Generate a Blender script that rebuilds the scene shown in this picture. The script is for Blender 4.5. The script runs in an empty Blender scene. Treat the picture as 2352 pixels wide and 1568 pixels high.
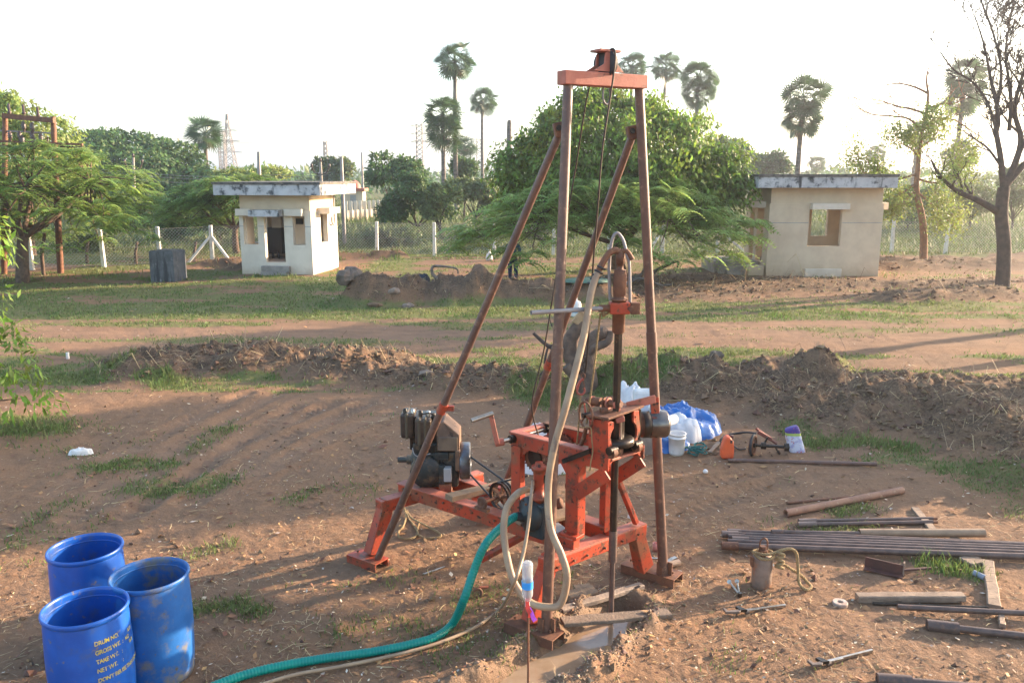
import bpy, math, random
import numpy as np
from mathutils import Vector, Matrix
rad = math.radians
C = bpy.context.scene.collection
SC = bpy.context.scene
random.seed(7)
RS = np.random.RandomState(11)

# ------------------------------------------------------------------ camera, sky, sun, exposure
H = 4.0
TILT = rad(11.4)
F, CX, CY = 1898.0, 1176.0, 784.0            # focal length and centre in the photo's 2352 px wide copy
cam_d = bpy.data.cameras.new('camera')
cam = bpy.data.objects.new('camera', cam_d)
C.objects.link(cam)
cam.location = (0, 0, H)
cam.rotation_euler = (math.pi / 2 - TILT, 0, 0)
cam_d.sensor_width = 36.0
cam_d.lens = F / 2352 * 36
cam_d.clip_start = 0.05
cam_d.clip_end = 12000
SC.camera = cam
SUN_AZ = math.atan2(0.90, 0.436)              # from +Y towards +X
SUN_EL = rad(14)
w = bpy.data.worlds.new('World')
SC.world = w
w.use_nodes = True
nt = w.node_tree
bg = nt.nodes['Background']
sky = nt.nodes.new('ShaderNodeTexSky')
sky.sky_type = 'NISHITA'
sky.sun_disc = False
sky.sun_elevation = SUN_EL
sky.sun_rotation = SUN_AZ
sky.air_density = 1.0
sky.dust_density = 1.4
sky.ozone_density = 1.0
nt.links.new(sky.outputs[0], bg.inputs[0])
bg.inputs[1].default_value = 0.145
sl = bpy.data.lights.new('sun', 'SUN')
sun = bpy.data.objects.new('sun', sl)
C.objects.link(sun)
sl.energy = 5.0
sl.angle = rad(0.6)
sl.color = (1.0, 0.76, 0.53)
sdir = Vector((math.sin(SUN_AZ) * math.cos(SUN_EL), math.cos(SUN_AZ) * math.cos(SUN_EL), math.sin(SUN_EL)))
sun.rotation_euler = sdir.to_track_quat('Z', 'Y').to_euler()
SC.view_settings.view_transform = 'Standard'
SC.view_settings.look = 'None'
SC.view_settings.gamma = 1
SC.view_settings.use_curve_mapping = False
SC.view_settings.exposure = 2.15
SC.render.engine = 'CYCLES'
SC.cycles.use_denoising = True
SC.cycles.max_bounces = 6
SC.cycles.transparent_max_bounces = 8

# ------------------------------------------------------------------ helpers: view rays, noise, meshes
cT, sT = math.cos(TILT), math.sin(TILT)
def ray(p):
    a = (p[0] - CX) / F; b = (p[1] - CY) / F
    return Vector((a, cT - b * sT, -sT - b * cT))
def G(px, py, z=0.0):
    d = ray((px, py)); return Vector((0, 0, H)) + d * ((z - H) / d.z)
def PY(px, py, Y):
    d = ray((px, py)); return Vector((0, 0, H)) + d * (Y / d.y)
def zoomer(ox, oy, s):
    return lambda x, y: (ox + x / s, oy + y / s)
K = zoomer(1234.6, 861.3, 6.827)
Z1 = zoomer(803.9, 861.3, 3.4133)
Z2 = zoomer(1091, 861.3, 3.4133)
Z3 = zoomer(1091, 1119.7, 3.4966)
Z4 = zoomer(1177.1, 86.1, 3.2119)
Z5 = zoomer(1177.1, 516.8, 3.4133)
ZR = zoomer(1607.8, 1091, 3.1606)
ZF = zoomer(1406.9, 832.6, 4.551)

def lat(xi, yi, seed):
    n = (xi.astype(np.int64) * 374761393 + yi.astype(np.int64) * 668265263 + seed * 974711) & 0xffffffff
    n = ((n ^ (n >> 13)) * 1274126177) & 0xffffffff
    return ((n ^ (n >> 16)) & 0xffffff) / float(0xffffff)
def vnoise(x, y, seed=0):
    x = np.asarray(x, float); y = np.asarray(y, float)
    xi = np.floor(x); yi = np.floor(y); fx = x - xi; fy = y - yi
    fx = fx * fx * (3 - 2 * fx); fy = fy * fy * (3 - 2 * fy)
    a = lat(xi, yi, seed); b = lat(xi + 1, yi, seed); c = lat(xi, yi + 1, seed); d = lat(xi + 1, yi + 1, seed)
    return (a * (1 - fx) + b * fx) * (1 - fy) + (c * (1 - fx) + d * fx) * fy
def fbm(x, y, seed=0, oct=4):
    s = 0; a = 0.5; t = 0
    for k in range(oct):
        s = s + a * vnoise(x * 2 ** k + 17.3 * k, y * 2 ** k - 9.1 * k, seed + k); t += a; a *= 0.55
    return s / t
def sstep(a, b, x):
    t = np.clip((x - a) / (b - a), 0, 1); return t * t * (3 - 2 * t)
def pdist(x, y, poly):
    """distance to a polyline and arc length along it"""
    best = np.full(np.shape(x), 1e9); arc = np.zeros(np.shape(x)); L = 0
    for (ax, ay), (bx, by) in zip(poly[:-1], poly[1:]):
        dx, dy = bx - ax, by - ay; l = math.hypot(dx, dy)
        t = np.clip(((x - ax) * dx + (y - ay) * dy) / (l * l), 0, 1)
        d = np.hypot(x - ax - t * dx, y - ay - t * dy)
        m = d < best; best = np.where(m, d, best); arc = np.where(m, L + t * l, arc); L += l
    return best, arc
def gp(*pts):
    return [tuple(G(a, b)[:2]) for a, b in pts]

class MB:
    def __init__(s): s.v = []; s.f = []; s.sm = []
    def add(s, vs, fs, smooth=False):
        o = len(s.v); s.v += [tuple(q) for q in vs]
        for f in fs: s.f.append([o + i for i in f]); s.sm.append(smooth)
        return s
    def box(s, c, size, X=(1, 0, 0), Y=(0, 1, 0), Zv=None):
        c = Vector(c); X = Vector(X).normalized(); Y = Vector(Y); Zv = Vector(Zv).normalized() if Zv else X.cross(Y).normalized()
        Y = Zv.cross(X).normalized()
        x, y, z = X * size[0] / 2, Y * size[1] / 2, Zv * size[2] / 2
        vs = [c - x - y - z, c + x - y - z, c + x + y - z, c - x + y - z, c - x - y + z, c + x - y + z, c + x + y + z, c - x + y + z]
        return s.add(vs, [(3, 2, 1, 0), (4, 5, 6, 7), (0, 1, 5, 4), (1, 2, 6, 5), (2, 3, 7, 6), (3, 0, 4, 7)])
    def bb(s, x0, x1, y0, y1, z0, z1):
        return s.box(((x0 + x1) / 2, (y0 + y1) / 2, (z0 + z1) / 2), (x1 - x0, y1 - y0, z1 - z0))
    def beam(s, p0, p1, w, h, up=(0, 0, 1), taper=None):
        p0, p1 = Vector(p0), Vector(p1); d = (p1 - p0).normalized(); up = Vector(up)
        sd = d.cross(up).normalized(); u2 = sd.cross(d).normalized()
        w1, h1 = taper or (w, h)
        vs = []
        for p, a, b in ((p0, w / 2, h / 2), (p1, w1 / 2, h1 / 2)):
            vs += [p - sd * a - u2 * b, p + sd * a - u2 * b, p + sd * a + u2 * b, p - sd * a + u2 * b]
        return s.add(vs, [(0, 1, 2, 3), (7, 6, 5, 4), (0, 4, 5, 1), (1, 5, 6, 2), (2, 6, 7, 3), (3, 7, 4, 0)])
    def tube(s, pts, r, n=10, cap=True, smooth=True, up=None):
        pts = [Vector(p) for p in pts]; m = len(pts)
        rr = r if isinstance(r, (list, tuple)) else [r] * m
        vs = []; fs = []; prev = None
        for i, p in enumerate(pts):
            d = (pts[min(i + 1, m - 1)] - pts[max(i - 1, 0)])
            d = d.normalized() if d.length > 1e-9 else Vector((0, 0, 1))
            if prev is None:
                a = Vector((0, 0, 1)) if abs(d.z) < 0.9 else Vector((1, 0, 0))
                prev = a.cross(d).normalized()
            x = (prev - d * prev.dot(d)); x = x.normalized() if x.length > 1e-6 else d.orthogonal().normalized(); prev = x
            y = d.cross(x)
            for k in range(n):
                t = 2 * math.pi * k / n
                vs.append(p + (x * math.cos(t) + y * math.sin(t)) * rr[i])
        for i in range(m - 1):
            for k in range(n):
                k2 = (k + 1) % n
                fs.append((i * n + k, i * n + k2, (i + 1) * n + k2, (i + 1) * n + k))
        s.add(vs, fs, smooth)
        if cap:
            s.add(vs[:n], [tuple(range(n - 1, -1, -1))]); s.add(vs[-n:], [tuple(range(n))])
        return s
    def cyl(s, p0, p1, r, r1=None, n=20):
        return s.tube([p0, p1], [r, r if r1 is None else r1], n)
    def lathe(s, base, axis, prof, n=24, smooth=True):
        """profile of (radius, height) turned about the axis"""
        base = Vector(base); d = Vector(axis).normalized(); x = d.orthogonal().normalized(); y = d.cross(x)
        vs = []; fs = []
        for r, h in prof:
            for k in range(n):
                t = 2 * math.pi * k / n
                vs.append(base + d * h + (x * math.cos(t) + y * math.sin(t)) * max(r, 1e-4))
        for i in range(len(prof) - 1):
            for k in range(n):
                k2 = (k + 1) % n
                fs.append((i * n + k, i * n + k2, (i + 1) * n + k2, (i + 1) * n + k))
        return s.add(vs, fs, smooth)
    def pipe(s, p0, p1, ro, ri, n=18):
        p0, p1 = Vector(p0), Vector(p1); L = (p1 - p0).length
        e = (ro - ri) * 0.3
        return s.lathe(p0, p1 - p0, [(ri, L * .5), (ri, 0), (ro - e, 0), (ro, e), (ro, L - e), (ro - e, L), (ri, L), (ri, L * .5)], n, False) if n < 9 else \
            s.lathe(p0, p1 - p0, [(ri, L * .5), (ri, 0)], n).lathe(p0, p1 - p0, [(ri, 0), (ro, 0)], n).lathe(p0, p1 - p0, [(ro, 0), (ro, L)], n).lathe(p0, p1 - p0, [(ro, L), (ri, L)], n).lathe(p0, p1 - p0, [(ri, L), (ri, L * .5)], n)
    def torus(s, c, axis, R, r, n=28, m=8, a0=0, a1=2 * math.pi, x=None):
        c = Vector(c); d = Vector(axis).normalized(); x = Vector(x).normalized() if x else d.orthogonal().normalized(); x = (x - d * x.dot(d)).normalized(); y = d.cross(x)
        full = abs(a1 - a0 - 2 * math.pi) < 1e-6
        k = n if full else n + 1
        vs = []; fs = []
        for i in range(k):
            t = a0 + (a1 - a0) * i / n; o = x * math.cos(t) + y * math.sin(t)
            for j in range(m):
                q = 2 * math.pi * j / m; vs.append(c + o * (R + r * math.cos(q)) + d * r * math.sin(q))
        for i in range(n):
            i2 = (i + 1) % k
            for j in range(m):
                j2 = (j + 1) % m; fs.append((i * m + j, i2 * m + j, i2 * m + j2, i * m + j2))
        return s.add(vs, fs, True)
    def prism(s, pts, off):
        pts = [Vector(p) for p in pts]; off = Vector(off); n = len(pts)
        vs = pts + [p + off for p in pts]
        fs = [tuple(range(n)), tuple(range(2 * n - 1, n - 1, -1))] + [(i, n + i, n + (i + 1) % n, (i + 1) % n) for i in range(n)]
        return s.add(vs, fs)
    def build(s, name, mat, parent=None, bevel=0, loc=None):
        base = Vector(loc) if loc is not None else (LOC[parent.name] if parent else Vector((0, 0, 0)))
        me = bpy.data.meshes.new(name)
        me.from_pydata([tuple(Vector(q) - base) for q in s.v], [], s.f)
        me.polygons.foreach_set('use_smooth', s.sm)
        me.materials.append(mat)
        o = bpy.data.objects.new(name, me); C.objects.link(o)
        if parent: o.parent = parent
        else: o.location = base
        LOC[o.name] = base
        if bevel:
            b = o.modifiers.new('bevel', 'BEVEL'); b.width = bevel; b.segments = 2; b.limit_method = 'ANGLE'; b.angle_limit = rad(50)
        return o
LOC = {}
def spline(pts, per=8):
    pts = [Vector(p) for p in pts]; out = []
    for i in range(len(pts) - 1):
        p0 = pts[max(i - 1, 0)]; p1 = pts[i]; p2 = pts[i + 1]; p3 = pts[min(i + 2, len(pts) - 1)]
        for k in range(per):
            t = k / per
            out.append(0.5 * ((2 * p1) + (p2 - p0) * t + (2 * p0 - 5 * p1 + 4 * p2 - p3) * t * t + (3 * p1 - p0 - 3 * p2 + p3) * t ** 3))
    out.append(pts[-1]); return out
def np_obj(name, V, Fc, mat, parent=None, loc=None, smooth=False, attrs=None):
    V = np.asarray(V, np.float32); Fc = np.asarray(Fc, np.int32); k = Fc.shape[1]
    base = np.array(loc if loc is not None else (LOC[parent.name] if parent else (0, 0, 0)), np.float32)
    me = bpy.data.meshes.new(name)
    me.vertices.add(len(V)); me.vertices.foreach_set('co', (V - base).ravel())
    me.loops.add(Fc.size); me.loops.foreach_set('vertex_index', Fc.ravel())
    me.polygons.add(len(Fc)); me.polygons.foreach_set('loop_start', np.arange(0, Fc.size, k, dtype=np.int32))
    me.polygons.foreach_set('use_smooth', np.full(len(Fc), smooth))
    me.update(calc_edges=True)
    if attrs:
        for an, arr in attrs.items():
            a = me.attributes.new(an, 'FLOAT', 'POINT'); a.data.foreach_set('value', np.asarray(arr, np.float32))
    me.materials.append(mat)
    o = bpy.data.objects.new(name, me); C.objects.link(o)
    if parent: o.parent = parent
    else: o.location = base
    LOC[o.name] = Vector(base)
    return o
def tag(o, label=None, cat=None, group=None, kind=None):
    if label: o['label'] = label
    if cat: o['category'] = cat
    if group: o['group'] = group
    if kind: o['kind'] = kind
    return o
def thing(name, label, cat, loc=(0, 0, 0), group=None):
    o = bpy.data.objects.new(name, None); C.objects.link(o); o.location = loc; o.empty_display_size = .1
    LOC[o.name] = Vector(loc)
    return tag(o, label, cat, group)
def copy_tree(o, loc=None, rotz=0, scale=None, label=None, parent=None):
    c = o.copy(); C.objects.link(c); c.parent = parent
    if loc is not None: c.location = loc
    if parent is None:
        c.rotation_euler = (0, 0, rotz)
        if scale is not None: c.scale = scale if hasattr(scale, '__len__') else (scale,) * 3
    if label: c['label'] = label
    for ch in list(o.children): copy_tree(ch, parent=c)
    return c

# ------------------------------------------------------------------ materials
def _new(name):
    m = bpy.data.materials.new(name); m.use_nodes = True
    t = m.node_tree; return m, t, t.nodes['Principled BSDF']
def N(t, typ, **kw):
    n = t.nodes.new(typ)
    for k, v in kw.items(): setattr(n, k, v)
    return n
def noise(t, scale, detail=4, rough=.6, vec=None):
    n = N(t, 'ShaderNodeTexNoise'); n.inputs['Scale'].default_value = scale; n.inputs['Detail'].default_value = detail; n.inputs['Roughness'].default_value = rough
    if vec: t.links.new(vec, n.inputs['Vector'])
    return n.outputs['Fac']
def ramp(t, fac, lo, hi):
    n = N(t, 'ShaderNodeMapRange'); n.interpolation_type = 'SMOOTHSTEP'
    n.inputs[1].default_value = lo; n.inputs[2].default_value = hi; t.links.new(fac, n.inputs[0]); return n.outputs[0]
def mixc(t, fac, a, b):
    n = N(t, 'ShaderNodeMix', data_type='RGBA')
    if isinstance(fac, (int, float)): n.inputs[0].default_value = fac
    else: t.links.new(fac, n.inputs[0])
    for s, q in ((n.inputs[6], a), (n.inputs[7], b)):
        if isinstance(q, tuple): s.default_value = (*q, 1)
        else: t.links.new(q, s)
    return n.outputs[2]
def math2(t, op, a, b):
    n = N(t, 'ShaderNodeMath', operation=op)
    for s, q in ((n.inputs[0], a), (n.inputs[1], b)):
        if isinstance(q, (int, float)): s.default_value = q
        else: t.links.new(q, s)
    return n.outputs[0]
def mat(name, c1, c2=None, scale=5, rough=.7, metal=0, spots=None, bump=.15, bscale=50, rnd=0, trans=0, spec=.4, streak=None, splash=None):
    m, t, b = _new(name)
    tc = N(t, 'ShaderNodeTexCoord').outputs['Object']
    c2 = c2 or tuple(x * .72 for x in c1)
    if trans: k_ = 1 + 1.5 * trans; c1 = tuple(x * k_ for x in c1); c2 = tuple(x * k_ for x in c2)   # shared between reflected and transmitted light
    col = mixc(t, ramp(t, noise(t, scale, 5, .6, tc), .33, .67), c1, c2)
    if spots:
        for (sc_, ss, lo, hi) in (spots if isinstance(spots, list) else [spots]):
            col = mixc(t, ramp(t, noise(t, ss, 6, .65, tc), lo, hi), col, sc_)
    if streak:
        mp = N(t, 'ShaderNodeMapping'); mp.inputs['Scale'].default_value = streak[1]; t.links.new(tc, mp.inputs['Vector'])
        col = mixc(t, ramp(t, noise(t, 1.0, 5, .6, mp.outputs[0]), streak[2], streak[3]), col, streak[0])
    if splash:   # mud splashed up from the soil
        sz = N(t, 'ShaderNodeSeparateXYZ'); t.links.new(tc, sz.inputs[0])
        col = mixc(t, math2(t, 'MULTIPLY', ramp(t, math2(t, 'ADD', sz.outputs[2], math2(t, 'MULTIPLY', noise(t, 2.6, 5, .65, tc), .7)), splash[1] + .35, .2), .75), col, splash[0])
    if rnd:
        g = N(t, 'ShaderNodeNewGeometry').outputs['Random Per Island']
        hsv = N(t, 'ShaderNodeHueSaturation'); t.links.new(col, hsv.inputs['Color'])
        t.links.new(math2(t, 'ADD', math2(t, 'MULTIPLY', g, 2 * rnd), 1 - rnd), hsv.inputs['Value'])
        t.links.new(math2(t, 'ADD', math2(t, 'MULTIPLY', g, .05), .475), hsv.inputs['Hue'])
        col = hsv.outputs[0]
    t.links.new(col, b.inputs['Base Color'])
    b.inputs['Roughness'].default_value = rough; b.inputs['Metallic'].default_value = metal
    b.inputs['Specular IOR Level'].default_value = spec
    if bump:
        bp = N(t, 'ShaderNodeBump'); bp.inputs['Strength'].default_value = bump; bp.inputs['Distance'].default_value = .02
        t.links.new(noise(t, bscale, 4, .6, tc), bp.inputs['Height']); t.links.new(bp.outputs[0], b.inputs['Normal'])
    if trans:
        tr = N(t, 'ShaderNodeBsdfTranslucent'); t.links.new(col, tr.inputs['Color'])
        mx = N(t, 'ShaderNodeMixShader'); mx.inputs[0].default_value = trans
        t.links.new(b.outputs[0], mx.inputs[1]); t.links.new(tr.outputs[0], mx.inputs[2])
        t.links.new(mx.outputs[0], t.nodes['Material Output'].inputs[0])
    return m
ORANGE = mat('rig_orange_paint', (.44, .052, .018), (.30, .046, .022), 2.6, .5, spots=[((.22, .08, .04), 4, .46, .66), ((.11, .05, .03), 10, .53, .66), ((.03, .02, .016), 19, .58, .66)], bump=.15, splash=((.26, .165, .10), .15))
BEAMTOP = mat('faded_orange_paint', (.42, .135, .088), (.33, .095, .06), 5, .6, spots=[((.26, .13, .08), 6, .5, .7), ((.12, .055, .035), 13, .58, .7)], bump=.12)
PIPEBROWN = mat('worn_brown_pipe', (.14, .066, .042), (.09, .045, .032), 7, .5, .0, spots=((.24, .13, .08), 16, .54, .72), bump=.03, spec=.6)
RUST = mat('rusty_steel', (.20, .085, .045), (.11, .05, .032), 9, .7, .15, spots=((.27, .14, .07), 18, .55, .7))
RODSTEEL = mat('grey_rod_steel', (.135, .09, .074), (.085, .058, .05), 8, .48, .25, spots=((.17, .09, .06), 14, .55, .7), bump=.06)
DARKSTEEL = mat('oily_black_steel', (.022, .02, .018), (.05, .035, .025), 9, .35, .5, spots=((.12, .075, .045), 15, .62, .72))
STEEL = mat('bright_worn_steel', (.42, .39, .35), (.3, .25, .2), 10, .28, .85, spots=((.2, .11, .06), 14, .62, .72), bump=.04)
ENGINE = mat('grimy_engine_green', (.028, .034, .033), (.05, .045, .04), 7, .45, .25, spots=[((.14, .09, .05), 9, .5, .68), ((.012, .012, .012), 16, .55, .68)], bump=.25)
COWL = mat('dusty_brown_cowl', (.20, .115, .07), (.12, .07, .045), 6, .6, .2, spots=((.05, .035, .03), 9, .55, .68))
CANISTER = mat('dark_brown_canister', (.045, .03, .024), (.09, .06, .04), 8, .4, .3, spots=((.2, .14, .08), 13, .64, .74))
PUMPBLUE = mat('dark_blue_pump', (.02, .035, .042), (.035, .04, .04), 8, .5, .2, spots=((.13, .08, .05), 12, .6, .72))
HOSEGREEN = mat('green_suction_hose', (.0, .23, .17), (.0, .18, .15), 4, .4, bump=.0)
HOSETAN = mat('muddy_tan_hose', (.36, .25, .155), (.27, .18, .115), 6, .5, spots=((.17, .12, .09), 5, .6, .7))
CAPSTEEL = mat('oily_cap_steel', (.20, .18, .16), (.12, .10, .09), 9, .25, .85, bump=.03)
RUBBER = mat('black_rubber', (.02, .02, .022), (.045, .04, .04), 9, .6)
ROPE = mat('tan_rope', (.36, .25, .12), (.25, .17, .085), 20, .9, bump=.6, bscale=160)
WIRE = mat('dark_wire', (.06, .04, .03), None, 9, .5, .5, bump=0)
WOOD = mat('weathered_wood', (.30, .215, .15), (.20, .14, .10), 5, .85, streak=((.12, .08, .055), (6, 40, 40), .55, .65), bump=.4, bscale=70)
WOODTAN = mat('muddy_plank', (.30, .20, .12), (.22, .145, .09), 6, .85, bump=.4)
BLUEDRUM = mat('blue_drum_plastic', (.008, .095, .42), (.006, .07, .33), 4, .38, spots=[((.05, .085, .2), 5, .52, .72), ((.16, .14, .13), 14, .60, .72)], bump=.03, spec=.5)
BLUEDIRTY = mat('scuffed_blue_plastic', (.015, .115, .36), (.01, .085, .28), 5, .5, spots=[((.16, .15, .13), 6, .48, .70), ((.10, .09, .07), 16, .62, .72)], bump=.06)
PRINT = mat('faded_yellow_print', (.55, .45, .05), (.35, .32, .09), 40, .6, spots=((.02, .08, .36), 70, .56, .64), bump=0)
WHITEPL = mat('white_plastic', (.72, .70, .68), (.6, .57, .53), 6, .5, spots=((.35, .27, .2), 18, .66, .75))
SACKW = mat('white_woven_sack', (.72, .70, .70), (.62, .60, .6), 5, .7, spots=((.45, .38, .3), 9, .6, .75), bump=.4, bscale=30)
TARP = mat('blue_tarpaulin', (.008, .13, .42), (.006, .09, .32), 6, .28, spots=((.4, .48, .6), 11, .66, .76), bump=.35, bscale=14, spec=.6)
JERRY = mat('orange_plastic', (.72, .12, .035), (.6, .09, .03), 6, .5, spots=((.3, .12, .06), 14, .62, .74))
WHITEWASH = mat('whitewashed_post', (.74, .72, .68), (.60, .56, .5), 7, .85, spots=((.35, .29, .22), 10, .64, .74), bump=.3)
SHEDWALL = mat('cream_render', (.66, .535, .38), (.58, .46, .325), 1.6, .85, spots=((.46, .36, .26), 2.2, .62, .82), bump=.1, splash=((.42, .28, .17), .75))
SHEDWHITE = mat('white_render', (.72, .635, .52), (.64, .555, .45), 1.5, .85, spots=((.5, .42, .33), 3, .64, .82), bump=.1, splash=((.48, .36, .24), .45))
FASCIA = mat('mildewed_white_concrete', (.54, .53, .53), (.42, .41, .41), 2.2, .85, spots=((.055, .06, .065), 3.2, .48, .66), streak=((.06, .062, .065), (4, 4, .7), .58, .70), bump=.2)
SLABTOP = mat('black_mildew_slab', (.06, .058, .055), (.16, .14, .12), 4, .9, bump=.3)
CONCBLOCK = mat('stained_concrete_block', (.13, .135, .145), (.085, .09, .095), 3, .9, streak=((.045, .047, .05), (5, 5, .8), .48, .62), spots=((.30, .30, .31), 4, .56, .74), bump=.3)
GREYCONC = mat('grey_concrete', (.34, .30, .26), (.25, .22, .19), 4, .9, bump=.3)
BLACK = mat('black_panel', (.015, .015, .018), None, 5, .5)
GREYPANEL = mat('grey_steel_cabinet', (.34, .33, .32), (.28, .26, .25), 4, .5)
CERAMIC = mat('brown_insulator', (.06, .035, .03), (.1, .07, .06), 9, .3, bump=0)
SKIN = mat('skin', (.16, .085, .055), None, 9, .6)
SHIRT = mat('teal_shirt', (.03, .11, .16), (.02, .07, .12), 6, .8)
TROUS = mat('dark_blue_trousers', (.012, .03, .10), (.01, .02, .06), 6, .85)
BARK = mat('brown_bark', (.16, .105, .075), (.09, .06, .045), 7, .95, bump=.7, bscale=25)
BARKDARK = mat('dark_bark', (.085, .06, .05), (.05, .037, .032), 6, .95, bump=.8, bscale=22)
BARKRED = mat('orange_bark', (.30, .16, .09), (.19, .105, .065), 5, .95, bump=.5, bscale=25)
BARKGREY = mat('grey_palm_bark', (.20, .165, .14), (.13, .105, .09), 3, .95, streak=((.08, .065, .055), (2, 2, 9), .52, .6), bump=.5)
LEAF_BIG = mat('broad_green_leaves', (.118, .165, .021), (.07, .115, .017), .45, .42, rnd=.5, trans=.5, spots=[((.34, .33, .035), .5, .54, .70)], bump=0)
LEAF_FERN = mat('feathery_green_leaves', (.165, .225, .058), (.12, .175, .045), .7, .55, rnd=.3, trans=.5, bump=0)
LEAF_PALEFERN = mat('pale_feathery_leaves', (.205, .265, .075), (.15, .215, .055), .7, .55, rnd=.3, trans=.5, bump=0)
LEAF_DARK = mat('dark_green_leaves', (.062, .105, .03), (.042, .078, .022), .5, .5, rnd=.35, trans=.4, bump=0)
LEAF_OLIVE = mat('olive_green_leaves', (.09, .115, .035), (.062, .085, .028), .6, .55, rnd=.35, trans=.33, bump=0)
LEAF_PALM = mat('palm_leaves', (.042, .078, .024), (.026, .052, .018), .6, .38, rnd=.3, trans=.35, bump=0, spec=.5)
LEAF_DRY = mat('dry_palm_leaves', (.17, .115, .06), (.10, .07, .04), 1, .8, rnd=.3, trans=.15, bump=0)
LEAF_YEL = mat('yellow_green_leaves', (.17, .19, .04), (.11, .15, .035), .7, .5, rnd=.35, trans=.4, bump=0)
GRASS = mat('grass_blades', (.07, .11, .026), (.11, .125, .04), .5, .6, rnd=.4, trans=.35, bump=0)
DRYGRASS = mat('dry_straw', (.36, .255, .15), (.22, .145, .085), 1.2, .8, rnd=.5, trans=.15, bump=0)
CLOD = mat('soil_clods', (.19, .115, .068), (.13, .08, .05), 2, .95, rnd=.3, bump=.4)
PALEBIT = mat('pale_litter', (.52, .44, .36), (.38, .29, .21), 2, .8, rnd=.4, bump=0)
DEADLEAF = mat('fallen_brown_leaves', (.30, .15, .07), (.20, .11, .06), 2, .8, rnd=.45, bump=0)
LATTICE = mat('galvanised_lattice', (.30, .27, .26), None, 3, .6, .3, bump=0)

SHADE = [(16.0, 19.8, 4.8, 2.4, 201, 5000, 'big leafy tree right of the yard shading the middle ground'), (16.5, 15.6, 5.8, 1.5, 203, 45, 'slender thin leaved tree right of the yard dappling the drums'),
         (15.3, 16.6, 2.9, 1.5, 209, 2500, 'low bushy tree right of the yard shading the soil behind the pipes'), (24.8, 33.7, 8.2, 2.5, 205, 3000, 'tall leafy tree right of the yard beyond the bare tree'), (21.3, 25, 8, 2.5, 207, 4000, 'spreading leafy tree right of the yard shading the left ruts')]
HAZE = .0009
# ------------------------------------------------------------------ terrain
TRENCH = gp((1425, 1400), (1390, 1435), (1325, 1487), (1252, 1530), (1150, 1580), (1030, 1640))
MOUNDS = [  # polyline, half width, height, roughness
    (gp((350, 842), (480, 838), (600, 832), (740, 842), (860, 850)), 1.15, .42),
    (gp((860, 858), (960, 872), (1080, 884), (1210, 880)), .85, .36),
    (gp((1495, 885), (1600, 890), (1700, 890), (1820, 880)), 1.2, .52),
    (gp((1870, 885), (1885, 860)), .6, .75),
    (gp((1890, 945), (2000, 945), (2110, 950), (2230, 985)), 1.15, .46),
    (gp((2230, 985), (2340, 1040), (2450, 1100)), 1.0, .5),
    (gp((1960, 885), (2150, 895), (2330, 900)), .9, .22),
    ([(-4.5, 26.6), (-3.5, 26.8)], 1.15, .92),
    ([(-1.9, 26.7), (-1.2, 26.8)], 1.1, 1.2),
    ([(-1.2, 26.9), (.3, 26.9), (1.6, 26.9), (3.0, 27.2)], 1.0, .72),
    ([(-6.6, 41.2), (-5.8, 41.2)], .55, .5),
    ([(-8.8, 40.5), (-7, 41)], .5, .25),
    ([(-13.6, 37.6), (-12.2, 36.8), (-11.6, 35.5)], .7, .3),
    ([(12.2, 26.6), (14.5, 26.9), (16.5, 27.8)], .9, .3),
    ([(5.5, 28.3), (8, 29.6), (11, 30.4)], 1.9, .16), ([(12, 30.6), (15, 30.2), (18, 31)], 1.2, .14), ([(4, 31), (8, 32)], 1.5, .08),
    ([(14.5, 35.5), (18, 37), (22, 37.5)], 1.6, .35),
    ([(21, 40.2), (30, 40.8)], .8, .3),
]
RUTS = [gp((645, 900), (430, 1010), (170, 1190)), gp((560, 905), (380, 990), (120, 1130)), gp((770, 925), (560, 1010), (300, 1180)),
        gp((840, 925), (650, 1010), (440, 1150)), gp((905, 945), (760, 1000), (590, 1085)), gp((700, 920), (500, 1040), (330, 1160)),
        gp((1560, 1180), (1850, 1090), (2150, 1080)), gp((1500, 1130), (1750, 1080), (2000, 1075))]
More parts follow.
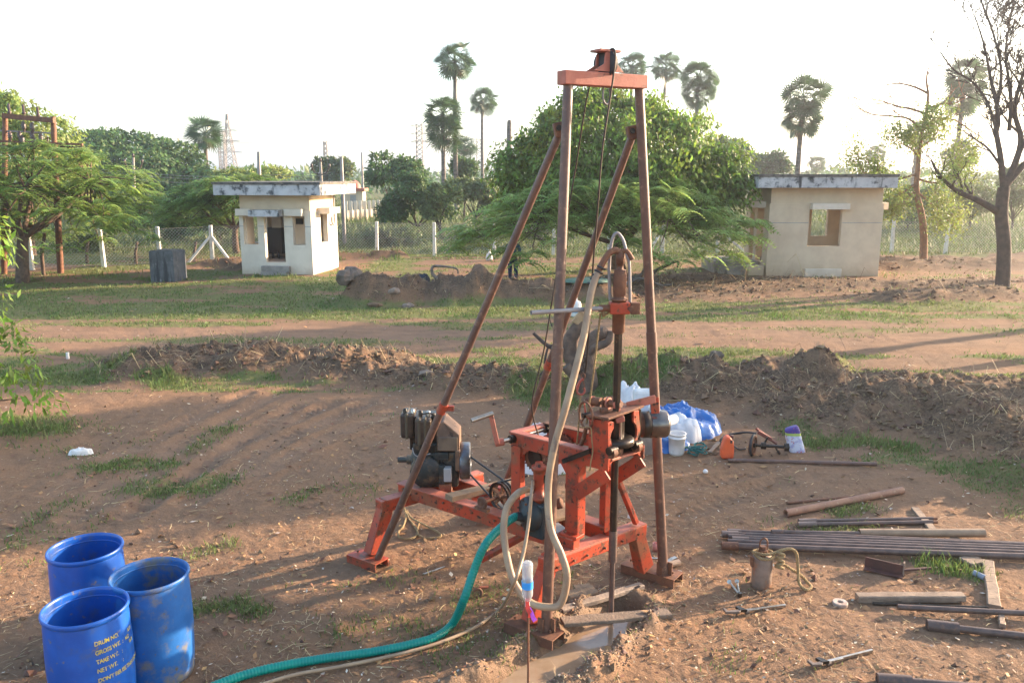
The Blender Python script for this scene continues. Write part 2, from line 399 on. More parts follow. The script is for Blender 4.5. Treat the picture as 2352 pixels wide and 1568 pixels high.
def hfield(x, y):
    x = np.asarray(x, float); y = np.asarray(y, float)
    r = np.hypot(x, y); near = 1 - sstep(30, 60, r)
    h = .10 * (fbm(x * .22, y * .22, 3, 3) - .5) * sstep(3, 14, np.hypot(x - .2, y - 7.6))
    h += near * (.045 * (fbm(x * 1.3, y * 1.3, 5, 4) - .5) + .028 * (fbm(x * 5.5, y * 5.5, 9, 4) - .5) + .012 * (fbm(x * 19, y * 19, 31, 3) - .5))
    loose = np.zeros(np.shape(x))
    sel = (r < 60) & (np.abs(x) < 40)
    xs, ys = x[sel], y[sel]
    hs = np.zeros(xs.shape); ls = np.zeros(xs.shape)
    wob = .55 * (fbm(xs * .9, ys * .9, 41, 3) - .5)
    r1 = fbm(xs * 1.1, ys * 1.1, 43, 5); r2 = np.abs(fbm(xs * 2.6, ys * 2.6, 47, 4) - .5) * 2; r3 = fbm(xs * 7, ys * 7, 53, 3)
    for poly, wd, ht in MOUNDS:
        d, a = pdist(xs, ys, poly)
        d = d + wob * wd
        m = 1 - sstep(wd * .15, wd * 1.45, d)
        far_ = 1 - .75 * sstep(18, 26, ys); q = m * ht * (.28 + 1.15 * r1 + .42 * (r2 - .3) * far_) + m * (1 - m * .3) * .2 * (r3 - .45) * far_
        hs = np.maximum(hs, q); ls = np.maximum(ls, np.clip(m * 1.8, 0, 1))
    for ri, poly in enumerate(RUTS):
        d, a = pdist(xs, ys, poly)
        m = np.exp(-(d / .16) ** 2)
        m = m * sstep(.32, .6, fbm(xs * .7, ys * .7, 63, 3)); hs -= .034 * m; hs += .016 * np.exp(-((d - .25) / .08) ** 2)
        hs += (.014 if ri < 6 else .005) * m * np.sign(np.sin(a * 2 * math.pi / .16)) * (fbm(xs * .9, ys * .9, 61, 2) > .42)
    # muddy trench that drains the borehole
    d, a = pdist(xs, ys, TRENCH)
    wd = .145 + .03 * np.sin(a * 2.2) + .09 * fbm(xs * 3, ys * 3, 71, 3)
    hs -= .13 * (1 - sstep(wd * .5, wd * 1.25, d))
    rim = np.exp(-((d - wd * 1.6) / .10) ** 2) * sstep(.0, .3, a + .2)
    hs += rim * (.03 + .17 * fbm(xs * 6, ys * 6, 73, 4) * fbm(xs * 1.7, ys * 1.7, 75, 2) * 2)
    loose[sel] = ls
    h[sel] += hs
    return h, loose
def hz(x, y):
    return float(hfield(np.array([x]), np.array([y]))[0][0])

GBLOBS = [(gp(*p), w_, k) for p, w_, k in [
    ([(330, 1120), (420, 1118), (500, 1105)], .42, .85), ([(210, 1075), (300, 1068), (380, 1070)], .30, .85), ([(430, 1040), (520, 985)], .22, .7), ([(540, 965), (470, 1000)], .22, .55),
    ([(455, 1400), (540, 1385), (590, 1400)], .16, .9), ([(455, 1270), (520, 1255)], .2, .6), ([(60, 1215), (160, 1160)], .3, .5), ([(20, 1250), (100, 1230)], .25, .5),
    ([(20, 975), (90, 985)], .8, 1.0), ([(350, 872), (400, 885)], .45, 1.0), ([(240, 862), (285, 850)], .4, 1.0), ([(60, 855), (210, 835)], .5, .8), ([(2, 840), (40, 835)], .6, .9),
    ([(1225, 900), (1280, 925)], .6, 1.0), ([(1400, 900), (1490, 890)], .8, 1.0), ([(1240, 870), (1290, 880)], .5, .9), ([(1300, 1085), (1320, 1060)], .3, .8),
    ([(1860, 1020), (1990, 1010), (2080, 1030)], .35, 1.0), ([(2060, 1050), (2200, 1075), (2330, 1110)], .35, .95), ([(2000, 1060), (2120, 1050)], .3, .8), ([(1950, 862), (2150, 868), (2340, 880)], .7, .75), ([(2250, 1110), (2352, 1120)], .4, .8), ([(1820, 985), (1850, 1000)], .35, .9),
    ([(2140, 1300), (2230, 1320)], .22, 1.2), ([(1930, 1175), (1980, 1165)], .2, .9), ([(1860, 1222), (1990, 1212)], .12, .8), ([(2330, 1180), (2352, 1150)], .25, .6), ([(2200, 1290), (2215, 1280)], .1, .9),
    ([(1700, 1200), (1760, 1195)], .12, .4), ([(1090, 1375), (1180, 1350)], .12, .3), ([(660, 1150), (720, 1130)], .16, .6), ([(950, 1325), (880, 1340)], .12, .4)]]
def gfield(x, y):
    """how densely grass grows"""
    x = np.asarray(x, float); y = np.asarray(y, float)
    n1 = fbm(x * .55, y * .9, 81, 4); n2 = fbm(x * .22, y * 1.5, 83, 4); n3 = fbm(x * 2.2, y * 2.2, 85, 3)
    g = np.zeros(np.shape(x))
    # sparse tufts on the drill yard
    g += .30 * sstep(.55, .72, n1) * sstep(.45, .62, n3) * (y < 15) * np.where(x < .5, 1, .55)
    # strip behind the first mounds, bare track, wide grass strip
    g += np.where((y >= 15) & (y < 18.9), sstep(.42, .58, n2 * .6 + n1 * .4) * .95, 0)
    trk = np.exp(-((y - 20.8 - .25 * np.sin(x * .25)) / 1.6) ** 2)
    g += np.where((y >= 18.9) & (y < 23.2), sstep(.45, .60, n2 * .8 + n1 * .2) * .85 * (1 - .3 * trk), 0)
    g += np.where((y >= 23.2) & (y < 31), sstep(.30, .50, n2 * .5 + n1 * .5) * .95, 0)
    rearx = sstep(4.5, 7, x) * (1 - sstep(26.5, 28, y) * 0)
    g = np.where((y >= 26) & (y < 41) & (x > 3.5), g * .35 + .25 * sstep(.5, .65, n1), g)
    g += np.where((y >= 31) & (y < 41), sstep(.36, .56, n1) * .9 * np.where(x > 3.5, .45, 1), 0)
    g += np.where(y >= 41, .95, 0)
    lo_ = hfield(x, y)[1] if np.ndim(x) else 0
    g = g * (1 - .93 * sstep(.25, .7, lo_ + .3 * (n3 - .5)))
    bl = np.zeros(np.shape(x)); sel = (y < 24)
    xs, ys = x[sel], y[sel]; b2 = np.zeros(xs.shape); wob = .5 + n3[sel]
    for poly, wd, k in GBLOBS:
        d, _ = pdist(xs, ys, poly)
        b2 = np.maximum(b2, k * (1 - sstep(.35, 1.25, d / wd / wob)))
    bl[sel] = b2
    return np.clip(np.maximum(g, bl), 0, 1)

def ground_grid():
    el = np.radians(np.linspace(39.5, 5.1, 500)); rr = list(H / np.tan(el))
    r = rr[-1]
    far = [r * 1.06 ** k for k in range(1, 80) if r * 1.06 ** k < 2500]
    R = np.array([.25, 1, 1.8, 2.6, 3.4, 4.2] + rr + far + [3000])
    th = np.concatenate([np.linspace(-180, -45, 28)[:-1], np.linspace(-45, -37, 8)[:-1], np.linspace(-37, 37, 620), np.linspace(37, 45, 8)[1:], np.linspace(45, 180, 28)[1:-1]])
    th = np.radians(th)
    X = R[:, None] * np.sin(th)[None]; Y = R[:, None] * np.cos(th)[None]
    return X, Y
X, Y = ground_grid()
nr, nc = X.shape
hh, loose = hfield(X.ravel(), Y.ravel()); gg = gfield(X.ravel(), Y.ravel())
dtr, _ = pdist(X.ravel(), Y.ravel(), TRENCH)
wet = 1 - sstep(.16, .62, dtr + .25 * (fbm(X.ravel() * 2.5, Y.ravel() * 2.5, 91, 3) - .5))
i = np.arange(nr - 1)[:, None] * nc; j = np.arange(nc)[None]; j2 = (j + 1) % nc
Fq = np.stack([(i + j).ravel(), (i + j2).ravel(), (i + nc + j2).ravel(), (i + nc + j).ravel()], 1)[:, ::-1]
def ground_material():
    m, t, b = _new('dry_soil_and_grass')
    tc = N(t, 'ShaderNodeTexCoord').outputs['Object']
    def at(n): return N(t, 'ShaderNodeAttribute', attribute_name=n).outputs['Fac']
    mp = N(t, 'ShaderNodeMapping'); mp.inputs['Scale'].default_value = (.35, 1.6, 1); t.links.new(tc, mp.inputs[0])
    n_big = noise(t, .35, 5, .6, tc); n_mid = noise(t, 2.2, 6, .65, tc); n_fine = noise(t, 26, 6, .7, tc); n_str = noise(t, 1.2, 5, .6, mp.outputs[0])
    soil = mixc(t, ramp(t, n_big, .35, .65), (.24, .135, .075), (.20, .122, .076))
    soil = mixc(t, ramp(t, n_mid, .50, .72), soil, (.15, .09, .056))
    soil = mixc(t, math2(t, 'MULTIPLY', ramp(t, n_fine, .55, .75), .6), soil, (.36, .23, .145))
    soil = mixc(t, math2(t, 'MULTIPLY', ramp(t, n_fine, .45, .28), .7), soil, (.10, .062, .042))
    soil = mixc(t, math2(t, 'MULTIPLY', at('track'), .7), soil, mixc(t, ramp(t, n_str, .4, .62), (.27, .165, .105), (.20, .125, .082)))
    soil = mixc(t, math2(t, 'MULTIPLY', at('loose'), ramp(t, n_mid, .25, .6)), soil, mixc(t, ramp(t, n_fine, .4, .66), (.075, .048, .033), (.19, .125, .075)))
    gm = ramp(t, math2(t, 'ADD', at('grass'), math2(t, 'MULTIPLY', math2(t, 'SUBTRACT', n_fine, .5), 1.3)), .34, .8)
    grass = mixc(t, ramp(t, n_mid, .35, .65), (.10, .135, .036), (.15, .15, .055))
    col = mixc(t, math2(t, 'MULTIPLY', gm, .8), soil, grass)
    col = mixc(t, math2(t, 'MULTIPLY', at('wet'), .65), col, (.16, .105, .068))
    t.links.new(col, b.inputs['Base Color'])
    b.inputs['Specular IOR Level'].default_value = .15
    rg = N(t, 'ShaderNodeMapRange'); rg.inputs[3].default_value = .95; rg.inputs[4].default_value = .6; t.links.new(at('wet'), rg.inputs[0]); t.links.new(rg.outputs[0], b.inputs['Roughness'])
    bp = N(t, 'ShaderNodeBump'); bp.inputs['Strength'].default_value = .75; bp.inputs['Distance'].default_value = .035
    t.links.new(math2(t, 'ADD', noise(t, 13, 7, .7, tc), math2(t, 'MULTIPLY', noise(t, 55, 4, .7, tc), .35)), bp.inputs['Height']); t.links.new(bp.outputs[0], b.inputs['Normal'])
    return m
rut = np.zeros(X.size); nsel = Y.ravel() < 18
for poly in RUTS[:6]: rut[nsel] = np.maximum(rut[nsel], np.exp(-(pdist(X.ravel()[nsel], Y.ravel()[nsel], poly)[0] / .2) ** 2))
trk = np.exp(-((Y.ravel() - 20.8 - .25 * np.sin(X.ravel() * .25)) / 2.0) ** 2)
ground = np_obj('ground', np.stack([X.ravel(), Y.ravel(), hh], 1), Fq, ground_material(), smooth=True, attrs={'grass': gg * np.where(Y.ravel() < 14.5, .72, 1), 'loose': loose, 'wet': wet, 'track': np.maximum(trk, rut * .75)})
tag(ground, kind='structure')
# muddy water in the trench
def water_material():
    m, t, b = _new('muddy_water')
    tc = N(t, 'ShaderNodeTexCoord').outputs['Object']
    t.links.new(mixc(t, ramp(t, noise(t, 3, 4, .6, tc), .35, .65), (.27, .18, .11), (.34, .245, .165)), b.inputs['Base Color'])
    b.inputs['Roughness'].default_value = .08; b.inputs['Specular IOR Level'].default_value = .5
    bp = N(t, 'ShaderNodeBump'); bp.inputs['Strength'].default_value = .08; t.links.new(noise(t, 14, 2, .5, tc), bp.inputs['Height']); t.links.new(bp.outputs[0], b.inputs['Normal'])
    return m
tp = [Vector((a, b, -.062)) for a, b in TRENCH]
ts = spline(tp, 6)
wb = MB(); L_, R_ = [], []
for k, p in enumerate(ts):
    d = (ts[min(k + 1, len(ts) - 1)] - ts[max(k - 1, 0)]).normalized(); n_ = Vector((-d.y, d.x, 0))
    L_.append(p + n_ * .3); R_.append(p - n_ * .3)
wb.add(L_ + R_, [(k, k + 1, len(ts) + k + 1, len(ts) + k) for k in range(len(ts) - 1)])
tag(wb.build('muddy_water', water_material()), kind='structure')

# ------------------------------------------------------------------ scattered grass blades, straw, clods, leaves (nobody could count them)
def scatter(n, accept, rmin=4.6, rmax=44, spread=37):
    """points spread evenly as seen from above the yard: more where the yard is near"""
    el = np.radians(RS.uniform(math.degrees(math.atan(H / rmax)), math.degrees(math.atan(H / rmin)), n)); r = H / np.tan(el)
    a = np.radians(RS.uniform(-spread, spread, n)); x = r * np.sin(a); y = r * np.cos(a)
    p = accept(x, y, r); m = RS.rand(n) < p
    return x[m], y[m], r[m]
def blades(x, y, r, hmul, wmul, lean=.5, z=None, per=1):
    n = len(x)
    z = hfield(x, y)[0] if z is None else z
    hgt = hmul * RS.uniform(.5, 1.3, n); wd = wmul * (.0022 + .0004 * r) * RS.uniform(.7, 1.3, n)
    a = RS.uniform(0, 2 * np.pi, n); b = RS.uniform(0, 2 * np.pi, n); ln = lean * RS.uniform(.2, 1.2, n) * hgt
    B = np.stack([x, y, z - .01], 1); S = np.stack([np.cos(a), np.sin(a), 0 * a], 1) * wd[:, None]
    M_ = B + np.stack([np.cos(b) * ln * .4, np.sin(b) * ln * .4, hgt * .62], 1)
    T = B + np.stack([np.cos(b) * ln, np.sin(b) * ln, hgt], 1)
    V = np.stack([B - S, B + S, M_ + S * .7, M_ - S * .7, T], 1).reshape(-1, 3)
    o = np.arange(n)[:, None] * 5
    return V, np.concatenate([o + [[0, 1, 2]], o + [[0, 2, 3]], o + [[3, 2, 4]]])
def clump(x, y, r, k, s):
    x = np.repeat(x, k); y = np.repeat(y, k); r = np.repeat(r, k)
    return x + RS.normal(0, s, len(x)) * (1 + r / 12), y + RS.normal(0, s, len(y)) * (1 + r / 12), r
def ok(x, y):
    m = np.ones(len(x))
    m[(np.hypot(x, y) > 33) & (x > 9.6) & (x < 15.2) & (y > 32.5) & (y < 37)] = 0
    m[(x < -7.4) & (x > -11.4) & (y > 33.2) & (y < 37.2)] = 0
    return m
x, y, r = scatter(300000, lambda x, y, r: gfield(x, y) ** 1.6 * np.where(y < 14.5, .7, 1) * (.35 + .65 * sstep(.4, .6, fbm(x * 3, y * 3, 107, 2))) * ok(x, y) * np.where(r < 15, 1, .8))
x, y, r = clump(x, y, r, 4, .035)
hm = np.where(r < 14, .05, np.where(r < 24, .055, .065)) * (.7 + .9 * fbm(x * 1.2, y * 1.2, 101, 3))
V, Fc = blades(x, y, r, hm, 1.0, .8)
tag(np_obj('short_grass', V, Fc, GRASS), kind='stuff')
# tall tufts at marked places and along the fence
def tallspots(x, y, r):
    b = np.zeros(len(x))
    for poly, wd, k in GBLOBS:
        if k >= 1.0:
            d, _ = pdist(x, y, poly); b = np.maximum(b, 1 - sstep(.2, 1, d / wd))
    b = np.maximum(b, np.where((y > 39.5) & (y < 44), .5, 0))
    for (cx, cy, q) in ((-9.5, 33.2, 1.2), (-7.2, 34, 1), (15, 32.6, .8), (12.5, 32.4, .8), (17.5, 28.4, 1.0), (-16.5, 33.5, 1.6), (-19, 32, 1.5), (-13.5, 32.2, 1.2)):
        b = np.maximum(b, 1 - sstep(.3, 1.3, np.hypot(x - cx, y - cy) / q))
    return b * ok(x, y)
x, y, r = scatter(60000, tallspots)
x, y, r = clump(x, y, r, 3, .03)
V, Fc = blades(x, y, r, np.where(r < 15, .15, .20) * (.4 + fbm(x * .9, y * .9, 103, 3)), 1.0, .6)
tag(np_obj('tall_grass', V, Fc, GRASS), kind='stuff')
# rough growth beyond the fence
x, y, r = scatter(26000, lambda x, y, r: np.where(y > 42.5, 1, 0), 40, 140)
x, y, r = clump(x, y, r, 3, .12)
V, Fc = blades(x, y, r, .16 + .5 * fbm(x * .25, y * .25, 105, 3) * sstep(43, 60, y) + .05, 1.1, .8)
tag(np_obj('wild_undergrowth', V, Fc, LEAF_OLIVE), kind='stuff')
# dry straw: thin bent strips
def straws(x, y, r, L, up, wmul=1.0):
    n = len(x); z = hfield(x, y)[0]
    a = RS.uniform(0, 2 * np.pi, n); L = L * np.exp(RS.normal(-.25, .55, n)); bend = RS.normal(0, .5, n)
    wd = (.0012 + .00026 * r) * RS.uniform(.6, 1.2, n) * wmul
    u = np.clip(up * np.abs(RS.normal(0, 1, n)), 0, .8)
    pts = []
    for k, t in enumerate((0, .5, 1)):
        ang = a + bend * t
        pts.append(np.stack([x + np.cos(ang) * L * t, y + np.sin(ang) * L * t, z + .006 + wd + L * u * np.sin(t * 2.6)], 1))
    S = np.stack([-np.sin(a), np.cos(a), .3 + 0 * a], 1) * wd[:, None]
    V = np.stack([pts[0] - S, pts[0] + S, pts[1] + S, pts[1] - S, pts[2] + S * .5, pts[2] - S * .5], 1).reshape(-1, 3)
    o = np.arange(n)[:, None] * 6
    return V, np.concatenate([o + [[0, 1, 2, 3]], o + [[3, 2, 4, 5]]])
def nearw(x, y, r): return np.where(y < 16, .16 + .28 * sstep(.45, .65, fbm(x * .8, y * .8, 111, 3)), .05)
x, y, r = scatter(95000, lambda x, y, r: np.maximum(nearw(x, y, r) * .55, hfield(x, y)[1] * np.where(y < 19, np.where(x < 1.5, .9, .45), 1.4) * np.clip(1.9 * fbm(x * .9, y * .9, 113, 3) - .15, 0, 1)))
lo = hfield(x, y)[1]
V, Fc = straws(x, y, r, np.where(lo > .3, .15, .065) * (1 + r / 30), np.where(lo > .3, .4, .08))
tag(np_obj('dry_straw', V, Fc, DRYGRASS), kind='stuff')
# clods, stones and pale bits
def lumps(x, y, s, sink=.3):
    n = len(x); z = hfield(x, y)[0]
    base = np.array([[1, 0, 0], [0, 1, 0], [-1, 0, 0], [0, -1, 0], [0, 0, 1], [0, 0, -1]], float)
    J = base[None] * (s[:, None, None] * RS.uniform(.55, 1.25, (n, 6, 1))) * np.array([1, 1, .7]) + RS.normal(0, .18, (n, 6, 3)) * s[:, None, None]
    a = RS.uniform(0, 6.28, n); ca, sa = np.cos(a)[:, None], np.sin(a)[:, None]
    V = np.stack([J[..., 0] * ca - J[..., 1] * sa + x[:, None], J[..., 0] * sa + J[..., 1] * ca + y[:, None], J[..., 2] + (z + s * (.7 - sink))[:, None]], 2).reshape(-1, 3)
    f = np.array([[0, 1, 4], [1, 2, 4], [2, 3, 4], [3, 0, 4], [1, 0, 5], [2, 1, 5], [3, 2, 5], [0, 3, 5]])
    return V, (np.arange(n)[:, None, None] * 6 + f[None]).reshape(-1, 3)
x, y, r = scatter(34000, lambda x, y, r: np.maximum(.09 * sstep(.42, .62, fbm(x * .9, y * .9, 121, 3)) * (y < 15), hfield(x, y)[1] * np.where(r > 20, 1, .8)))
lo = hfield(x, y)[1]
s = np.exp(RS.normal(0, .45, len(x))) * (.010 + .0009 * r) * (1 + .55 * (lo > .3))
V, Fc = lumps(x, y, np.minimum(s, .09))
tag(np_obj('soil_clods', V, Fc, CLOD), kind='stuff')
dt = lambda x, y: pdist(x, y, TRENCH)[0]
x, y, r = scatter(45000, lambda x, y, r: np.where((dt(x, y) > .2) & (dt(x, y) < .48), .8, 0) * sstep(.35, .6, fbm(x * 2, y * 2, 125, 3)), 4.6, 9, 20)
V, Fc = lumps(x, y, np.exp(RS.normal(0, .4, len(x))) * .010)
tag(np_obj('wet_mud_lumps', V, Fc, mat('wet_mud', (.27, .18, .12), (.22, .145, .095), 5, .85, rnd=.12, bump=.2)), kind='stuff')
def flecks(x, y, s):
    n = len(x); z = hfield(x, y)[0]; a = RS.uniform(0, 6.28, n)
    D = np.stack([np.cos(a), np.sin(a), RS.normal(0, .25, n)], 1) * s[:, None]; S = np.stack([-np.sin(a), np.cos(a), RS.normal(0, .35, n)], 1) * (s * .5)[:, None]
    P = np.stack([x, y, z + .35 * s + .004], 1)
    V = np.stack([P - D, P + S, P + D, P - S], 1).reshape(-1, 3)
    return V, np.arange(n)[:, None] * 4 + np.array([[0, 1, 2, 3]])
x, y, r = scatter(17000, lambda x, y, r: np.where(y < 16, .3, .10))
V, Fc = flecks(x, y, np.exp(RS.normal(0, .45, len(x))) * (.006 + .0006 * r))
tag(np_obj('pale_litter', V, Fc, PALEBIT), kind='stuff')
x, y, r = scatter(30000, lambda x, y, r: np.maximum(np.where((y > 26) & (y < 36) & (x > 2.5), .75, .04) * ok(x, y), .25 * (y < 13)))
V, Fc = flecks(x, y, np.exp(RS.normal(0, .35, len(x))) * (.012 + .0014 * r))
tag(np_obj('fallen_leaves', V, Fc, DEADLEAF), kind='stuff')

# ------------------------------------------------------------------ trees
def nrm(a): return a / np.maximum(np.linalg.norm(a, axis=1, keepdims=True), 1e-9)
def leaf_cards(P, D, Nn, L, W, fold=.18, droop=.12):
    D = nrm(D); S = nrm(np.cross(D, Nn)); Nn = np.cross(S, D); L = L[:, None]; W = W[:, None]
    V = np.stack([P, P + D * L * .5 + S * W * .5 - Nn * W * fold, P + D * L - Nn * L * droop, P + D * L * .5 - S * W * .5 - Nn * W * fold], 1).reshape(-1, 3)
    o = np.arange(len(P))[:, None] * 4
    return V, np.concatenate([o + [[0, 1, 2]], o + [[0, 2, 3]]])
def lobe_points(lobes, n, rs, shell=(.72, 1.04), lump=.35):
    """points near the skins of ellipsoids, more on the outside, uneven"""
    vol = np.array([(l[3] * l[4] * l[5]) ** (2 / 3) for l in lobes]); pick = rs.choice(len(lobes), n, p=vol / vol.sum())
    Lb = np.array(lobes)[pick]
    d = nrm(rs.normal(0, 1, (n, 3))); d[:, 2] = np.where(d[:, 2] < -.55, -d[:, 2], d[:, 2])
    rr = rs.uniform(*shell, n)
    off = fbm(d[:, 0] * 2.2 + Lb[:, 0], d[:, 1] * 2.2 + d[:, 2] * 3 + Lb[:, 1], 7, 3) - .5
    rr = rr * (1 + lump * off * 2)
    P = Lb[:, :3] + d * Lb[:, 3:6] * rr[:, None]
    keep = fbm(P[:, 0] * .9 + P[:, 2] * .7, P[:, 1] * .9 - P[:, 2] * .6, 19, 3) > .37
    return P[keep], d[keep]
def crown(lobes, n, L, W, seed, droop=.6, shell=(.72, 1.04), lump=.35):
    rs = np.random.RandomState(seed)
    P, d = lobe_points(lobes, n, rs, shell, lump); m = len(P)
    D = nrm(d * .6 + rs.normal(0, .55, (m, 3)) + np.array([0, 0, -droop]))
    Nn = nrm(d + np.array([0, 0, .6]) + rs.normal(0, .35, (m, 3)))
    return leaf_cards(P, D, Nn, L * rs.uniform(.6, 1.25, m), W * rs.uniform(.6, 1.2, m))
def limb(mb, p0, p1, r0, r1, bend=.12, n=7, seg=5, rs=random):
    p0, p1 = Vector(p0), Vector(p1); L = (p1 - p0).length
    o = Vector((rs.uniform(-1, 1), rs.uniform(-1, 1), rs.uniform(-.5, 1))) * L * bend
    pts = [p0 + (p1 - p0) * (k / seg) + o * math.sin(math.pi * k / seg) for k in range(seg + 1)]
    mb.tube(pts, [r0 + (r1 - r0) * k / seg for k in range(seg + 1)], n)
    return pts
def lobe_tree(name, label, cat, base, lobes, n, L, W, leafmat, seed, trunk_r=.2, bark=BARK, group=None, droop=.6, fork=.4, lump=.35, shell=(.72, 1.04)):
    base = Vector(base); base.z = hz(base.x, base.y) if abs(base.y) < 60 else 0
    o = thing(name, label, cat, base, group)
    V, Fc = crown(lobes, n, L, W, seed, droop, shell, lump)
    np_obj('crown', V, Fc, leafmat, o)
    zt = np.mean([l[2] for l in lobes]); top = Vector((np.mean([l[0] for l in lobes]), np.mean([l[1] for l in lobes]), zt))
    mb = MB(); rs = random.Random(seed); fk = base + (top - base) * fork
    limb(mb, base - Vector((0, 0, .2)), fk, trunk_r * 1.15, trunk_r * .8, .05, 9, rs=rs)
    for l in lobes[:14]: limb(mb, fk, l[:3], trunk_r * .5, trunk_r * .1, .1, 6, rs=rs)
    mb.build('trunk', bark, o)
    return o
def fronds(P, A, L, seed, npair=8, wid=.085, lf=.16, sag=.8, up=.3):
    """feathery pinnate leaves: A = heading angle"""
    rs = np.random.RandomState(seed); n = len(P); V = []; Fc = []; c = 0
    H_ = np.stack([np.cos(A), np.sin(A), 0 * A], 1); S = np.stack([-np.sin(A), np.cos(A), 0 * A], 1); roll = rs.normal(0, .25, n)
    for k in range(npair):
        t0 = (k + .5) / npair; sg = L * sag
        q = P + H_ * (L * t0)[:, None] + np.array([0, 0, 1]) * (up * L * t0 - sg * t0 ** 2)[:, None]
        q2 = q + H_ * (wid)
        ll = lf * math.sin(math.pi * min(.95, .18 + .75 * t0)) ** .5
        for s in (1, -1):
            tip = q + S * s * ll + H_ * ll * .55 + np.array([0, 0, 1]) * (s * roll * ll - ll * .25)[:, None]
            V += [q, q2, tip]; Fc.append(np.stack([c + np.arange(n), c + n + np.arange(n), c + 2 * n + np.arange(n)], 1)); c += 3 * n
    return np.concatenate(V), np.concatenate(Fc)
def feather_tree(name, label, base, cx, cy, rx, ry, ztop, zdrop, seed, leafmat, ntip=230, per=12, L=.6, trunk_r=.16, bark=BARK, tilt=(0, 0), layers=1, lf=.16, group=None):
    base = Vector(base); base.z = hz(base.x, base.y); rs = np.random.RandomState(seed); rr = random.Random(seed)
    o = thing(name, label, 'tree', base, group)
    q = np.sqrt(rs.rand(ntip)) ; a = rs.uniform(0, 2 * np.pi, ntip)
    lumps_ = .9 + .35 * (fbm(np.cos(a) * 1.8 + seed, np.sin(a) * 1.8, 5, 2) - .4)
    tx = cx + np.cos(a) * q * rx * lumps_; ty = cy + np.sin(a) * q * ry * lumps_
    lay = rs.randint(0, layers, ntip)
    tz = ztop - zdrop * q ** 2.2 - lay * (ztop - base.z) * .17 + .5 * (fbm(tx * .8, ty * .8, seed, 3) - .5) * 1.3 + tilt[0] * (tx - cx) + tilt[1] * (ty - cy)
    P = np.repeat(np.stack([tx, ty, tz], 1), per, 0); m = len(P)
    P = P + rs.normal(0, 1, (m, 3)) * np.array([.22, .22, .07])
    A = np.arctan2(P[:, 1] - cy, P[:, 0] - cx) + rs.normal(0, 1.9, m)
    V, Fc = fronds(P, A, L * rs.uniform(.6, 1.2, m), seed, lf=lf)
    np_obj('crown', V, Fc, leafmat, o)
    mb = MB(); fk = base + Vector(((cx - base.x) * .25, (cy - base.y) * .25, (ztop - base.z) * .32))
    limb(mb, base - Vector((0, 0, .2)), fk, trunk_r * 1.2, trunk_r * .85, .06, 9, rs=rr)
    hubs = []
    for k in range(6):
        t = 2 * math.pi * k / 6 + rr.uniform(-.3, .3); hub = Vector((cx + math.cos(t) * rx * .45, cy + math.sin(t) * ry * .45, base.z + (ztop - base.z) * rr.uniform(.6, .75)))
        limb(mb, fk, hub, trunk_r * .5, trunk_r * .22, .14, 7, rs=rr); hubs.append(hub)
    for k in range(0, ntip, 2):
        tp_ = Vector((tx[k], ty[k], tz[k])); hb = min(hubs, key=lambda h: (h - tp_).length)
        limb(mb, hb, tp_ - Vector((0, 0, .05)), trunk_r * .2, .012, .12, 4, 4, rs=rr)
    mb.build('trunk', bark, o)
    return o

# palms: a trunk and a round head of fan leaves
def palm_crown_arrays(seed, R=2.0, nf=42, tall=0.0):
    rs = np.random.RandomState(seed); V = []; Fc = []; c = 0; Vd = []; Fd = []; cd = 0
    for k in range(nf):
        z = 1 - 2 * (k + .5) / nf; z = z * .98; a = k * 2.39996 + rs.uniform(-.3, .3)
        dry = z < -.82
        d = np.array([math.cos(a) * math.sqrt(1 - z * z), math.sin(a) * math.sqrt(1 - z * z), z + .12]); d /= np.linalg.norm(d)
        up = np.array([0, 0, 1.]); s = np.cross(d, up); s = s / max(np.linalg.norm(s), 1e-6) if abs(d[2]) < .98 else np.array([1., 0, 0]); nn = np.cross(s, d)
        tw = rs.normal(0, .5); s, nn = s * math.cos(tw) + nn * math.sin(tw), nn * math.cos(tw) - s * math.sin(tw)
        lp = R * rs.uniform(.30, .62); b = np.array([0, 0, -.25 * tall * k / nf]) ; e = b + d * lp + np.array([0, 0, -.03 * lp])
        bl_ = rs.uniform(.05, .6); d2 = d * math.cos(bl_) - nn * math.sin(bl_); nn2 = nn * math.cos(bl_) + d * math.sin(bl_)
        vs = []; fs = []
        vs += [b - s * .03, b + s * .03, e + s * .03, e - s * .03]; fs += [(0, 1, 2), (0, 2, 3)]
        nseg = 15; fl = R * rs.uniform(.46, .60)
        for j in range(nseg):
            t = (j / (nseg - 1) - .5) * math.radians(205); q = d2 * math.cos(t) + s * math.sin(t)
            t2 = t + math.radians(205) / nseg * .43; q1 = d2 * math.cos(t2) + s * math.sin(t2); t3 = t - math.radians(205) / nseg * .43; q0 = d2 * math.cos(t3) + s * math.sin(t3)
            cup = nn2 * fl * .10 * (1 - math.cos(t)) 
            mid = .45; dr = np.array([0, 0, -.05 * fl])
            o = len(vs)
            vs += [e, e + q0 * fl * mid + cup * .5, e + q1 * fl * mid + cup * .5 + nn2 * .02, e + q * fl * rs.uniform(.9, 1.1) + cup + dr]
            fs += [(o, o + 1, o + 2), (o + 1, o + 3, o + 2)]
        if dry:
            vs = [v * .72 for v in vs]
            Vd += vs; Fd += [tuple(cd + i for i in f) for f in fs]; cd += len(vs)
        else:
            V += vs; Fc += [tuple(c + i for i in f) for f in fs]; c += len(vs)
    return np.array(V), np.array(Fc), np.array(Vd), np.array(Fd)
PALM = []
for sd in (3, 8, 15):
    V, Fc, Vd, Fd = palm_crown_arrays(sd)
    me = []
    for nm, v, f, mt in (('crown', V, Fc, LEAF_PALM), ('dry_leaf_skirt', Vd, Fd, LEAF_DRY)):
        o = np_obj(nm, v, f, mt); me.append(o.data); bpy.data.objects.remove(o)
    PALM.append(me)
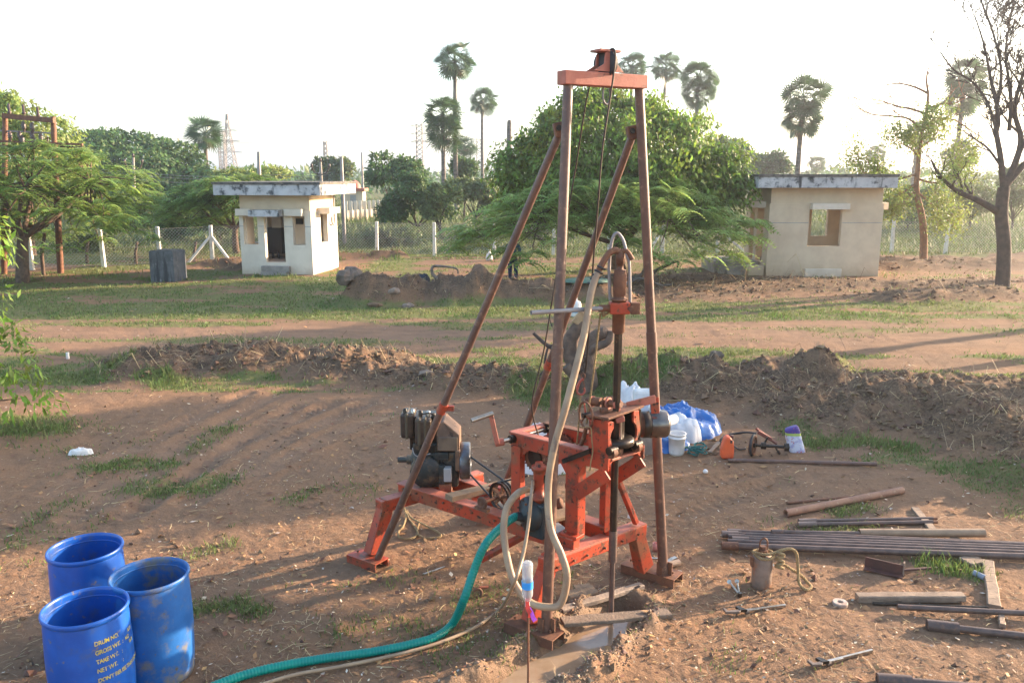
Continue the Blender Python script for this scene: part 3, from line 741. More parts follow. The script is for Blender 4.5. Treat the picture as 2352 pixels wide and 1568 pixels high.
def palm(px, py, wid, label, seed, size=4.1, lean=0.0, tiers=1, trunk=True, Y=None, skirt=1.0):
    z_ = size * F / wid; p = PY(px, py, z_)
    base = Vector((p.x + lean, p.y, 0))
    o = thing('palmyra_palm', label, 'palm', base, 'palmyra palms beyond the fence')
    mb = MB(); c_ = p - Vector((0, 0, .1)); off = Vector((random.uniform(-.1, .1), 0, 0))
    pts = [base + (c_ - base) * t + off * math.sin(math.pi * t) for t in (0, .15, .35, .6, .8, 1)]
    mb.tube(pts, [.30, .23, .21, .19, .18, .17], 9); mb.build('trunk', BARKGREY, o)
    for t in range(tiers):
        for nm, me in zip(('crown', 'dry_leaf_skirt'), PALM[(seed + t) % 3]):
            if nm == 'dry_leaf_skirt' and t < tiers - 1: continue
            c = bpy.data.objects.new(nm, me); C.objects.link(c); c.parent = o
            c.location = p - base - Vector((0, 0, t * size * .42)); c.rotation_euler = (0, 0, seed * 1.3 + t)
            s = size / 4.0 * 1.15 * (1 - .12 * t); c.scale = (s, s, s * 1.02)
    return o
palm(470, 308, 92, 'palmyra palm left of the white shed, round crown with dry hanging skirt', 0)
palm(1045, 140, 100, 'tallest palmyra palm on a long thin pale trunk, crown against white sky', 1)
palm(1016, 262, 104, 'palmyra palm with deep double crown just left of the tallest palm trunk', 2, tiers=2)
palm(1108, 232, 72, 'slim palmyra palm just right of the tallest palm', 3)
palm(1066, 335, 64, 'low hazy palmyra palm half hidden behind the tallest palm trunk', 4)
palm(1452, 152, 78, 'palmyra palm whose crown shows right beside the top of the drill mast', 5)
palm(1529, 158, 80, 'middle palmyra palm of three rising over the big green tree', 6)
palm(1604, 178, 94, 'palmyra palm with bare trunk right of the big green tree top', 7, tiers=2)
palm(1846, 225, 118, 'large round palmyra palm rising over the roof of the right shed', 8, tiers=2)
palm(1876, 378, 48, 'small dark palmyra crown just over the right shed roof', 9)
palm(2012, 352, 50, 'small palmyra palm over the right end of the right shed roof', 10)
palm(2108, 305, 74, 'hazy palmyra palm behind the tree with the orange trunk', 11)
palm(2216, 180, 108, 'tall double crowned palmyra palm behind the bare tree', 12, tiers=2)
palm(2206, 352, 92, 'low wide palmyra palm between the orange trunk and the bare tree', 13)

# big broad-leaved tree behind the drill mast
def at(px, py, Y, rx, ry=None, rz=None):
    p = PY(px, py, Y); return (p.x, p.y, p.z, rx, ry or rx, rz or rx * .8)
big = [at(1400, 268, 36, 1.5, 1.6, 1.0), at(1330, 255, 36, 1.3, 1.3, .9), at(1290, 300, 35.5, 1.5, 1.5, 1.1), at(1475, 285, 36, 1.5, 1.5, 1.1), at(1230, 360, 35.5, 1.4, 1.4, 1.1), at(1180, 398, 35, 1.1, 1.2, .9),
       at(1340, 350, 34, 1.9, 1.7, 1.5), at(1450, 360, 33.6, 1.9, 1.7, 1.5), at(1540, 330, 35, 1.7, 1.6, 1.4), at(1560, 410, 33.6, 1.9, 1.8, 1.5), at(1640, 400, 34.2, 1.5, 1.5, 1.2), at(1665, 440, 33.8, 1.0, 1.1, .9),
       at(1620, 470, 33.2, 1.3, 1.3, 1.0), at(1280, 440, 34, 1.9, 1.6, 1.3), at(1400, 450, 33.4, 1.9, 1.6, 1.4), at(1520, 480, 33.2, 1.7, 1.5, 1.2), at(1200, 455, 35, 1.2, 1.2, .9), at(1585, 300, 36, 1.0, 1.0, .8), at(1712, 435, 33.2, .6, .6, .6), at(1390, 225, 36, .9, .9, .6)]
big_tree = lobe_tree('broadleaf_tree', 'big dense tree with large drooping bright green leaves behind the drill mast', 'tree', (4.6, 35.6, 0), big, 64000, .23, .115, LEAF_BIG, 21, .32, droop=.9, lump=.75, shell=(.62, 1.12))
# feathery trees
feather_tree('feathery_tree', 'low spreading feathery tree in front of the big tree, curved grey limbs', (4.55, 33.6, 0), 3.75, 31.6, 6.0, 3.0, 3.8, 1.9, 31, LEAF_PALEFERN, 230, 13, .75, .2, BARK, layers=2, lf=.2, tilt=(0, .12))
feather_tree('feathery_tree', 'wide feathery tree at the left under the rusty transformer frame', (-18.6, 31.2, 0), -18.2, 32.0, 4.6, 3.4, 5.2, 2.0, 37, LEAF_FERN, 230, 11, .65, .22, BARK, layers=3, lf=.19)
feather_tree('feathery_tree', 'small low feathery tree right of the rusty pole, behind the fence', (-14.3, 43, 0), -14.4, 43.2, 4.2, 3.0, 3.9, 1.5, 41, LEAF_FERN, 190, 11, .8, .16, BARK, layers=2, lf=.22)
# left tall tree, far rain tree, bushes and thickets beyond the fence
lobe_tree('broadleaf_tree', 'tall light green tree at the left edge behind the rusty transformer frame', 'tree', (-24.5, 42, 0),
          [at(-10, 265, 42, 1.8), at(50, 275, 42, 1.6), at(110, 315, 41, 1.5), at(20, 340, 41, 2.0), at(90, 375, 41, 1.9), at(160, 370, 42, 1.3), at(-60, 300, 42, 2.0), at(150, 430, 41, 1.6), at(30, 440, 42, 2.2)], 15000, .30, .13, LEAF_YEL, 51, .3, droop=.8)
rain = [at(x_, y_, Yd, rx, 3.2, rz) for x_, y_, Yd, rx, rz in [(205, 330, 78, 3, 1.1), (260, 322, 80, 3.4, 1.0), (320, 340, 80, 3.2, 1.1), (385, 352, 80, 2.8, 1.0), (425, 375, 80, 2.2, .9), (230, 362, 76, 3.2, 1.1), (300, 375, 76, 3.6, 1.2), (370, 392, 76, 3, 1.1), (430, 410, 76, 2.2, 1.0), (200, 400, 74, 3, 1.2), (280, 415, 74, 3.4, 1.2), (350, 428, 74, 3, 1.2), (240, 450, 72, 3, 1.3), (320, 462, 72, 3, 1.3), (410, 445, 74, 2.6, 1.2), (180, 350, 80, 2.4, 1.0), (450, 400, 80, 1.4, .8)]]
lobe_tree('rain_tree', 'broad dark layered tree far off at the left, left of the palm', 'tree', (-34, 78, 0), rain, 22000, .42, .30, LEAF_DARK, 61, .5, droop=.3, lump=.5)
def bush(px, py, Y, wpx, hpx, n, leafmat, seed, label, L=.26, W=.14, name='bush', cat='bush', group='bushes beyond the fence', nl=9):
    rs = np.random.RandomState(seed); s = Y / F; lobes = []
    for k in range(nl):
        fx = rs.uniform(-.36, .36); fy = rs.uniform(-.30, .48) * (1 - abs(fx) * .6)
        rx = wpx * s * rs.uniform(.16, .26); lobes.append(at(px + fx * wpx, py + fy * hpx, Y + rs.uniform(-1, 1), rx, rx, min(rx, hpx * s * .3)))
    return lobe_tree(name, label, cat, (PY(px, py, Y).x, Y + .3, 0), lobes, n, L, W, leafmat, seed, .10, BARKDARK, group, droop=.4, fork=.25)
bush(410, 480, 52, 120, 130, 7000, LEAF_DARK, 71, 'dark bush below the palm, left of the white shed', .24, .13)
bush(500, 480, 50, 110, 130, 6500, LEAF_OLIVE, 72, 'sunlit creeper covered bush touching the left side of the white shed')
bush(300, 490, 60, 170, 110, 6000, LEAF_OLIVE, 73, 'olive thicket under the far layered tree')
bush(590, 408, 75, 200, 44, 5000, LEAF_YEL, 74, 'light green flat topped thicket seen over the white shed roof', .4, .22)
bush(755, 395, 100, 100, 60, 4500, LEAF_OLIVE, 75, 'round hazy tree behind the two thin poles over the white shed', .5, .3, 'far_tree', 'tree')
bush(910, 385, 62, 130, 70, 5000, LEAF_DARK, 76, 'dark upper boughs left of the palms, over the low dark thicket', .34, .18)
bush(960, 455, 56, 180, 130, 10000, LEAF_DARK, 77, 'big dark thicket left of the tallest palm trunk behind the fence')
bush(1010, 450, 54, 90, 110, 4500, LEAF_OLIVE, 78, 'olive bush in front of the dark thicket, at the palm trunk')
bush(1090, 440, 66, 120, 70, 5000, LEAF_OLIVE, 79, 'bush between the tallest palm trunk and the big tree', .34, .2)
bush(1065, 385, 80, 70, 46, 2600, LEAF_DARK, 80, 'dark shrub at the foot of the low hazy palm', .4, .22)
bush(1760, 375, 95, 110, 50, 4500, LEAF_DARK, 81, 'rounded dark tree over the left end of the right shed roof', .5, .3, 'far_tree', 'tree')
bush(1680, 355, 90, 100, 60, 4500, LEAF_DARK, 82, 'dark tree right behind the big tree shoulder', .5, .3, 'far_tree', 'tree')
bush(1640, 330, 85, 50, 36, 2000, LEAF_DARK, 83, 'small dark tree top right of the bare palm trunk', .5, .3, 'far_tree', 'tree')
bush(2090, 470, 60, 150, 90, 6000, LEAF_DARK, 84, 'dark bush behind the orange trunk')
bush(2240, 450, 64, 170, 100, 6000, LEAF_OLIVE, 85, 'olive bush between the orange trunk and the bare tree')
bush(2340, 430, 60, 120, 120, 5000, LEAF_OLIVE, 86, 'bush at the right edge behind the bare tree')
bush(1990, 440, 90, 120, 60, 3500, LEAF_OLIVE, 87, 'hazy bush over the right end of the right shed', .45, .25)
bush(210, 560, 45, 120, 70, 4000, LEAF_OLIVE, 88, 'weedy bush behind the fence left of the concrete block')
bush(1250, 525, 47, 150, 60, 4500, LEAF_OLIVE, 89, 'low bush behind the fence under the feathery tree')
bush(900, 545, 47, 150, 50, 3500, LEAF_OLIVE, 90, 'low weedy bush behind the fence right of the white shed')
# far woodland that reads as one mass, hill line
rs = np.random.RandomState(5); fl = []
for k in range(330):
    a = rs.uniform(-.9, .9); Yd = rs.uniform(130, 420); s_ = rs.uniform(3, 7); fl.append((math.tan(a) * Yd, Yd, rs.uniform(.5, 2.2), s_ * 1.5, s_, s_ * rs.uniform(.4, .75)))
V, Fc = crown(fl, 36000, 1.5, 1.1, 6, .2)
tag(np_obj('distant_woodland', V, Fc, LEAF_DARK), kind='stuff')
hx = np.linspace(-2600, 2600, 120); hzv = 14 + 34 * fbm(hx * .0016, hx * 0, 9, 4)
hb = MB(); hb.add([(x_ * .6, 1900, -5) for x_ in hx] + [(x_ * .6, 2000, h_ * .6) for x_, h_ in zip(hx, hzv)] + [(x_ * .6, 2300, -5) for x_ in hx], [(k, k + 1, 121 + k, 120 + k) for k in range(119)] + [(120 + k, 121 + k, 241 + k, 240 + k) for k in range(119)], True)
tag(hb.build('hills', LEAF_DARK), kind='structure')

# bare tree and orange-barked tree at the right
def wander(mb, p, d, r, L, rs, depth, out=None, twig=.013):
    seg = 5; pts = [Vector(p)]; rad_ = [r]; dd = Vector(d).normalized()
    for k in range(seg):
        dd = (dd + Vector((rs.uniform(-1, 1), rs.uniform(-1, 1), rs.uniform(-.7, 1.0))) * .22).normalized()
        pts.append(pts[-1] + dd * L / seg); rad_.append(max(twig, r * (1 - .55 * (k + 1) / seg)))
    mb.tube(pts, rad_, 6 if r > .03 else 4, cap=False)
    if out is not None: out.append(pts[-1]); out.append(pts[3])
    if depth > 0:
        for k in range(rs.choice((2, 3, 3))):
            i = rs.choice((2, 3, 4, 5)); q = (dd + Vector((rs.uniform(-1, 1), rs.uniform(-1, 1), rs.uniform(-.5, .8))) * .95).normalized()
            wander(mb, pts[i], q, rad_[i] * rs.uniform(.55, .8), L * rs.uniform(.55, .8), rs, depth - 1, out, twig)
def guided(mb, Y, pxs, radii, rs, depth, L, dy=0, out=None):
    pts = spline([PY(a, b, Y + dy * k) for k, (a, b) in enumerate(pxs)], 5)
    n = len(pts); rr = [radii[0] + (radii[1] - radii[0]) * k / (n - 1) for k in range(n)]
    mb.tube(pts, rr, 9)
    for k in range(n // 4, n, 2):
        d = (pts[min(k + 1, n - 1)] - pts[k - 1]).normalized() + Vector((rs.uniform(-1, 1), rs.uniform(-1, 1), rs.uniform(-.2, .8)))
        wander(mb, pts[k], d, max(.014, rr[k] * .55), L * rs.uniform(.6, 1.2), rs, depth, out)
rs = random.Random(12)
bt_ = G(2302, 668); bt = thing('bare_tree', 'leafless dark tree with a thick forked trunk at the right edge', 'tree', bt_)
mb = MB(); Yb = bt_.y; tips = []
mb.tube(spline([bt_ - Vector((0, 0, .3)), PY(2304, 640, Yb), PY(2306, 560, Yb), PY(2300, 490, Yb), PY(2306, 430, Yb)], 4), [.36] + [.25 - .004 * k for k in range(16)], 12)
guided(mb, Yb, [(2306, 440), (2298, 360), (2288, 300), (2290, 250), (2275, 180), (2262, 110), (2240, 40)], (.11, .02), rs, 3, 1.1, -.05, tips)
guided(mb, Yb, [(2306, 430), (2330, 380), (2345, 320), (2330, 250), (2350, 170), (2372, 90), (2360, 20)], (.13, .02), rs, 3, 1.2, .08, tips)
guided(mb, Yb, [(2304, 432), (2350, 380), (2400, 330), (2440, 240), (2450, 150)], (.13, .03), rs, 3, 1.2, .1)
guided(mb, Yb, [(2318, 300), (2322, 220), (2310, 130), (2318, 60), (2330, 10)], (.07, .015), rs, 3, 1.0, .1)
guided(mb, Yb, [(2288, 300), (2270, 240), (2235, 190), (2190, 160), (2160, 120)], (.055, .022), rs, 2, .6, .06)
guided(mb, Yb, [(2290, 250), (2300, 170), (2285, 90), (2260, 20), (2240, -30)], (.055, .022), rs, 3, .9, .06)
guided(mb, Yb, [(2330, 380), (2360, 300), (2345, 200), (2300, 130), (2290, 60)], (.06, .012), rs, 3, .9, .05)
guided(mb, Yb, [(2300, 492), (2250, 462), (2200, 440), (2160, 405), (2140, 370)], (.13, .03), rs, 1, .8, -.1, tips)
guided(mb, Yb, [(2298, 380), (2268, 340), (2240, 320), (2225, 300)], (.05, .012), rs, 1, .6, -.1)
mb.build('trunk', BARKDARK, bt)
P = np.array([t for t in tips if 370 < CY + 0 or True]); P = P[(P[:, 2] < 4.6)]
P = np.repeat(P, 16, 0); r2 = np.random.RandomState(4); P = P + r2.normal(0, .22, P.shape)
V, Fc = leaf_cards(P, r2.normal(0, 1, P.shape) + np.array([0, 0, -.6]), r2.normal(0, 1, P.shape) + np.array([0, 0, 1]), r2.uniform(.06, .14, len(P)), r2.uniform(.03, .06, len(P)))
np_obj('sparse_leaves', V, Fc, LEAF_YEL, bt)
ot_ = G(2120, 602); ot = thing('orange_barked_tree', 'thin tree with a leaning orange trunk and sparse yellow green leaves near the fence', 'tree', ot_)
mb = MB(); Yo = ot_.y; tips = []; tips2 = []
mb.tube(spline([ot_ - Vector((0, 0, .2)), PY(2122, 560, Yo), PY(2118, 500, Yo), PY(2105, 440, Yo), PY(2108, 390, Yo), PY(2115, 320, Yo), PY(2128, 260, Yo), PY(2132, 215, Yo)], 4), [.19 - .005 * k for k in range(29)], 10)
for g_ in ([(2128, 262), (2090, 250), (2060, 245), (2040, 238), (1990, 240)], [(2118, 300), (2090, 275), (2060, 268), (2000, 262), (1955, 240)], [(2130, 250), (2160, 240), (2190, 238), (2220, 225)], [(2132, 215), (2128, 180), (2135, 150)], [(2132, 215), (2100, 200), (2060, 192), (2020, 200)], [(2118, 300), (2150, 280), (2190, 275), (2230, 300), (2260, 320)]):
    guided(mb, Yo, g_, (.06, .016), rs, 1, .7, 0)
for g_ in ([(2106, 400), (2070, 410), (2030, 420), (1990, 400), (1975, 385)], [(2106, 420), (2060, 450), (2010, 470), (1990, 500), (1970, 520)], [(2106, 410), (2150, 420), (2190, 400), (2210, 380)], [(2110, 360), (2090, 340), (2070, 330)], [(2108, 430), (2070, 470), (2050, 480)], [(2106, 440), (2140, 470), (2160, 490)], [(2112, 340), (2140, 320), (2150, 300)]):
    guided(mb, Yo, g_, (.055, .012), rs, 1, .9, -.25, tips2)
mb.build('trunk', BARKRED, ot)
P = np.repeat(np.array(tips2), 40, 0); P = P + r2.normal(0, .27, P.shape)
V, Fc = leaf_cards(P, r2.normal(0, 1, P.shape) + np.array([0, 0, -.6]), r2.normal(0, 1, P.shape) + np.array([0, 0, 1]), r2.uniform(.09, .2, len(P)), r2.uniform(.05, .09, len(P)))
np_obj('sparse_leaves', V, Fc, LEAF_YEL, ot)
# young tree whose leaves reach in at the left edge
yt = lobe_tree('young_tree', 'young tree with broad shiny leaves reaching in at the left edge of the yard', 'tree', (-8.4, 12.2, 0), [(-7.95, 11.6, 2.2, .7, .7, .6), (-8.2, 12, 3.0, 1.0, 1.0, .8), (-7.9, 12.3, 1.2, .7, .6, .6), (-7.7, 12.6, .55, .5, .6, .45)], 1700, .17, .06, LEAF_BIG, 95, .05, droop=.9, fork=.35, lump=.5)
# trees off to the right that shade the yard
def shade_tree(x_, y_, h_, r_, seed, n, label):
    rs = np.random.RandomState(seed); lobes = [(x_ + rs.uniform(-.6, .6) * r_, y_ + rs.uniform(-.6, .6) * r_, h_ + rs.uniform(-.5, .5) * r_ * .6, r_ * .5, r_ * .5, r_ * .42) for k in range(10)]
    return lobe_tree('shade_tree', label, 'tree', (x_, y_, 0), lobes, n, .42, .28, LEAF_DARK, seed, .25, droop=.5, group='trees right of the yard')
for a_ in SHADE: shade_tree(*a_)

# ------------------------------------------------------------------ the two sheds
def wall(mb, O, X, N_, L, th, z0, z1, holes):
    """wall from O along X; N_ points outward; holes are (a0, a1, h0, h1)"""
    O = Vector(O); X = Vector(X).normalized(); N_ = Vector(N_).normalized()
    xs = sorted({0, L, *[h[0] for h in holes], *[h[1] for h in holes]}); zs = sorted({z0, z1, *[h[2] for h in holes], *[h[3] for h in holes]})
    for a, b in zip(xs[:-1], xs[1:]):
        run = None
        for c, d in zip(zs[:-1], zs[1:]):
            inside = any(h[0] <= (a + b) / 2 <= h[1] and h[2] <= (c + d) / 2 <= h[3] for h in holes)
            if not inside:
                if run and abs(run[1] - c) < 1e-6: run[1] = d
                else:
                    if run: blk(mb, O, X, N_, a, b, run[0], run[1], th)
                    run = [c, d]
        if run: blk(mb, O, X, N_, a, b, run[0], run[1], th)
def blk(mb, O, X, N_, a, b, c, d, th, out=0.0):
    mb.box(O + X * (a + b) / 2 - N_ * (th / 2 - out) + Vector((0, 0, (c + d) / 2)), (b - a, th, d - c), X, -N_, (0, 0, 1))
def shed(name, label, P1, ang, Wd, Dp, Ht, front, back, left, right, mats, over=.72, fas=.46, z0=0.0, groove=True):
    X = Vector((math.cos(ang), math.sin(ang), 0)); Yv = Vector((-math.sin(ang), math.cos(ang), 0)); P1 = Vector((P1[0], P1[1], 0))
    o = thing(name, label, 'shed', P1); th = .2; wm = mats
    P2 = P1 + X * Wd; P3 = P2 + Yv * Dp; P4 = P1 + Yv * Dp
    sides = {'f': (P1, X, -Yv, Wd, front), 'r': (P2 + Yv * th, Yv, X, Dp - 2 * th, right), 'b': (P3, -X, Yv, Wd, back), 'l': (P4 - Yv * th, -Yv, -X, Dp - 2 * th, left)}
    for k, (O, A_, N_, L, holes) in sides.items():
        mb = MB(); wall(mb, O, A_, N_, L, th, z0 - .3, Ht - .62 if groove else Ht, [h[:4] for h in holes]); wl = mb.build('wall', wm, o)
        if groove:   # recessed band under the roof, panels and pillars
            mb = MB(); blk(mb, O + N_ * -.045, A_, N_, .045 if k in 'fb' else -.045, L - .045 if k in 'fb' else L + .045, Ht - .62, Ht, th - .045); mb.build('frieze', SHEDWALL, o)
    return o, X, Yv, sides, th
s1, X1, Y1, SD, th = shed('pump_shed', 'small white open fronted shed with a mildewed flat roof and dark cabinets inside', (-11.08, 33.85), rad(-8), 3.05, 3.0, 3.2,
    [(.17, .77, 1.22, 2.36), (1.06, 1.90, .50, 2.36), (2.27, 2.78, 1.22, 2.36)], [], [(.6, 1.9, 1.2, 2.36)], [(.85, 1.65, 1.22, 2.42)], SHEDWHITE)
P1 = SD['f'][0]
def loc1(a, dpt, z): return P1 + X1 * a + Y1 * dpt + Vector((0, 0, z))
def roof(o, P1, X, Yv, Wd, Dp, Ht, over, fas, cut=0.0):
    Wd -= cut; c = P1 + X * Wd / 2 + Yv * Dp / 2
    mb = MB()
    mb.box(c + Vector((0, 0, Ht + fas * .5)), (Wd + 2 * over, Dp + 2 * over, fas), X, Yv); r_ = mb.build('roof', FASCIA, o, .012)
    mb = MB(); mb.box(c + Vector((0, 0, Ht + fas + .05)), (Wd + 2 * over + .08, Dp + 2 * over + .08, .10), X, Yv); mb.build('roof_edge', SLABTOP, r_, .01)
    return r_
roof(s1, P1, X1, Y1, 3.05, 3.0, 3.2, .68, .42)
def hood(o, c0, X, N_, a0, a1, z, out, h=.27, mtl=None):
    mb = MB(); blk(mb, c0, X, N_, a0, a1, z, z + h, out, out); return mb.build('sunshade', mtl or SHEDWHITE, o, .01)
hood(s1, P1, X1, -Y1, -.03, .62, 2.38, .25); hood(s1, P1, X1, -Y1, .66, 1.93, 2.36, .55, .26, FASCIA); hood(s1, P1, X1, -Y1, 2.02, 2.76, 2.38, .25)
hood(s1, SD['r'][0], Y1, X1, .62, 1.88, 2.42, .5, .25, SHEDWHITE)
for a0, a1, k in ((.19, .75, 'f'), (2.29, 2.76, 'f')):
    mb = MB(); blk(mb, P1 - Y1 * -.03, X1, -Y1, a0, a1, .52, 1.22, .12); mb.build('infill_panel', SHEDWHITE, s1)
for a0, a1 in ((0, .17), (.77, 1.06), (1.90, 2.27), (2.78, 3.05)):
    mb = MB(); blk(mb, P1, X1, -Y1, a0 + .001, a1 - .001, 1.94, 1.965, .01, .004); mb.build('joint_line', GREYPANEL, s1)
for k_, (a0, a1, d_, z0, z1) in enumerate(((.95, 2.05, .36, -.2, .14), (.9, 2.1, .18, .14, .36))):
    mb = MB(); blk(mb, P1, X1, -Y1, a0, a1, z0, z1, .6 if False else d_, d_); mb.build('step', GREYCONC, s1, .015)
mb = MB(); mb.box(loc1(1.525, 1.5, .25), (2.6, 2.55, .5), X1, Y1); mb.build('floor', GREYCONC, s1)
cb = MB(); cb.box(loc1(.78, 1.75, 1.25), (.62, .35, 1.1), X1, Y1); cab = cb.build('cabinet', BLACK, s1, .01)
cb = MB(); cb.box(loc1(.92, 1.65, 2.05), (.42, .3, .5), X1, Y1); cb.build('cabinet', GREYPANEL, s1, .01)
cb = MB(); cb.box(loc1(1.95, 1.6, 1.5), (.62, .4, 1.7), X1, Y1); c2 = cb.build('cabinet', SHEDWHITE, s1, .01)
cb = MB(); cb.box(loc1(2.0, 1.38, 2.08), (.3, .05, .24), X1, Y1); cb.build('meter_window', BLACK, c2)
cb = MB()
for q in (.65, .9): cb.cyl(loc1(q, 1.6, .5), loc1(q, 1.6, .85), .045)
cb.build('cabinet_leg', BLACK, s1)
cp = MB(); Rr = SD['r'][0]
cp.tube(spline([Rr + Y1 * 2.35 + X1 * .06 + Vector((0, 0, 3.15)), Rr + Y1 * 2.35 + X1 * .06 + Vector((0, 0, 2.2)), Rr + Y1 * 2.2 + X1 * .1 + Vector((0, 0, 1.92)), Rr + Y1 * 1.95 + X1 * .1 + Vector((0, 0, 1.98)), Rr + Y1 * 1.9 + X1 * .08 + Vector((0, 0, 2.25))], 5), .04, 8); cp.build('conduit', GREYPANEL, s1)

s2, X2, Y2, SD2, th = shed('open_shed', 'larger cream shed with a flat roof and one open window, beside the big tree', (10.17, 33.0), 0, 4.5, 3.3, 3.5,
    [(1.58, 2.88, 1.22, 2.66)], [(1.0, 1.7, 1.4, 2.66), (2.95, 3.7, 1.2, 2.66)], [(.5, 1.1, .5, 2.7), (1.5, 2.4, .5, 2.7)], [(.7, 2.2, 1.2, 2.66)], SHEDWALL)
Q1 = SD2['f'][0]
roof(s2, Q1, X2, Y2, 4.5, 3.3, 3.5, .70, .42, .55)
hood(s2, Q1, X2, -Y2, 1.58, 3.06, 2.66, .3, .24, SHEDWHITE); hood(s2, SD2['r'][0], Y2, X2, .5, 2.4, 2.62, .5, .28); hood(s2, SD2['l'][0], -Y2, -X2, .3, 2.6, 2.7, .6, .25)
mb = MB(); blk(mb, Q1 + Y2 * .06, X2, -Y2, 1.60, 2.86, .35, 1.22, .12); mb.build('infill_panel', SHEDWALL, s2)
mb = MB(); blk(mb, Q1, X2, -Y2, 1.52, 2.98, -.2, .32, .14, .14); mb.build('plinth', SHEDWHITE, s2, .02)
for a0, a1 in ((.02, 1.56), (2.9, 4.48)):
    mb = MB(); blk(mb, Q1, X2, -Y2, a0, a1, 2.12, 2.145, .01, .004); mb.build('joint_line', GREYPANEL, s2)
mb = MB(); mb.bb(10.4, 14.45, 33.25, 36.05, .0, .5); mb.build('floor', GREYCONC, s2)
mb = MB(); mb.bb(8.3, 10.12, 33.9, 36.2, -.2, .52); mb.build('porch', GREYCONC, s2, .02)
for k_ in range(2):
    mb = MB(); mb.bb(8.45 + .25 * k_, 9.7, 33.62 - .28 * k_, 33.895 - .28 * k_, -.2, .36 - .17 * k_); mb.build('step', GREYCONC, s2, .015)
mb = MB(); mb.bb(9.5, 10.12, 33.1, 33.55, -.2, .42); mb.build('planter_box', SHEDWALL, s2, .015)

# ------------------------------------------------------------------ chain link fence on white posts
fl_ = [(-34, 31.2), (-17.9, 36.2), (-14.1, 38.9), (-6.9, 42.2), (-3.9, 41.6), (7.8, 43), (10.7, 43.1), (19.9, 43.4), (22.4, 42.8), (42, 43)]
fence = thing('chain_link_fence', 'chain link fence on white concrete posts running behind both sheds', 'fence', (0, 42, 0))
posts = [(-17.9, 36.2), (-16.0, 37.6), (-14.1, 38.9), (-6.9, 42.2), (-3.9, 41.6), (-.9, 42), (2.1, 42.3), (5, 42.6), (7.8, 43), (10.7, 43.1), (13.8, 43.2), (16.9, 43.3), (19.9, 43.4), (22.4, 42.8), (25.4, 42.8), (28.4, 42.9), (-10.2, 40.9), (-20.6, 35.4), (-23.6, 34.4)]
for k, (a, b) in enumerate(posts):
    z_ = hz(a, b); mb = MB(); ln_ = random.uniform(-.05, .05)
    mb.beam((a, b, z_ - .3), (a + ln_, b, z_ + 1.68), .17, .17, (0, 1, 0), (.14, .14)); mb.build('post', WHITEWASH, fence, .015)
for (a, b, dx, dy) in ((-14.1, 38.9, -.95, -.6), (-14.1, 38.9, 1.0, -.35), (10.7, 43.1, 1.5, -.5), (7.8, 43, -.9, -.6)):
    z_ = hz(a, b); mb = MB(); mb.beam((a, b, z_ + 1.2), (a + dx, b + dy, z_ - .05), .11, .11, (0, 1, 0)); mb.build('brace', WHITEWASH, fence, .01)
mb = MB(); V = []; Fc = []
for (a0, b0), (a1, b1) in zip(fl_[:-1], fl_[1:]):
    L = math.hypot(a1 - a0, b1 - b0); n_ = int(L / .15)
    for k in range(-9, n_ + 1):
        for sg in (0, 1):
            t0, t1 = (k, k + 10) if sg else (k + 10, k)
            t0 = min(max(t0, 0), n_); t1 = min(max(t1, 0), n_); k2 = k if sg else k + 10
            za = .08 + 1.5 * abs(t0 - k2) / 10; zb = .08 + 1.5 * abs(t1 - k2) / 10
            p = Vector((a0 + (a1 - a0) * t0 / n_, b0 + (b1 - b0) * t0 / n_, za)); q = Vector((a0 + (a1 - a0) * t1 / n_, b0 + (b1 - b0) * t1 / n_, zb)); c_ = len(V); e = .008
            V += [(p.x - e, p.y, p.z), (p.x + e, p.y, p.z), (q.x + e, q.y, q.z), (q.x - e, q.y, q.z)]; Fc.append((c_, c_ + 1, c_ + 2, c_ + 3))
tag(np_obj('wire_mesh', V, Fc, mat('galvanised_wire', (.5, .48, .46), None, 5, .45, .4, bump=0), fence), kind='stuff')
for zz in (1.62, .85, .1):
    mb = MB()
    for (a0, b0), (a1, b1) in zip(fl_[:-1], fl_[1:]): mb.tube([(a0, b0, zz), ((a0 + a1) / 2, (b0 + b1) / 2, zz - .02), (a1, b1, zz)], .008, 4)
    mb.build('strand_wire', LATTICE, fence)
for px_, b_, t_, lab in ((100, 632, 535, 'thin reddish stake at the fence beneath the feathery tree'), (200, 605, 552, 'short brown wooden stake left of the first white post'), (312, 607, 555, 'short pale brown wooden stake between two white posts'), (447, 600, 555, 'short wooden stake behind the concrete block')):
    p = G(px_, b_); mb = MB(); t2 = PY(px_ + 3, t_, p.y); mb.tube([(p.x, p.y, p.z - .2), (p.x + .02, p.y, (t2.z) * .5), t2], [.08, .07, .06], 7)
    tag(mb.build('wooden_stake', BARK, loc=p), lab, 'stake', 'wooden stakes by the fence')

# ------------------------------------------------------------------ rusty transformer frame (two poles)
Yt = 34.0
tf = thing('transformer_frame', 'rusty double pole frame with cross arms and insulators over the left feathery tree', 'power structure', (-18.5, Yt, 0))
for xa, xb, top, bot in ((122, 138, 268, 625), (12, 8, 262, 640)):
    mb = MB(); a = PY(xb, bot, Yt); b = PY(xa, top, Yt); mb.tube([Vector((a.x, Yt, -.3)), a.lerp(b, .5), b], [.13, .12, .10], 10); mb.build('pole', RUST, tf)
def pbeam(par, name, p, q, w_, h_, m_, Y0=Yt, Y1_=None): 
    mb = MB(); mb.beam(PY(*p, Y0), PY(*q, Y1_ or Y0), w_, h_); return mb.build(name, m_, par, .006)
pbeam(tf, 'cross_arm', (6, 266), (124, 277), .16, .2, RUST, Yt - .15); pbeam(tf, 'cross_arm', (-10, 324), (190, 332), .12, .08, RUST, Yt - .15); pbeam(tf, 'cross_arm', (0, 335), (185, 338), .08, .06, BARKDARK, Yt + .2)
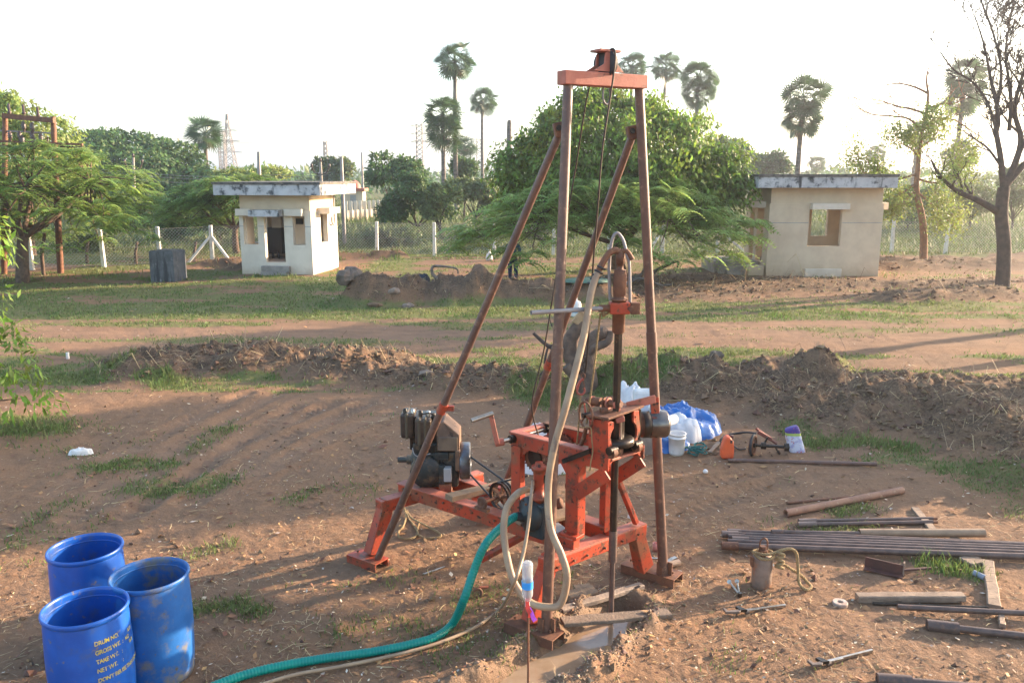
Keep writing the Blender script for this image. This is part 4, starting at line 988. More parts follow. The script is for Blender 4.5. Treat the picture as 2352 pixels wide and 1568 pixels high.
pbeam(tf, 'cross_arm', (-20, 488), (135, 486), .1, .1, RUST, Yt - .15); pbeam(tf, 'cross_arm', (20, 522), (110, 518), .1, .12, RUST, Yt - .15); pbeam(tf, 'cross_arm', (-5, 300), (120, 306), .06, .06, LATTICE, Yt); pbeam(tf, 'strut', (188, 335), (150, 378), .07, .05, BARKDARK, Yt - .1)
for px_, py_ in ((22, 262), (55, 264), (88, 269)):
    p = PY(px_, py_, Yt - .15); mb = MB(); mb.lathe(p, (0, 0, 1), [(0, .4), (.05, .38), (.05, .1), (.09, .07), (.05, .03), (.05, 0)], 10); mb.build('insulator', CERAMIC, tf)
for px_, py_ in ((24, 322), (46, 322), (75, 322), (52, 332), (78, 333), (55, 300), (75, 302), (95, 328)):
    p = PY(px_, py_, Yt - .25); mb = MB(); mb.lathe(p, (0, 0, 1), [(0, .36), (.06, .34), (.06, .26), (.11, .24), (.06, .2), (.11, .17), (.06, .13), (.11, .1), (.05, .06), (.05, -.05)], 10); mb.build('insulator', CERAMIC, tf)

# weathered concrete block
cbx = MB(); p = G(346, 646); dX = Vector((.985, -.12, 0)).normalized()
cbx.box(p + dX * .49 + Vector((.06, .48, .5)), (.98, .95, 1.28), dX, (.12, .98, 0)); cbo = cbx.build('concrete_block', CONCBLOCK, None, .02, loc=p); tag(cbo, 'dark stained square concrete tank block left of the white shed', 'concrete block')
p2 = MB(); p2.box(p + dX * .49 + Vector((.06, .48, 1.145)), (.9, .87, .04), dX, (.12, .98, 0)); p2.build('lid', SLABTOP, cbo)

# ------------------------------------------------------------------ poles, pylons, wires, far compound
def pole(px, top, bot, Y, r, label, arms=None, name='utility_pole'):
    a = PY(px, bot, Y); b = PY(px - 2, top, Y); o = thing(name, label, 'pole', (a.x, a.y, 0)); mb = MB()
    mb.tube([Vector((a.x, a.y, 0)), a, b], [r, r, r * .75], 8); mb.build('shaft', LATTICE if arms is None else GREYCONC, o)
    if arms:
        for s in (-1, 1):
            mb = MB(); c_ = b + Vector((0, -.05, -.9)); mb.tube(spline([c_, c_ + Vector((s * .4, 0, .1)), c_ + Vector((s * .65, 0, .55))], 4), .05, 6); mb.build('arm', BARKDARK, o)
            mb = MB(); mb.lathe(c_ + Vector((s * .65, 0, .5)), (0, 0, 1), [(0, .3), (.09, .25), (.09, .05), (0, 0)], 8); mb.build('insulator', CERAMIC, o)
        mb = MB(); mb.lathe(b, (0, 0, 1), [(0, .3), (.08, .25), (.08, .02), (0, 0)], 8); mb.build('insulator', CERAMIC, o)
    return o
pole(308, 362, 440, 62, .13, 'grey pole with V shaped arms in front of the far layered tree', 1)
pole(738, 372, 420, 62, .12, 'pole with V shaped arms between the two thin poles behind the white shed', 1)
pole(596, 349, 420, 48, .12, 'leaning bare pole rising behind the left half of the white shed roof', None, 'bare_pole')
pole(786, 360, 420, 48, .11, 'bare pole rising behind the right half of the white shed roof', None, 'bare_pole')
pole(833, 350, 420, 110, .15, 'thin distant pole right of the white shed', None, 'bare_pole')
p = PY(1170, 280, 62); mb = MB(); mb.tube([(p.x, p.y, 0), (p.x - .05, p.y, p.z * .6), p, p + Vector((.03, 0, .12))], [.26, .22, .17, .1], 9); tag(mb.build('dead_palm_trunk', BARKGREY, loc=(p.x, p.y, 0)), 'headless dead palm trunk standing left of the big tree', 'dead palm')
def pylon(px, top, bot, Y, wt, wb_, label, seg=9, arms=(), e=.07):
    a = PY(px, bot, Y); zt = PY(px, top, Y).z; o = thing('lattice_tower', label, 'tower', (a.x, Y, 0)); mb = MB()
    def cr(k):
        t = k / seg; w_ = wb_ + (wt - wb_) * t ** .75; z_ = zt * t; return [Vector((a.x + s * w_ / 2, Y + q * w_ / 2, z_)) for s, q in ((-1, -1), (1, -1), (1, 1), (-1, 1))]
    for k in range(seg):
        lo_, hi_ = cr(k), cr(k + 1)
        for i in range(4):
            j = (i + 1) % 4; mb.beam(lo_[i], hi_[i], e * 1.6, e * 1.6); mb.beam(lo_[i], hi_[j], e, e); mb.beam(lo_[j], hi_[i], e, e)
    mb.build('lattice', LATTICE, o)
    for (z_, w_) in arms:
        mb = MB(); zz = PY(px, z_, Y).z; mb.beam((a.x - w_, Y, zz), (a.x, Y, zz + .3), e, e); mb.beam((a.x + w_, Y, zz), (a.x, Y, zz + .3), e, e); mb.beam((a.x - w_, Y, zz), (a.x + w_, Y, zz), e, e); mb.build('cross_arm', LATTICE, o)
pylon(530, 262, 400, 190, .3, 4.2, 'hazy tapering power pylon right of the left palm', 10, ((300, 2.2), (325, 2.6), (350, 3.0)), .1)
pylon(514, 300, 400, 170, 1.1, 1.2, 'thin straight lattice tower between the left palm and the pylon', 16)
pylon(750, 325, 400, 150, .5, 1.0, 'thin lattice tower behind the white shed roof, by the pole with V arms', 12)
pylon(965, 285, 400, 150, 1.0, 1.3, 'straight lattice tower left of the double crowned palm', 16, ((290, 1.6), (308, 1.6), (326, 1.6)))
pylon(1102, 318, 410, 190, 1.2, 1.4, 'faint lattice tower between the palms, behind the slim one', 14)
for k, (y0, y1, Y_) in enumerate(((300, 318, 160), (306, 322, 160), (382, 395, 60), (388, 402, 60), (398, 412, 60))):
    mb = MB(); xa, xb = ((-60, 1300) if k < 2 else (150, 760)); a = PY(xa, y0, Y_); b = PY(xb, y1 if k < 2 else y0 + 14, Y_); mid = a.lerp(b, .5) - Vector((0, 0, 1.2 if k < 2 else .5))
    mb.tube(spline([a, mid, b], 8), .02 if k < 2 else .014, 4); tag(mb.build('power_line', WIRE if k < 2 else LATTICE, loc=a), ['upper faint wire crossing the sky over the white shed', 'lower faint wire crossing the sky over the white shed', 'top slack wire in front of the far layered tree', 'middle slack wire in front of the far layered tree', 'bottom slack wire in front of the far layered tree'][k], 'wire', 'overhead wires')
# white compound wall with pillars far beyond the fence
cw = thing('compound_wall', 'far white railing wall with pillars right of the white shed', 'wall', PY(830, 492, 75))
a = PY(795, 488, 74); b = PY(880, 492, 78); mb = MB(); mb.beam(Vector((a.x, a.y, .45)), Vector((b.x, b.y, .45)), .15, .9); mb.build('low_wall', SHEDWHITE, cw)
for k in range(9):
    q = a.lerp(b, k / 8); mb = MB(); mb.box((q.x, q.y - .02, .85), (.28, .28, 1.7)); mb.build('pillar', SHEDWHITE, cw)
gk = thing('gate_kiosk', 'small far cream kiosk with an arched top right of the white shed', 'kiosk', PY(812, 480, 88)); q = PY(812, 480, 88)
mb = MB(); mb.bb(q.x - 1.0, q.x + 1.0, q.y, q.y + 2, 0, 2.3); mb.build('wall', SHEDWALL, gk); mb = MB(); mb.bb(q.x - 1.25, q.x + 1.25, q.y - .25, q.y + 2.2, 2.3, 2.6); mb.lathe((q.x, q.y + 1, 2.6), (0, 0, 1), [(.7, 0), (.62, .4), (.3, .75), (0, .85)], 14); mb.build('roof', BEAMTOP, gk); mb = MB(); mb.bb(q.x - .3, q.x + .3, q.y - .03, q.y + .02, .0, 1.9); mb.build('opening', GREYPANEL, gk)
fb = thing('far_building', 'low far building with a pale blue roof left of the pylon', 'building', PY(505, 400, 150)); q = PY(505, 402, 150)
mb = MB(); mb.bb(q.x - 3, q.x + 3, q.y, q.y + 6, 0, q.z); mb.build('wall', SHEDWHITE, fb); mb = MB(); mb.bb(q.x - 3.4, q.x + 3.4, q.y - .4, q.y + 6.4, q.z, q.z + .5); mb.build('roof', mat('pale_blue_roof', (.25, .42, .45)), fb)

# ------------------------------------------------------------------ things around the rear mound
def rock(px, py, r, label, m_, name='boulder', cat='boulder', seed=0, sq=(1, 1, .8), z=None, n=14):
    p = G(px, py); p.z = hz(p.x, p.y) if z is None else z; rs = np.random.RandomState(seed); mb = MB(); rows = []
    for i in range(n // 2 + 1):
        ph = math.pi * i / (n // 2)
        for k in range(n):
            t = 2 * math.pi * k / n; d = np.array([math.sin(ph) * math.cos(t), math.sin(ph) * math.sin(t), math.cos(ph)])
            q = 1 + 1.1 * (float(fbm(np.array([d[0] * 2.1 + d[2] + seed]), np.array([d[1] * 2.1 - d[2]]), seed, 4)[0]) - .5)
            rows.append(p + Vector((d[0] * sq[0] * r * q, d[1] * sq[1] * r * q, d[2] * sq[2] * r * q + r * sq[2] * .6)))
    fs = [(i * n + k, i * n + (k + 1) % n, (i + 1) * n + (k + 1) % n, (i + 1) * n + k) for i in range(n // 2) for k in range(n)]
    mb.add(rows, [f[::-1] for f in fs], False); o = mb.build(name, m_, loc=p); return tag(o, label, cat)
ROCKM = mat('grey_rock', (.17, .125, .095), (.10, .078, .06), 4, .9, bump=.6); SACKP = mat('pale_sack', (.28, .205, .155), (.20, .145, .11), 4, .85, bump=.5)
rock(806, 692, .4, 'grey boulder at the left end of the rear earth mound', ROCKM, seed=3)
rock(906, 700, .15, 'pale lump of concrete at the foot of the rear mound', SACKP, 'concrete_lump', 'rubble', 5, (1.1, .8, .8)); rock(938, 705, .13, 'second pale lump right of the concrete lump at the rear mound foot', SACKP, 'concrete_lump', 'rubble', 8, (1.3, .8, .6)); rock(862, 706, .16, 'flat brown clod at the foot of the rear mound', CLOD, 'earth_clod', 'clod', 9, (1.4, .8, .5))
rock(980, 874 + 8, .11, 'small pale stone at the foot of the near straw mound', SACKP, 'stone', 'stone', 11, (1.5, .9, .6), None, 10)
rock(1640, 878, .14, 'grey stone on the right earth mound', ROCKM, 'stone', 'stone', 12, (1.1, 1, .9), None, 10)
def stick(pts, r, m_, name, label, cat='branch', group=None):
    mb = MB(); s_ = spline(pts, 5); n_ = len(s_); mb.tube(s_, [r * (1 - .65 * k / (n_ - 1)) for k in range(n_)], 7); return tag(mb.build(name, m_, loc=s_[0]), label, cat, group)
Yr = 26.5
stick([PY(1003, 640, Yr), PY(992, 625, Yr), PY(996, 612, Yr), PY(1020, 612, Yr), PY(1048, 617, Yr), PY(1052, 628, Yr)], .06, BARKGREY, 'curved_branch', 'curved bare branch sticking up from the rear mound')
stick([PY(1128, 655, Yr), PY(1134, 642, Yr), PY(1142, 635, Yr)], .05, BARKDARK, 'stub_branch', 'short dark stub on top of the rear mound right side')
for k, (pts, lab) in enumerate((([(1428, 660), (1450, 645), (1480, 640), (1520, 655), (1546, 652)], 'pale fallen branch lying right of the drill swivel'), ([(1500, 625), (1540, 605), (1558, 602), (1552, 625)], 'dark dead branch propped up under the feathery tree'), ([(1440, 640), (1470, 632), (1480, 615), (1482, 600)], 'thin dead branch left of the propped one under the tree'), ([(1380, 640), (1420, 630), (1450, 650)], 'grey fallen branch behind the drill swivel'))):
    Yk = 28.5 + k * .8; stick([PY(a, b, Yk) for a, b in pts], .07, BARKGREY if k != 1 else BARKDARK, 'fallen_branch', lab)
# person half hidden by the leaves
pp = G(1178, 648); pp.z = hz(pp.x, pp.y)
def skinned(name, verts, edges, radii, m_, parent, lev=2):
    me = bpy.data.meshes.new(name); me.from_pydata([tuple(v) for v in verts], edges, []); o = bpy.data.objects.new(name, me); C.objects.link(o); o.parent = parent; LOC[o.name] = LOC[parent.name]
    a = o.modifiers.new('skin', 'SKIN'); a.use_smooth_shade = True
    for k, r_ in enumerate(radii): me.skin_vertices[0].data[k].radius = (r_, r_) if not hasattr(r_, '__len__') else r_
    me.skin_vertices[0].data[0].use_root = True
    b = o.modifiers.new('sub', 'SUBSURF'); b.levels = b.render_levels = lev; me.materials.append(m_); return o
per = thing('person', 'person in a blue shirt and dark trousers standing half behind leaves by the rear mound', 'person', pp)
bv = [(0, 0, .95), (0, 0, 1.15), (0, .01, 1.38), (0, 0, 1.5), (0, -.02, 1.62), (-.09, 0, .9), (-.11, .04, .5), (-.1, .02, .08), (-.1, -.1, .03), (.09, 0, .9), (.12, -.06, .5), (.12, .02, .08), (.12, -.1, .03), (-.2, 0, 1.4), (-.27, .02, 1.13), (-.25, -.12, .9), (-.24, -.16, .8), (.2, 0, 1.4), (.28, .03, 1.13), (.26, -.08, .88), (.25, -.11, .79), (0, -.02, 1.72)]
be = [(0, 1), (1, 2), (2, 3), (3, 4), (4, 21), (0, 5), (5, 6), (6, 7), (7, 8), (0, 9), (9, 10), (10, 11), (11, 12), (2, 13), (13, 14), (14, 15), (15, 16), (2, 17), (17, 18), (18, 19), (19, 20)]
skinned('body', bv, be, [(.13, .1), (.12, .09), (.14, .09), .055, .095, .09, .06, .04, .035, .09, .06, .04, .035, .055, .042, .033, .03, .055, .042, .033, .03, .06], SKIN, per)
skinned('shirt', [(0, 0, .98), (0, 0, 1.2), (0, 0, 1.4), (-.2, 0, 1.4), (-.27, .02, 1.16), (.2, 0, 1.4), (.28, .03, 1.16)], [(0, 1), (1, 2), (2, 3), (3, 4), (2, 5), (5, 6)], [(.16, .13), (.145, .12), (.155, .115), .08, .07, .08, .07], SHIRT, per)
skinned('trousers', [(0, 0, .97), (-.09, 0, .86), (-.11, .04, .5), (-.1, .02, .12), (.09, 0, .86), (.12, -.06, .5), (.12, .02, .12)], [(0, 1), (1, 2), (2, 3), (0, 4), (4, 5), (5, 6)], [(.15, .125), .115, .085, .07, .115, .085, .07], TROUS, per)
skinned('hair', [(0, .015, 1.66), (0, .03, 1.74)], [(0, 1)], [.105, .09], BLACK, per)
# bag, water jug, odds on the ground near the rear mound
p = G(1124, 600); p.z = hz(p.x, p.y); mb = MB(); mb.lathe(p, (0, 0, 1), [(0, 0), (.15, .02), (.17, .15), (.13, .32), (.05, .42), (.035, .46), (.06, .52), (0, .53)], 12); tag(mb.build('white_bag', SACKW, loc=p), 'small white bag tied at the neck standing on the grass left of the person', 'bag')
p = PY(1322, 672, 23.5); p.z = hz(p.x, p.y); wj = thing('water_jug', 'clear water jug with a blue label behind the drill mast', 'water jug', p); mb = MB(); mb.lathe(p, (0, 0, 1), [(0, .0), (.16, 0), (.17, .03), (.17, .36), (.15, .42), (.06, .46), (.05, .53), (0, .53)], 20); mb.build('bottle', WHITEPL, wj); mb = MB(); mb.lathe(p, (0, 0, 1), [(.173, .12), (.173, .26)], 20); mb.build('label', mat('pale_blue_label', (.2, .45, .65)), wj); mb = MB(); mb.torus(p + Vector((-.2, 0, .1)), (0, 1, 0), .06, .014, 14, 6); mb.build('handle', WHITEPL, wj)
DKCLOTH = mat('dark_cloth', (.03, .035, .05), (.05, .05, .06), 4, .9, bump=.5); GREENT = mat('dusty_green_sheet', (.08, .16, .11), (.12, .16, .11), 5, .8, bump=.4)
def heap(p, rx, ry, h, m_, name, label, cat, seed, n=26, fold=.5, ang=0):
    """crumpled cloth heap"""
    p = Vector(p); V = []; Fq_ = []; ca, sa = math.cos(ang), math.sin(ang)
    for i in range(n):
        for k in range(n):
            u, v = i / (n - 1) * 2 - 1, k / (n - 1) * 2 - 1; rr = math.hypot(u, v) if max(abs(u), abs(v)) > 0 else 0; sc = max(abs(u), abs(v)) / max(rr, 1e-6) if rr > 0 else 1
            u2, v2 = u * sc, v * sc; r_ = min(1, math.hypot(u2, v2)); f1 = float(fbm(np.array([u2 * 2.2 + seed]), np.array([v2 * 2.2]), seed, 4)[0]) - .5; f2 = abs(float(fbm(np.array([u2 * 3.3]), np.array([v2 * 3.3 + seed]), seed + 5, 3)[0]) - .5) * 2
            z = h * (max(0, 1 - r_ ** 2.4)) ** .6 * (1 + fold * f1 * 1.6 - fold * .5 * f2) + .012; wob = 1 + .28 * f1
            x_, y_ = u2 * rx * wob, v2 * ry * wob
            V.append((p.x + x_ * ca - y_ * sa, p.y + x_ * sa + y_ * ca, p.z + z - (.03 if r_ > .98 else 0)))
    for i in range(n - 1):
        for k in range(n - 1): Fq_.append((i * n + k, (i + 1) * n + k, (i + 1) * n + k + 1, i * n + k + 1))
    return tag(np_obj(name, V, Fq_, m_, loc=p, smooth=True), label, cat)
def gz(px, py): 
    p = G(px, py); p.z = hz(p.x, p.y); return p
heap(gz(1240, 662), .55, .25, .16, DKCLOTH, 'dark_bag', 'dark bundle lying on the rear mound right of the person', 'bundle', 3); heap(gz(1285, 668), .35, .3, .18, GREENT, 'green_bag', 'dusty green bag beside the dark bundle behind the mast', 'bag', 4); heap(gz(1345, 688), .8, .45, .09, GREENT, 'green_sheet', 'dusty green sheet spread under the water jug', 'sheet', 6); heap(gz(970, 648), .3, .25, .3, DKCLOTH, 'dark_bundle', 'dark bundle between the two humps of the rear mound', 'bundle', 8)
heap(gz(1376, 676), .12, .1, .12, mat('pink_packet', (.5, .2, .18)), 'pink_packet', 'small pinkish packet on the green sheet', 'packet', 9, 10)

# ------------------------------------------------------------------ drilling rig
RA = Vector((.2, 6.69, 0)); RU = Vector((-1.67, 1.39, 0)).normalized(); RV = Vector((1.17, 1.10, 0)).normalized(); UP = Vector((0, 0, 1)); EX = Vector((.985, .17, 0)).normalized()
def R(u, v, z): return RA + RU * u + RV * v + Vector((0, 0, z))
def _solve(p, O, D_):
    d = ray(p); det = d.x * -D_.y + D_.x * d.y; t = (O.x * -D_.y + D_.x * O.y) / det
    return Vector((0, 0, H)) + d * t
def rv(p, v): return _solve(p, RA + RV * v, RU)
def ru(p, u): return _solve(p, RA + RU * u, RV)
rig = thing('drilling_rig', 'orange portable core drilling rig with engine and tall brown pipe mast', 'drilling rig', RA)
def beam(name, p, q, w_, h_, m_=ORANGE, up=UP, par=rig, bv=.006, taper=None):
    mb = MB(); mb.beam(p, q, w_, h_, up, taper); return mb.build(name, m_, par, bv)
def chan(name, p, q, w_, h_, m_, par=rig, th_=.012, flip=1):
    """channel section, web down, open to the top"""
    p, q = Vector(p), Vector(q); d = (q - p).normalized(); s = d.cross(UP).normalized(); mb = MB()
    mb.beam(p, q, w_, th_)
    for k in (-1, 1): mb.beam(p + s * k * (w_ / 2 - th_ / 2) - UP * flip * h_ / 2, q + s * k * (w_ / 2 - th_ / 2) - UP * flip * h_ / 2, th_, h_ - .002)
    return mb.build(name, m_, par)
def bolts(par, pts, axis, r_=.012, h_=.02, name='bolt'):
    for p in pts:
        mb = MB(); mb.cyl(Vector(p) - Vector(axis) * .003, Vector(p) + Vector(axis) * h_, r_, n=6); mb.build(name, RUST, par)
# feet, legs and cross beams
feet = {'a': (R(.22, -.06, .09), R(-.28, -.02, .09), R(.05, .0, .0)), 'b': (R(.24, 1.60, .085), R(-.34, 1.64, .085), R(.0, 1.6, 0)), 'c': (R(2.36, -.09, .09), R(1.96, -.05, .09), R(2.17, -.03, 0)), 'd': (R(2.36, 1.62, .09), R(1.96, 1.64, .09), R(2.17, 1.62, 0))}
for k, (p, q, _) in feet.items():
    chan('foot_channel', p, q, .20 if k != 'b' else .22, .085, ORANGE if k in 'cd' else RUST)
def leg(p, q, w_=.13, d_=.17):
    p, q = Vector(p), Vector(q); mb = MB(); mb.beam(p, q, w_, d_, RV, (w_ * .85, d_ * .8)); return mb.build('leg', ORANGE, rig, .008)
leg(R(.05, .02, .10), R(.02, .22, .68)); leg(R(0, 1.56, .10), R(0, 1.38, .60)); leg(R(2.17, .01, .10), R(2.15, .19, .66)); leg(R(2.17, 1.56, .1), R(2.15, 1.38, .6))
beam('cross_beam', R(0, .10, .615), R(0, 1.50, .545), .13, .12); beam('beam_cap', R(0, .10, .68), R(0, 1.50, .61), .125, .012, BEAMTOP, bv=.002)
beam('cross_beam', R(2.16, .09, .60), R(2.16, 1.50, .56), .13, .12); beam('beam_cap', R(2.16, .09, .665), R(2.16, 1.50, .625), .125, .012, BEAMTOP, bv=.002)
for v in (.5, 1.0):
    beam('skid_beam', R(2.30, v, .655), R(-.03, v, .69 if v < .8 else .64), .10, .14); beam('skid_cap', R(2.30, v, .732), R(-.03, v, .767 if v < .8 else .717), .14, .012, BEAMTOP, bv=.002)
beam('tie_beam', R(1.36, .55, .66), R(1.36, .95, .66), .08, .12); beam('tie_beam', R(.55, .55, .68), R(.55, .95, .65), .08, .12)
chan('outrigger_channel', R(1.2, 1.0, .60), R(1.25, 1.6, .30), .1, .05, RUST); beam('outrigger', R(.75, .1, .44), R(.60, .52, .60), .07, .05, ORANGE)
beam('deck_plank', R(.55, .38, .785), R(.45, 1.10, .755), .30, .035, WOODTAN); beam('deck_plank', R(.28, .42, .76), R(.22, .62, .76), .2, .03, GREYPANEL)
# uprights carrying the top frame
up1 = MB(); up1.beam(R(.03, .5, .77), R(.03, .5, 1.55), .012, .14, RU); up1.beam(R(-.035, .55, .77), R(-.035, .55, 1.50), .012, .10, RV); up1.build('upright', ORANGE, rig, .004)
beam('upright_foot', R(.03, .5, .765), R(.03, .5, .80), .13, .2, ORANGE, RU)
up2 = MB(); up2.beam(R(.03, .98, .70), R(.03, .98, 1.50), .012, .14, RU); up2.beam(R(-.035, .93, .70), R(-.035, .93, 1.48), .012, .10, RV); up2.build('upright', ORANGE, rig, .004)
beam('upright', R(.66, .5, .77), R(.66, .5, 1.50), .08, .11, ORANGE, RU); beam('upright', R(.70, .98, .72), R(.70, .98, 1.48), .08, .11, ORANGE, RU)
# gussets under the rails
for v in (.494, .986):
    mb = MB(); mb.prism([R(.10, v, 1.50), R(.20, v, 1.50), R(.10, v, 1.36)], RV * .012); mb.prism([R(-.04, v, 1.50), R(-.12, v, 1.50), R(-.04, v, 1.38)], RV * .012); mb.prism([R(.61, v, 1.50), R(.50, v, 1.50), R(.61, v, 1.40)], RV * .012); mb.build('gusset', ORANGE, rig)
    beam('rail', R(.74, v, 1.545 if v < .8 else 1.525), R(-.36, v, 1.545), .02, .13); beam('rail_cap', R(.74, v + (.03 if v < .8 else -.03), 1.615), R(-.14, v + (.03 if v < .8 else -.03), 1.617), .09, .012, BEAMTOP if v < .8 else RUST, bv=.002)
    beam('diagonal_brace', R(-.02, v, 1.19), R(-.34, v, 1.46), .025, .13, ORANGE)
beam('rail_end_plate', R(.735, .5, 1.60), R(.735, .98, 1.585), .09, .03, BEAMTOP); beam('rear_stay', R(-.02, 1.38, .64), R(.05, 1.0, 1.45), .05, .05, ORANGE, RU)
chan('guard_bar', rv(Z2(690, 660), .46), rv(Z2(900, 580), .44), .03, .04, DARKSTEEL)
bolts(rig, [R(u, .494, 1.53) for u in (.68, .56, .36, .2, .05, -.1, -.3)] + [R(.03 + du, .424, .84) for du in (-.0,)], -RV)
bolts(rig, [R(u, .447, .69) for u in (2.2, 2.0, 1.6, 1.2, .9, .5, .1)], -RV)
bolts(rig, [R(u, v, .105) for u, v in ((.18, -.05), (-.2, -.03), (.18, 1.6), (-.28, 1.63), (2.3, -.08), (2.02, -.05))], UP)
bolts(rig, [R(-.066, v, .60 - v * .04) for v in (.2, .42, .6, .85, 1.1, 1.35)], -RU)
# spindle head: plates with a round opening, spindle and bevel gear inside
uf = -.36
def strip(pts, name, off=.022):
    mb = MB(); mb.prism([ru(K(*q), uf) for q in pts], RU * off); return mb.build(name, ORANGE, head, .003)
head = MB(); head.prism([R(-.14, .497, 1.60), R(-.338, .497, 1.60), R(-.338, .497, 1.93), R(-.145, .497, 1.915)], RV * .02); head = head.build('spindle_head', ORANGE, rig, .004)
strip([(1105, 750), (1150, 722), (1200, 735), (1198, 830), (1160, 905), (1145, 985), (1165, 1080), (1222, 1160), (1222, 1275), (1130, 1450), (1110, 1300)], 'front_plate')
strip([(1508, 560), (1592, 550), (1600, 700), (1614, 800), (1610, 900), (1572, 1000), (1600, 1050), (1615, 1280), (1520, 1190), (1522, 1030), (1558, 950), (1565, 850), (1545, 780), (1508, 735)], 'front_plate')
mb = MB(); mb.prism([R(-.14, .93, 1.55), R(-.345, .93, 1.55), R(-.345, .93, 1.95), R(-.14, .93, 1.94)], RV * .02); mb.build('side_plate', DARKSTEEL, head, .004)
mb = MB(); mb.prism([R(-.142, .52, 1.6), R(-.142, .93, 1.6), R(-.142, .93, 1.92), R(-.142, .52, 1.91)], RU * .015); mb.build('back_plate', DARKSTEEL, head)
beam('bottom_sill', R(-.345, .53, 1.575), R(-.345, .93, 1.565), .05, .025, BEAMTOP, par=head); beam('base_bar', R(-.25, .52, 1.57), R(-.25, .93, 1.56), .14, .02, DARKSTEEL, par=head)
mb = MB(); mb.prism([R(-.13, .47, 1.932), R(-.365, .47, 1.945), R(-.365, .96, 1.965), R(-.13, .96, 1.95)], UP * .022); mb.build('top_plate', RUST, head, .004)
rodc = Vector((.915, 6.985, 0))
def atr(z): return rodc + UP * z
mb = MB(); mb.lathe(rodc, UP, [(.075, 1.93), (.075, 1.72), (.07, 1.70)], 20); mb.build('spindle_sleeve', DARKSTEEL, head)
mb = MB(); mb.lathe(rodc, UP, [(.05, 1.74), (.15, 1.735), (.165, 1.72), (.165, 1.675), (.12, 1.66), (.06, 1.64)], 28); mb.build('bevel_gear', DARKSTEEL, head)
mb = MB(); mb.lathe(rodc, UP, [(.055, 1.66), (.07, 1.62), (.07, 1.57)], 20); mb.build('chuck_collar', RUST, head)
mb = MB(); mb.cyl(atr(1.74) + Vector((.03, -.075, 0)), atr(1.9) + Vector((.03, -.075, 0)), .014, n=8); mb.build('guide_pin', STEEL, head)
for q in ((1170, 1180), (1560, 1085)):
    mb = MB(); c_ = ru(K(*q), uf - .02); mb.cyl(c_ - RV * .045, c_ + RV * .045, .038, n=12); mb.build('clamp_bolt', DARKSTEEL, head); mb = MB(); mb.cyl(c_ - RV * .025 - UP * .02, c_ + RV * .025 - UP * .02, .05, n=14); mb.build('clamp_ring', RUST, head)
bolts(head, [ru(K(1155, 770), uf - .002), ru(K(1550, 650), uf - .002)], -RU, .01, .004, 'bolt_hole')
gb = ru(K(1630, 775), -.22); ax = (RV * .8 - RU * .62).normalized(); mb = MB(); mb.lathe(gb - ax * .06, ax, [(.115, 0), (.115, .06), (.118, .06)], 28); g_ = mb.build('gearbox_drum', RUST, rig)
mb = MB(); mb.lathe(gb - ax * .06, ax, [(.118, .06), (.124, .07), (.124, .125), (.115, .13)], 28); mb.build('steel_band', DARKSTEEL, g_); mb = MB(); mb.lathe(gb - ax * .06, ax, [(.122, .13), (.128, .14), (.128, .28), (.118, .30), (.03, .302), (0, .302)], 28); mb.build('polished_cap', CAPSTEEL, g_)
# cam shaft with discs and worm over the head, hand wheel, levers
p0, p1 = PY(*K(780, 400), 7.2), PY(*K(1292, 458), 6.98); d_ = (p1 - p0).normalized(); L_ = (p1 - p0).length
cs = MB(); cs.cyl(p0, p1, .016, n=12); cs = cs.build('cam_shaft', RUST, rig)
for t, r_, w_, nm in ((.06, .03, .05, 'collar'), (.16, .05, .016, 'disc'), (.30, .042, .09, 'drum'), (.52, .055, .016, 'ratchet_wheel'), (.66, .052, .018, 'disc'), (.80, .035, .07, 'collar'), (.92, .056, .018, 'disc'), (1.0, .03, .03, 'collar')):
    c_ = p0 + d_ * L_ * t; mb = MB()
    if nm == 'ratchet_wheel':
        x_ = d_.orthogonal().normalized(); y_ = d_.cross(x_); mb.prism([c_ + (x_ * math.cos(a) + y_ * math.sin(a)) * (r_ if k % 2 else r_ * .82) for k, a in enumerate([2 * math.pi * i / 36 for i in range(36)])], d_ * w_)
    else: mb.cyl(c_ - d_ * w_ / 2, c_ + d_ * w_ / 2, r_, n=22)
    mb.build(nm, RUST if nm != 'disc' else BEAMTOP, cs, .002)
for q, a_, b_ in (((1045, 560), (990, 570), (1090, 560)),):
    c_ = PY(*K(*q), 6.95); mb = MB()
    for k in range(6): mb.torus(c_ + EX * (k * .011 - .03), EX, .024, .006, 14, 6)
    mb.build('spring', RUST, cs)
beam('pedestal', PY(*K(1290, 470), 6.97), PY(*K(1270, 690), 6.97), .03, .012, BEAMTOP, RU, cs); beam('pedestal', PY(*K(820, 420), 7.2), PY(*K(830, 640), 7.2), .03, .012, RUST, RU, cs); beam('bracket', PY(*K(1110, 590), 6.98), PY(*K(1240, 590), 6.95), .03, .03, RUST, UP, cs); beam('clamp_block', PY(*K(1225, 705), 6.9), PY(*K(1360, 675), 6.9), .05, .05, BEAMTOP, UP, cs); beam('clamp_block', PY(*K(1000, 690), 6.86), PY(*K(1110, 690), 6.86), .05, .03, RUST, UP, cs)
hwc = PY(*K(757, 628), 6.98); hax = (RU * .35 - RV).normalized(); mb = MB(); mb.torus(hwc, hax, .118, .010, 36, 8); hw = mb.build('hand_wheel', RUST, rig)
for a in (.5, 2.6, 4.7):
    x_ = hax.orthogonal().normalized(); y_ = hax.cross(x_); mb = MB(); mb.tube([hwc, hwc + (x_ * math.cos(a) + y_ * math.sin(a)) * .117], .008, 6); mb.build('spoke', ORANGE if a < 3 else RUST, hw)
mb = MB(); mb.cyl(hwc - hax * .05, hwc + hax * .03, .024, n=12); mb.cyl(hwc - hax * .22, hwc - hax * .05, .014, n=10); mb.build('hub', DARKSTEEL, hw)
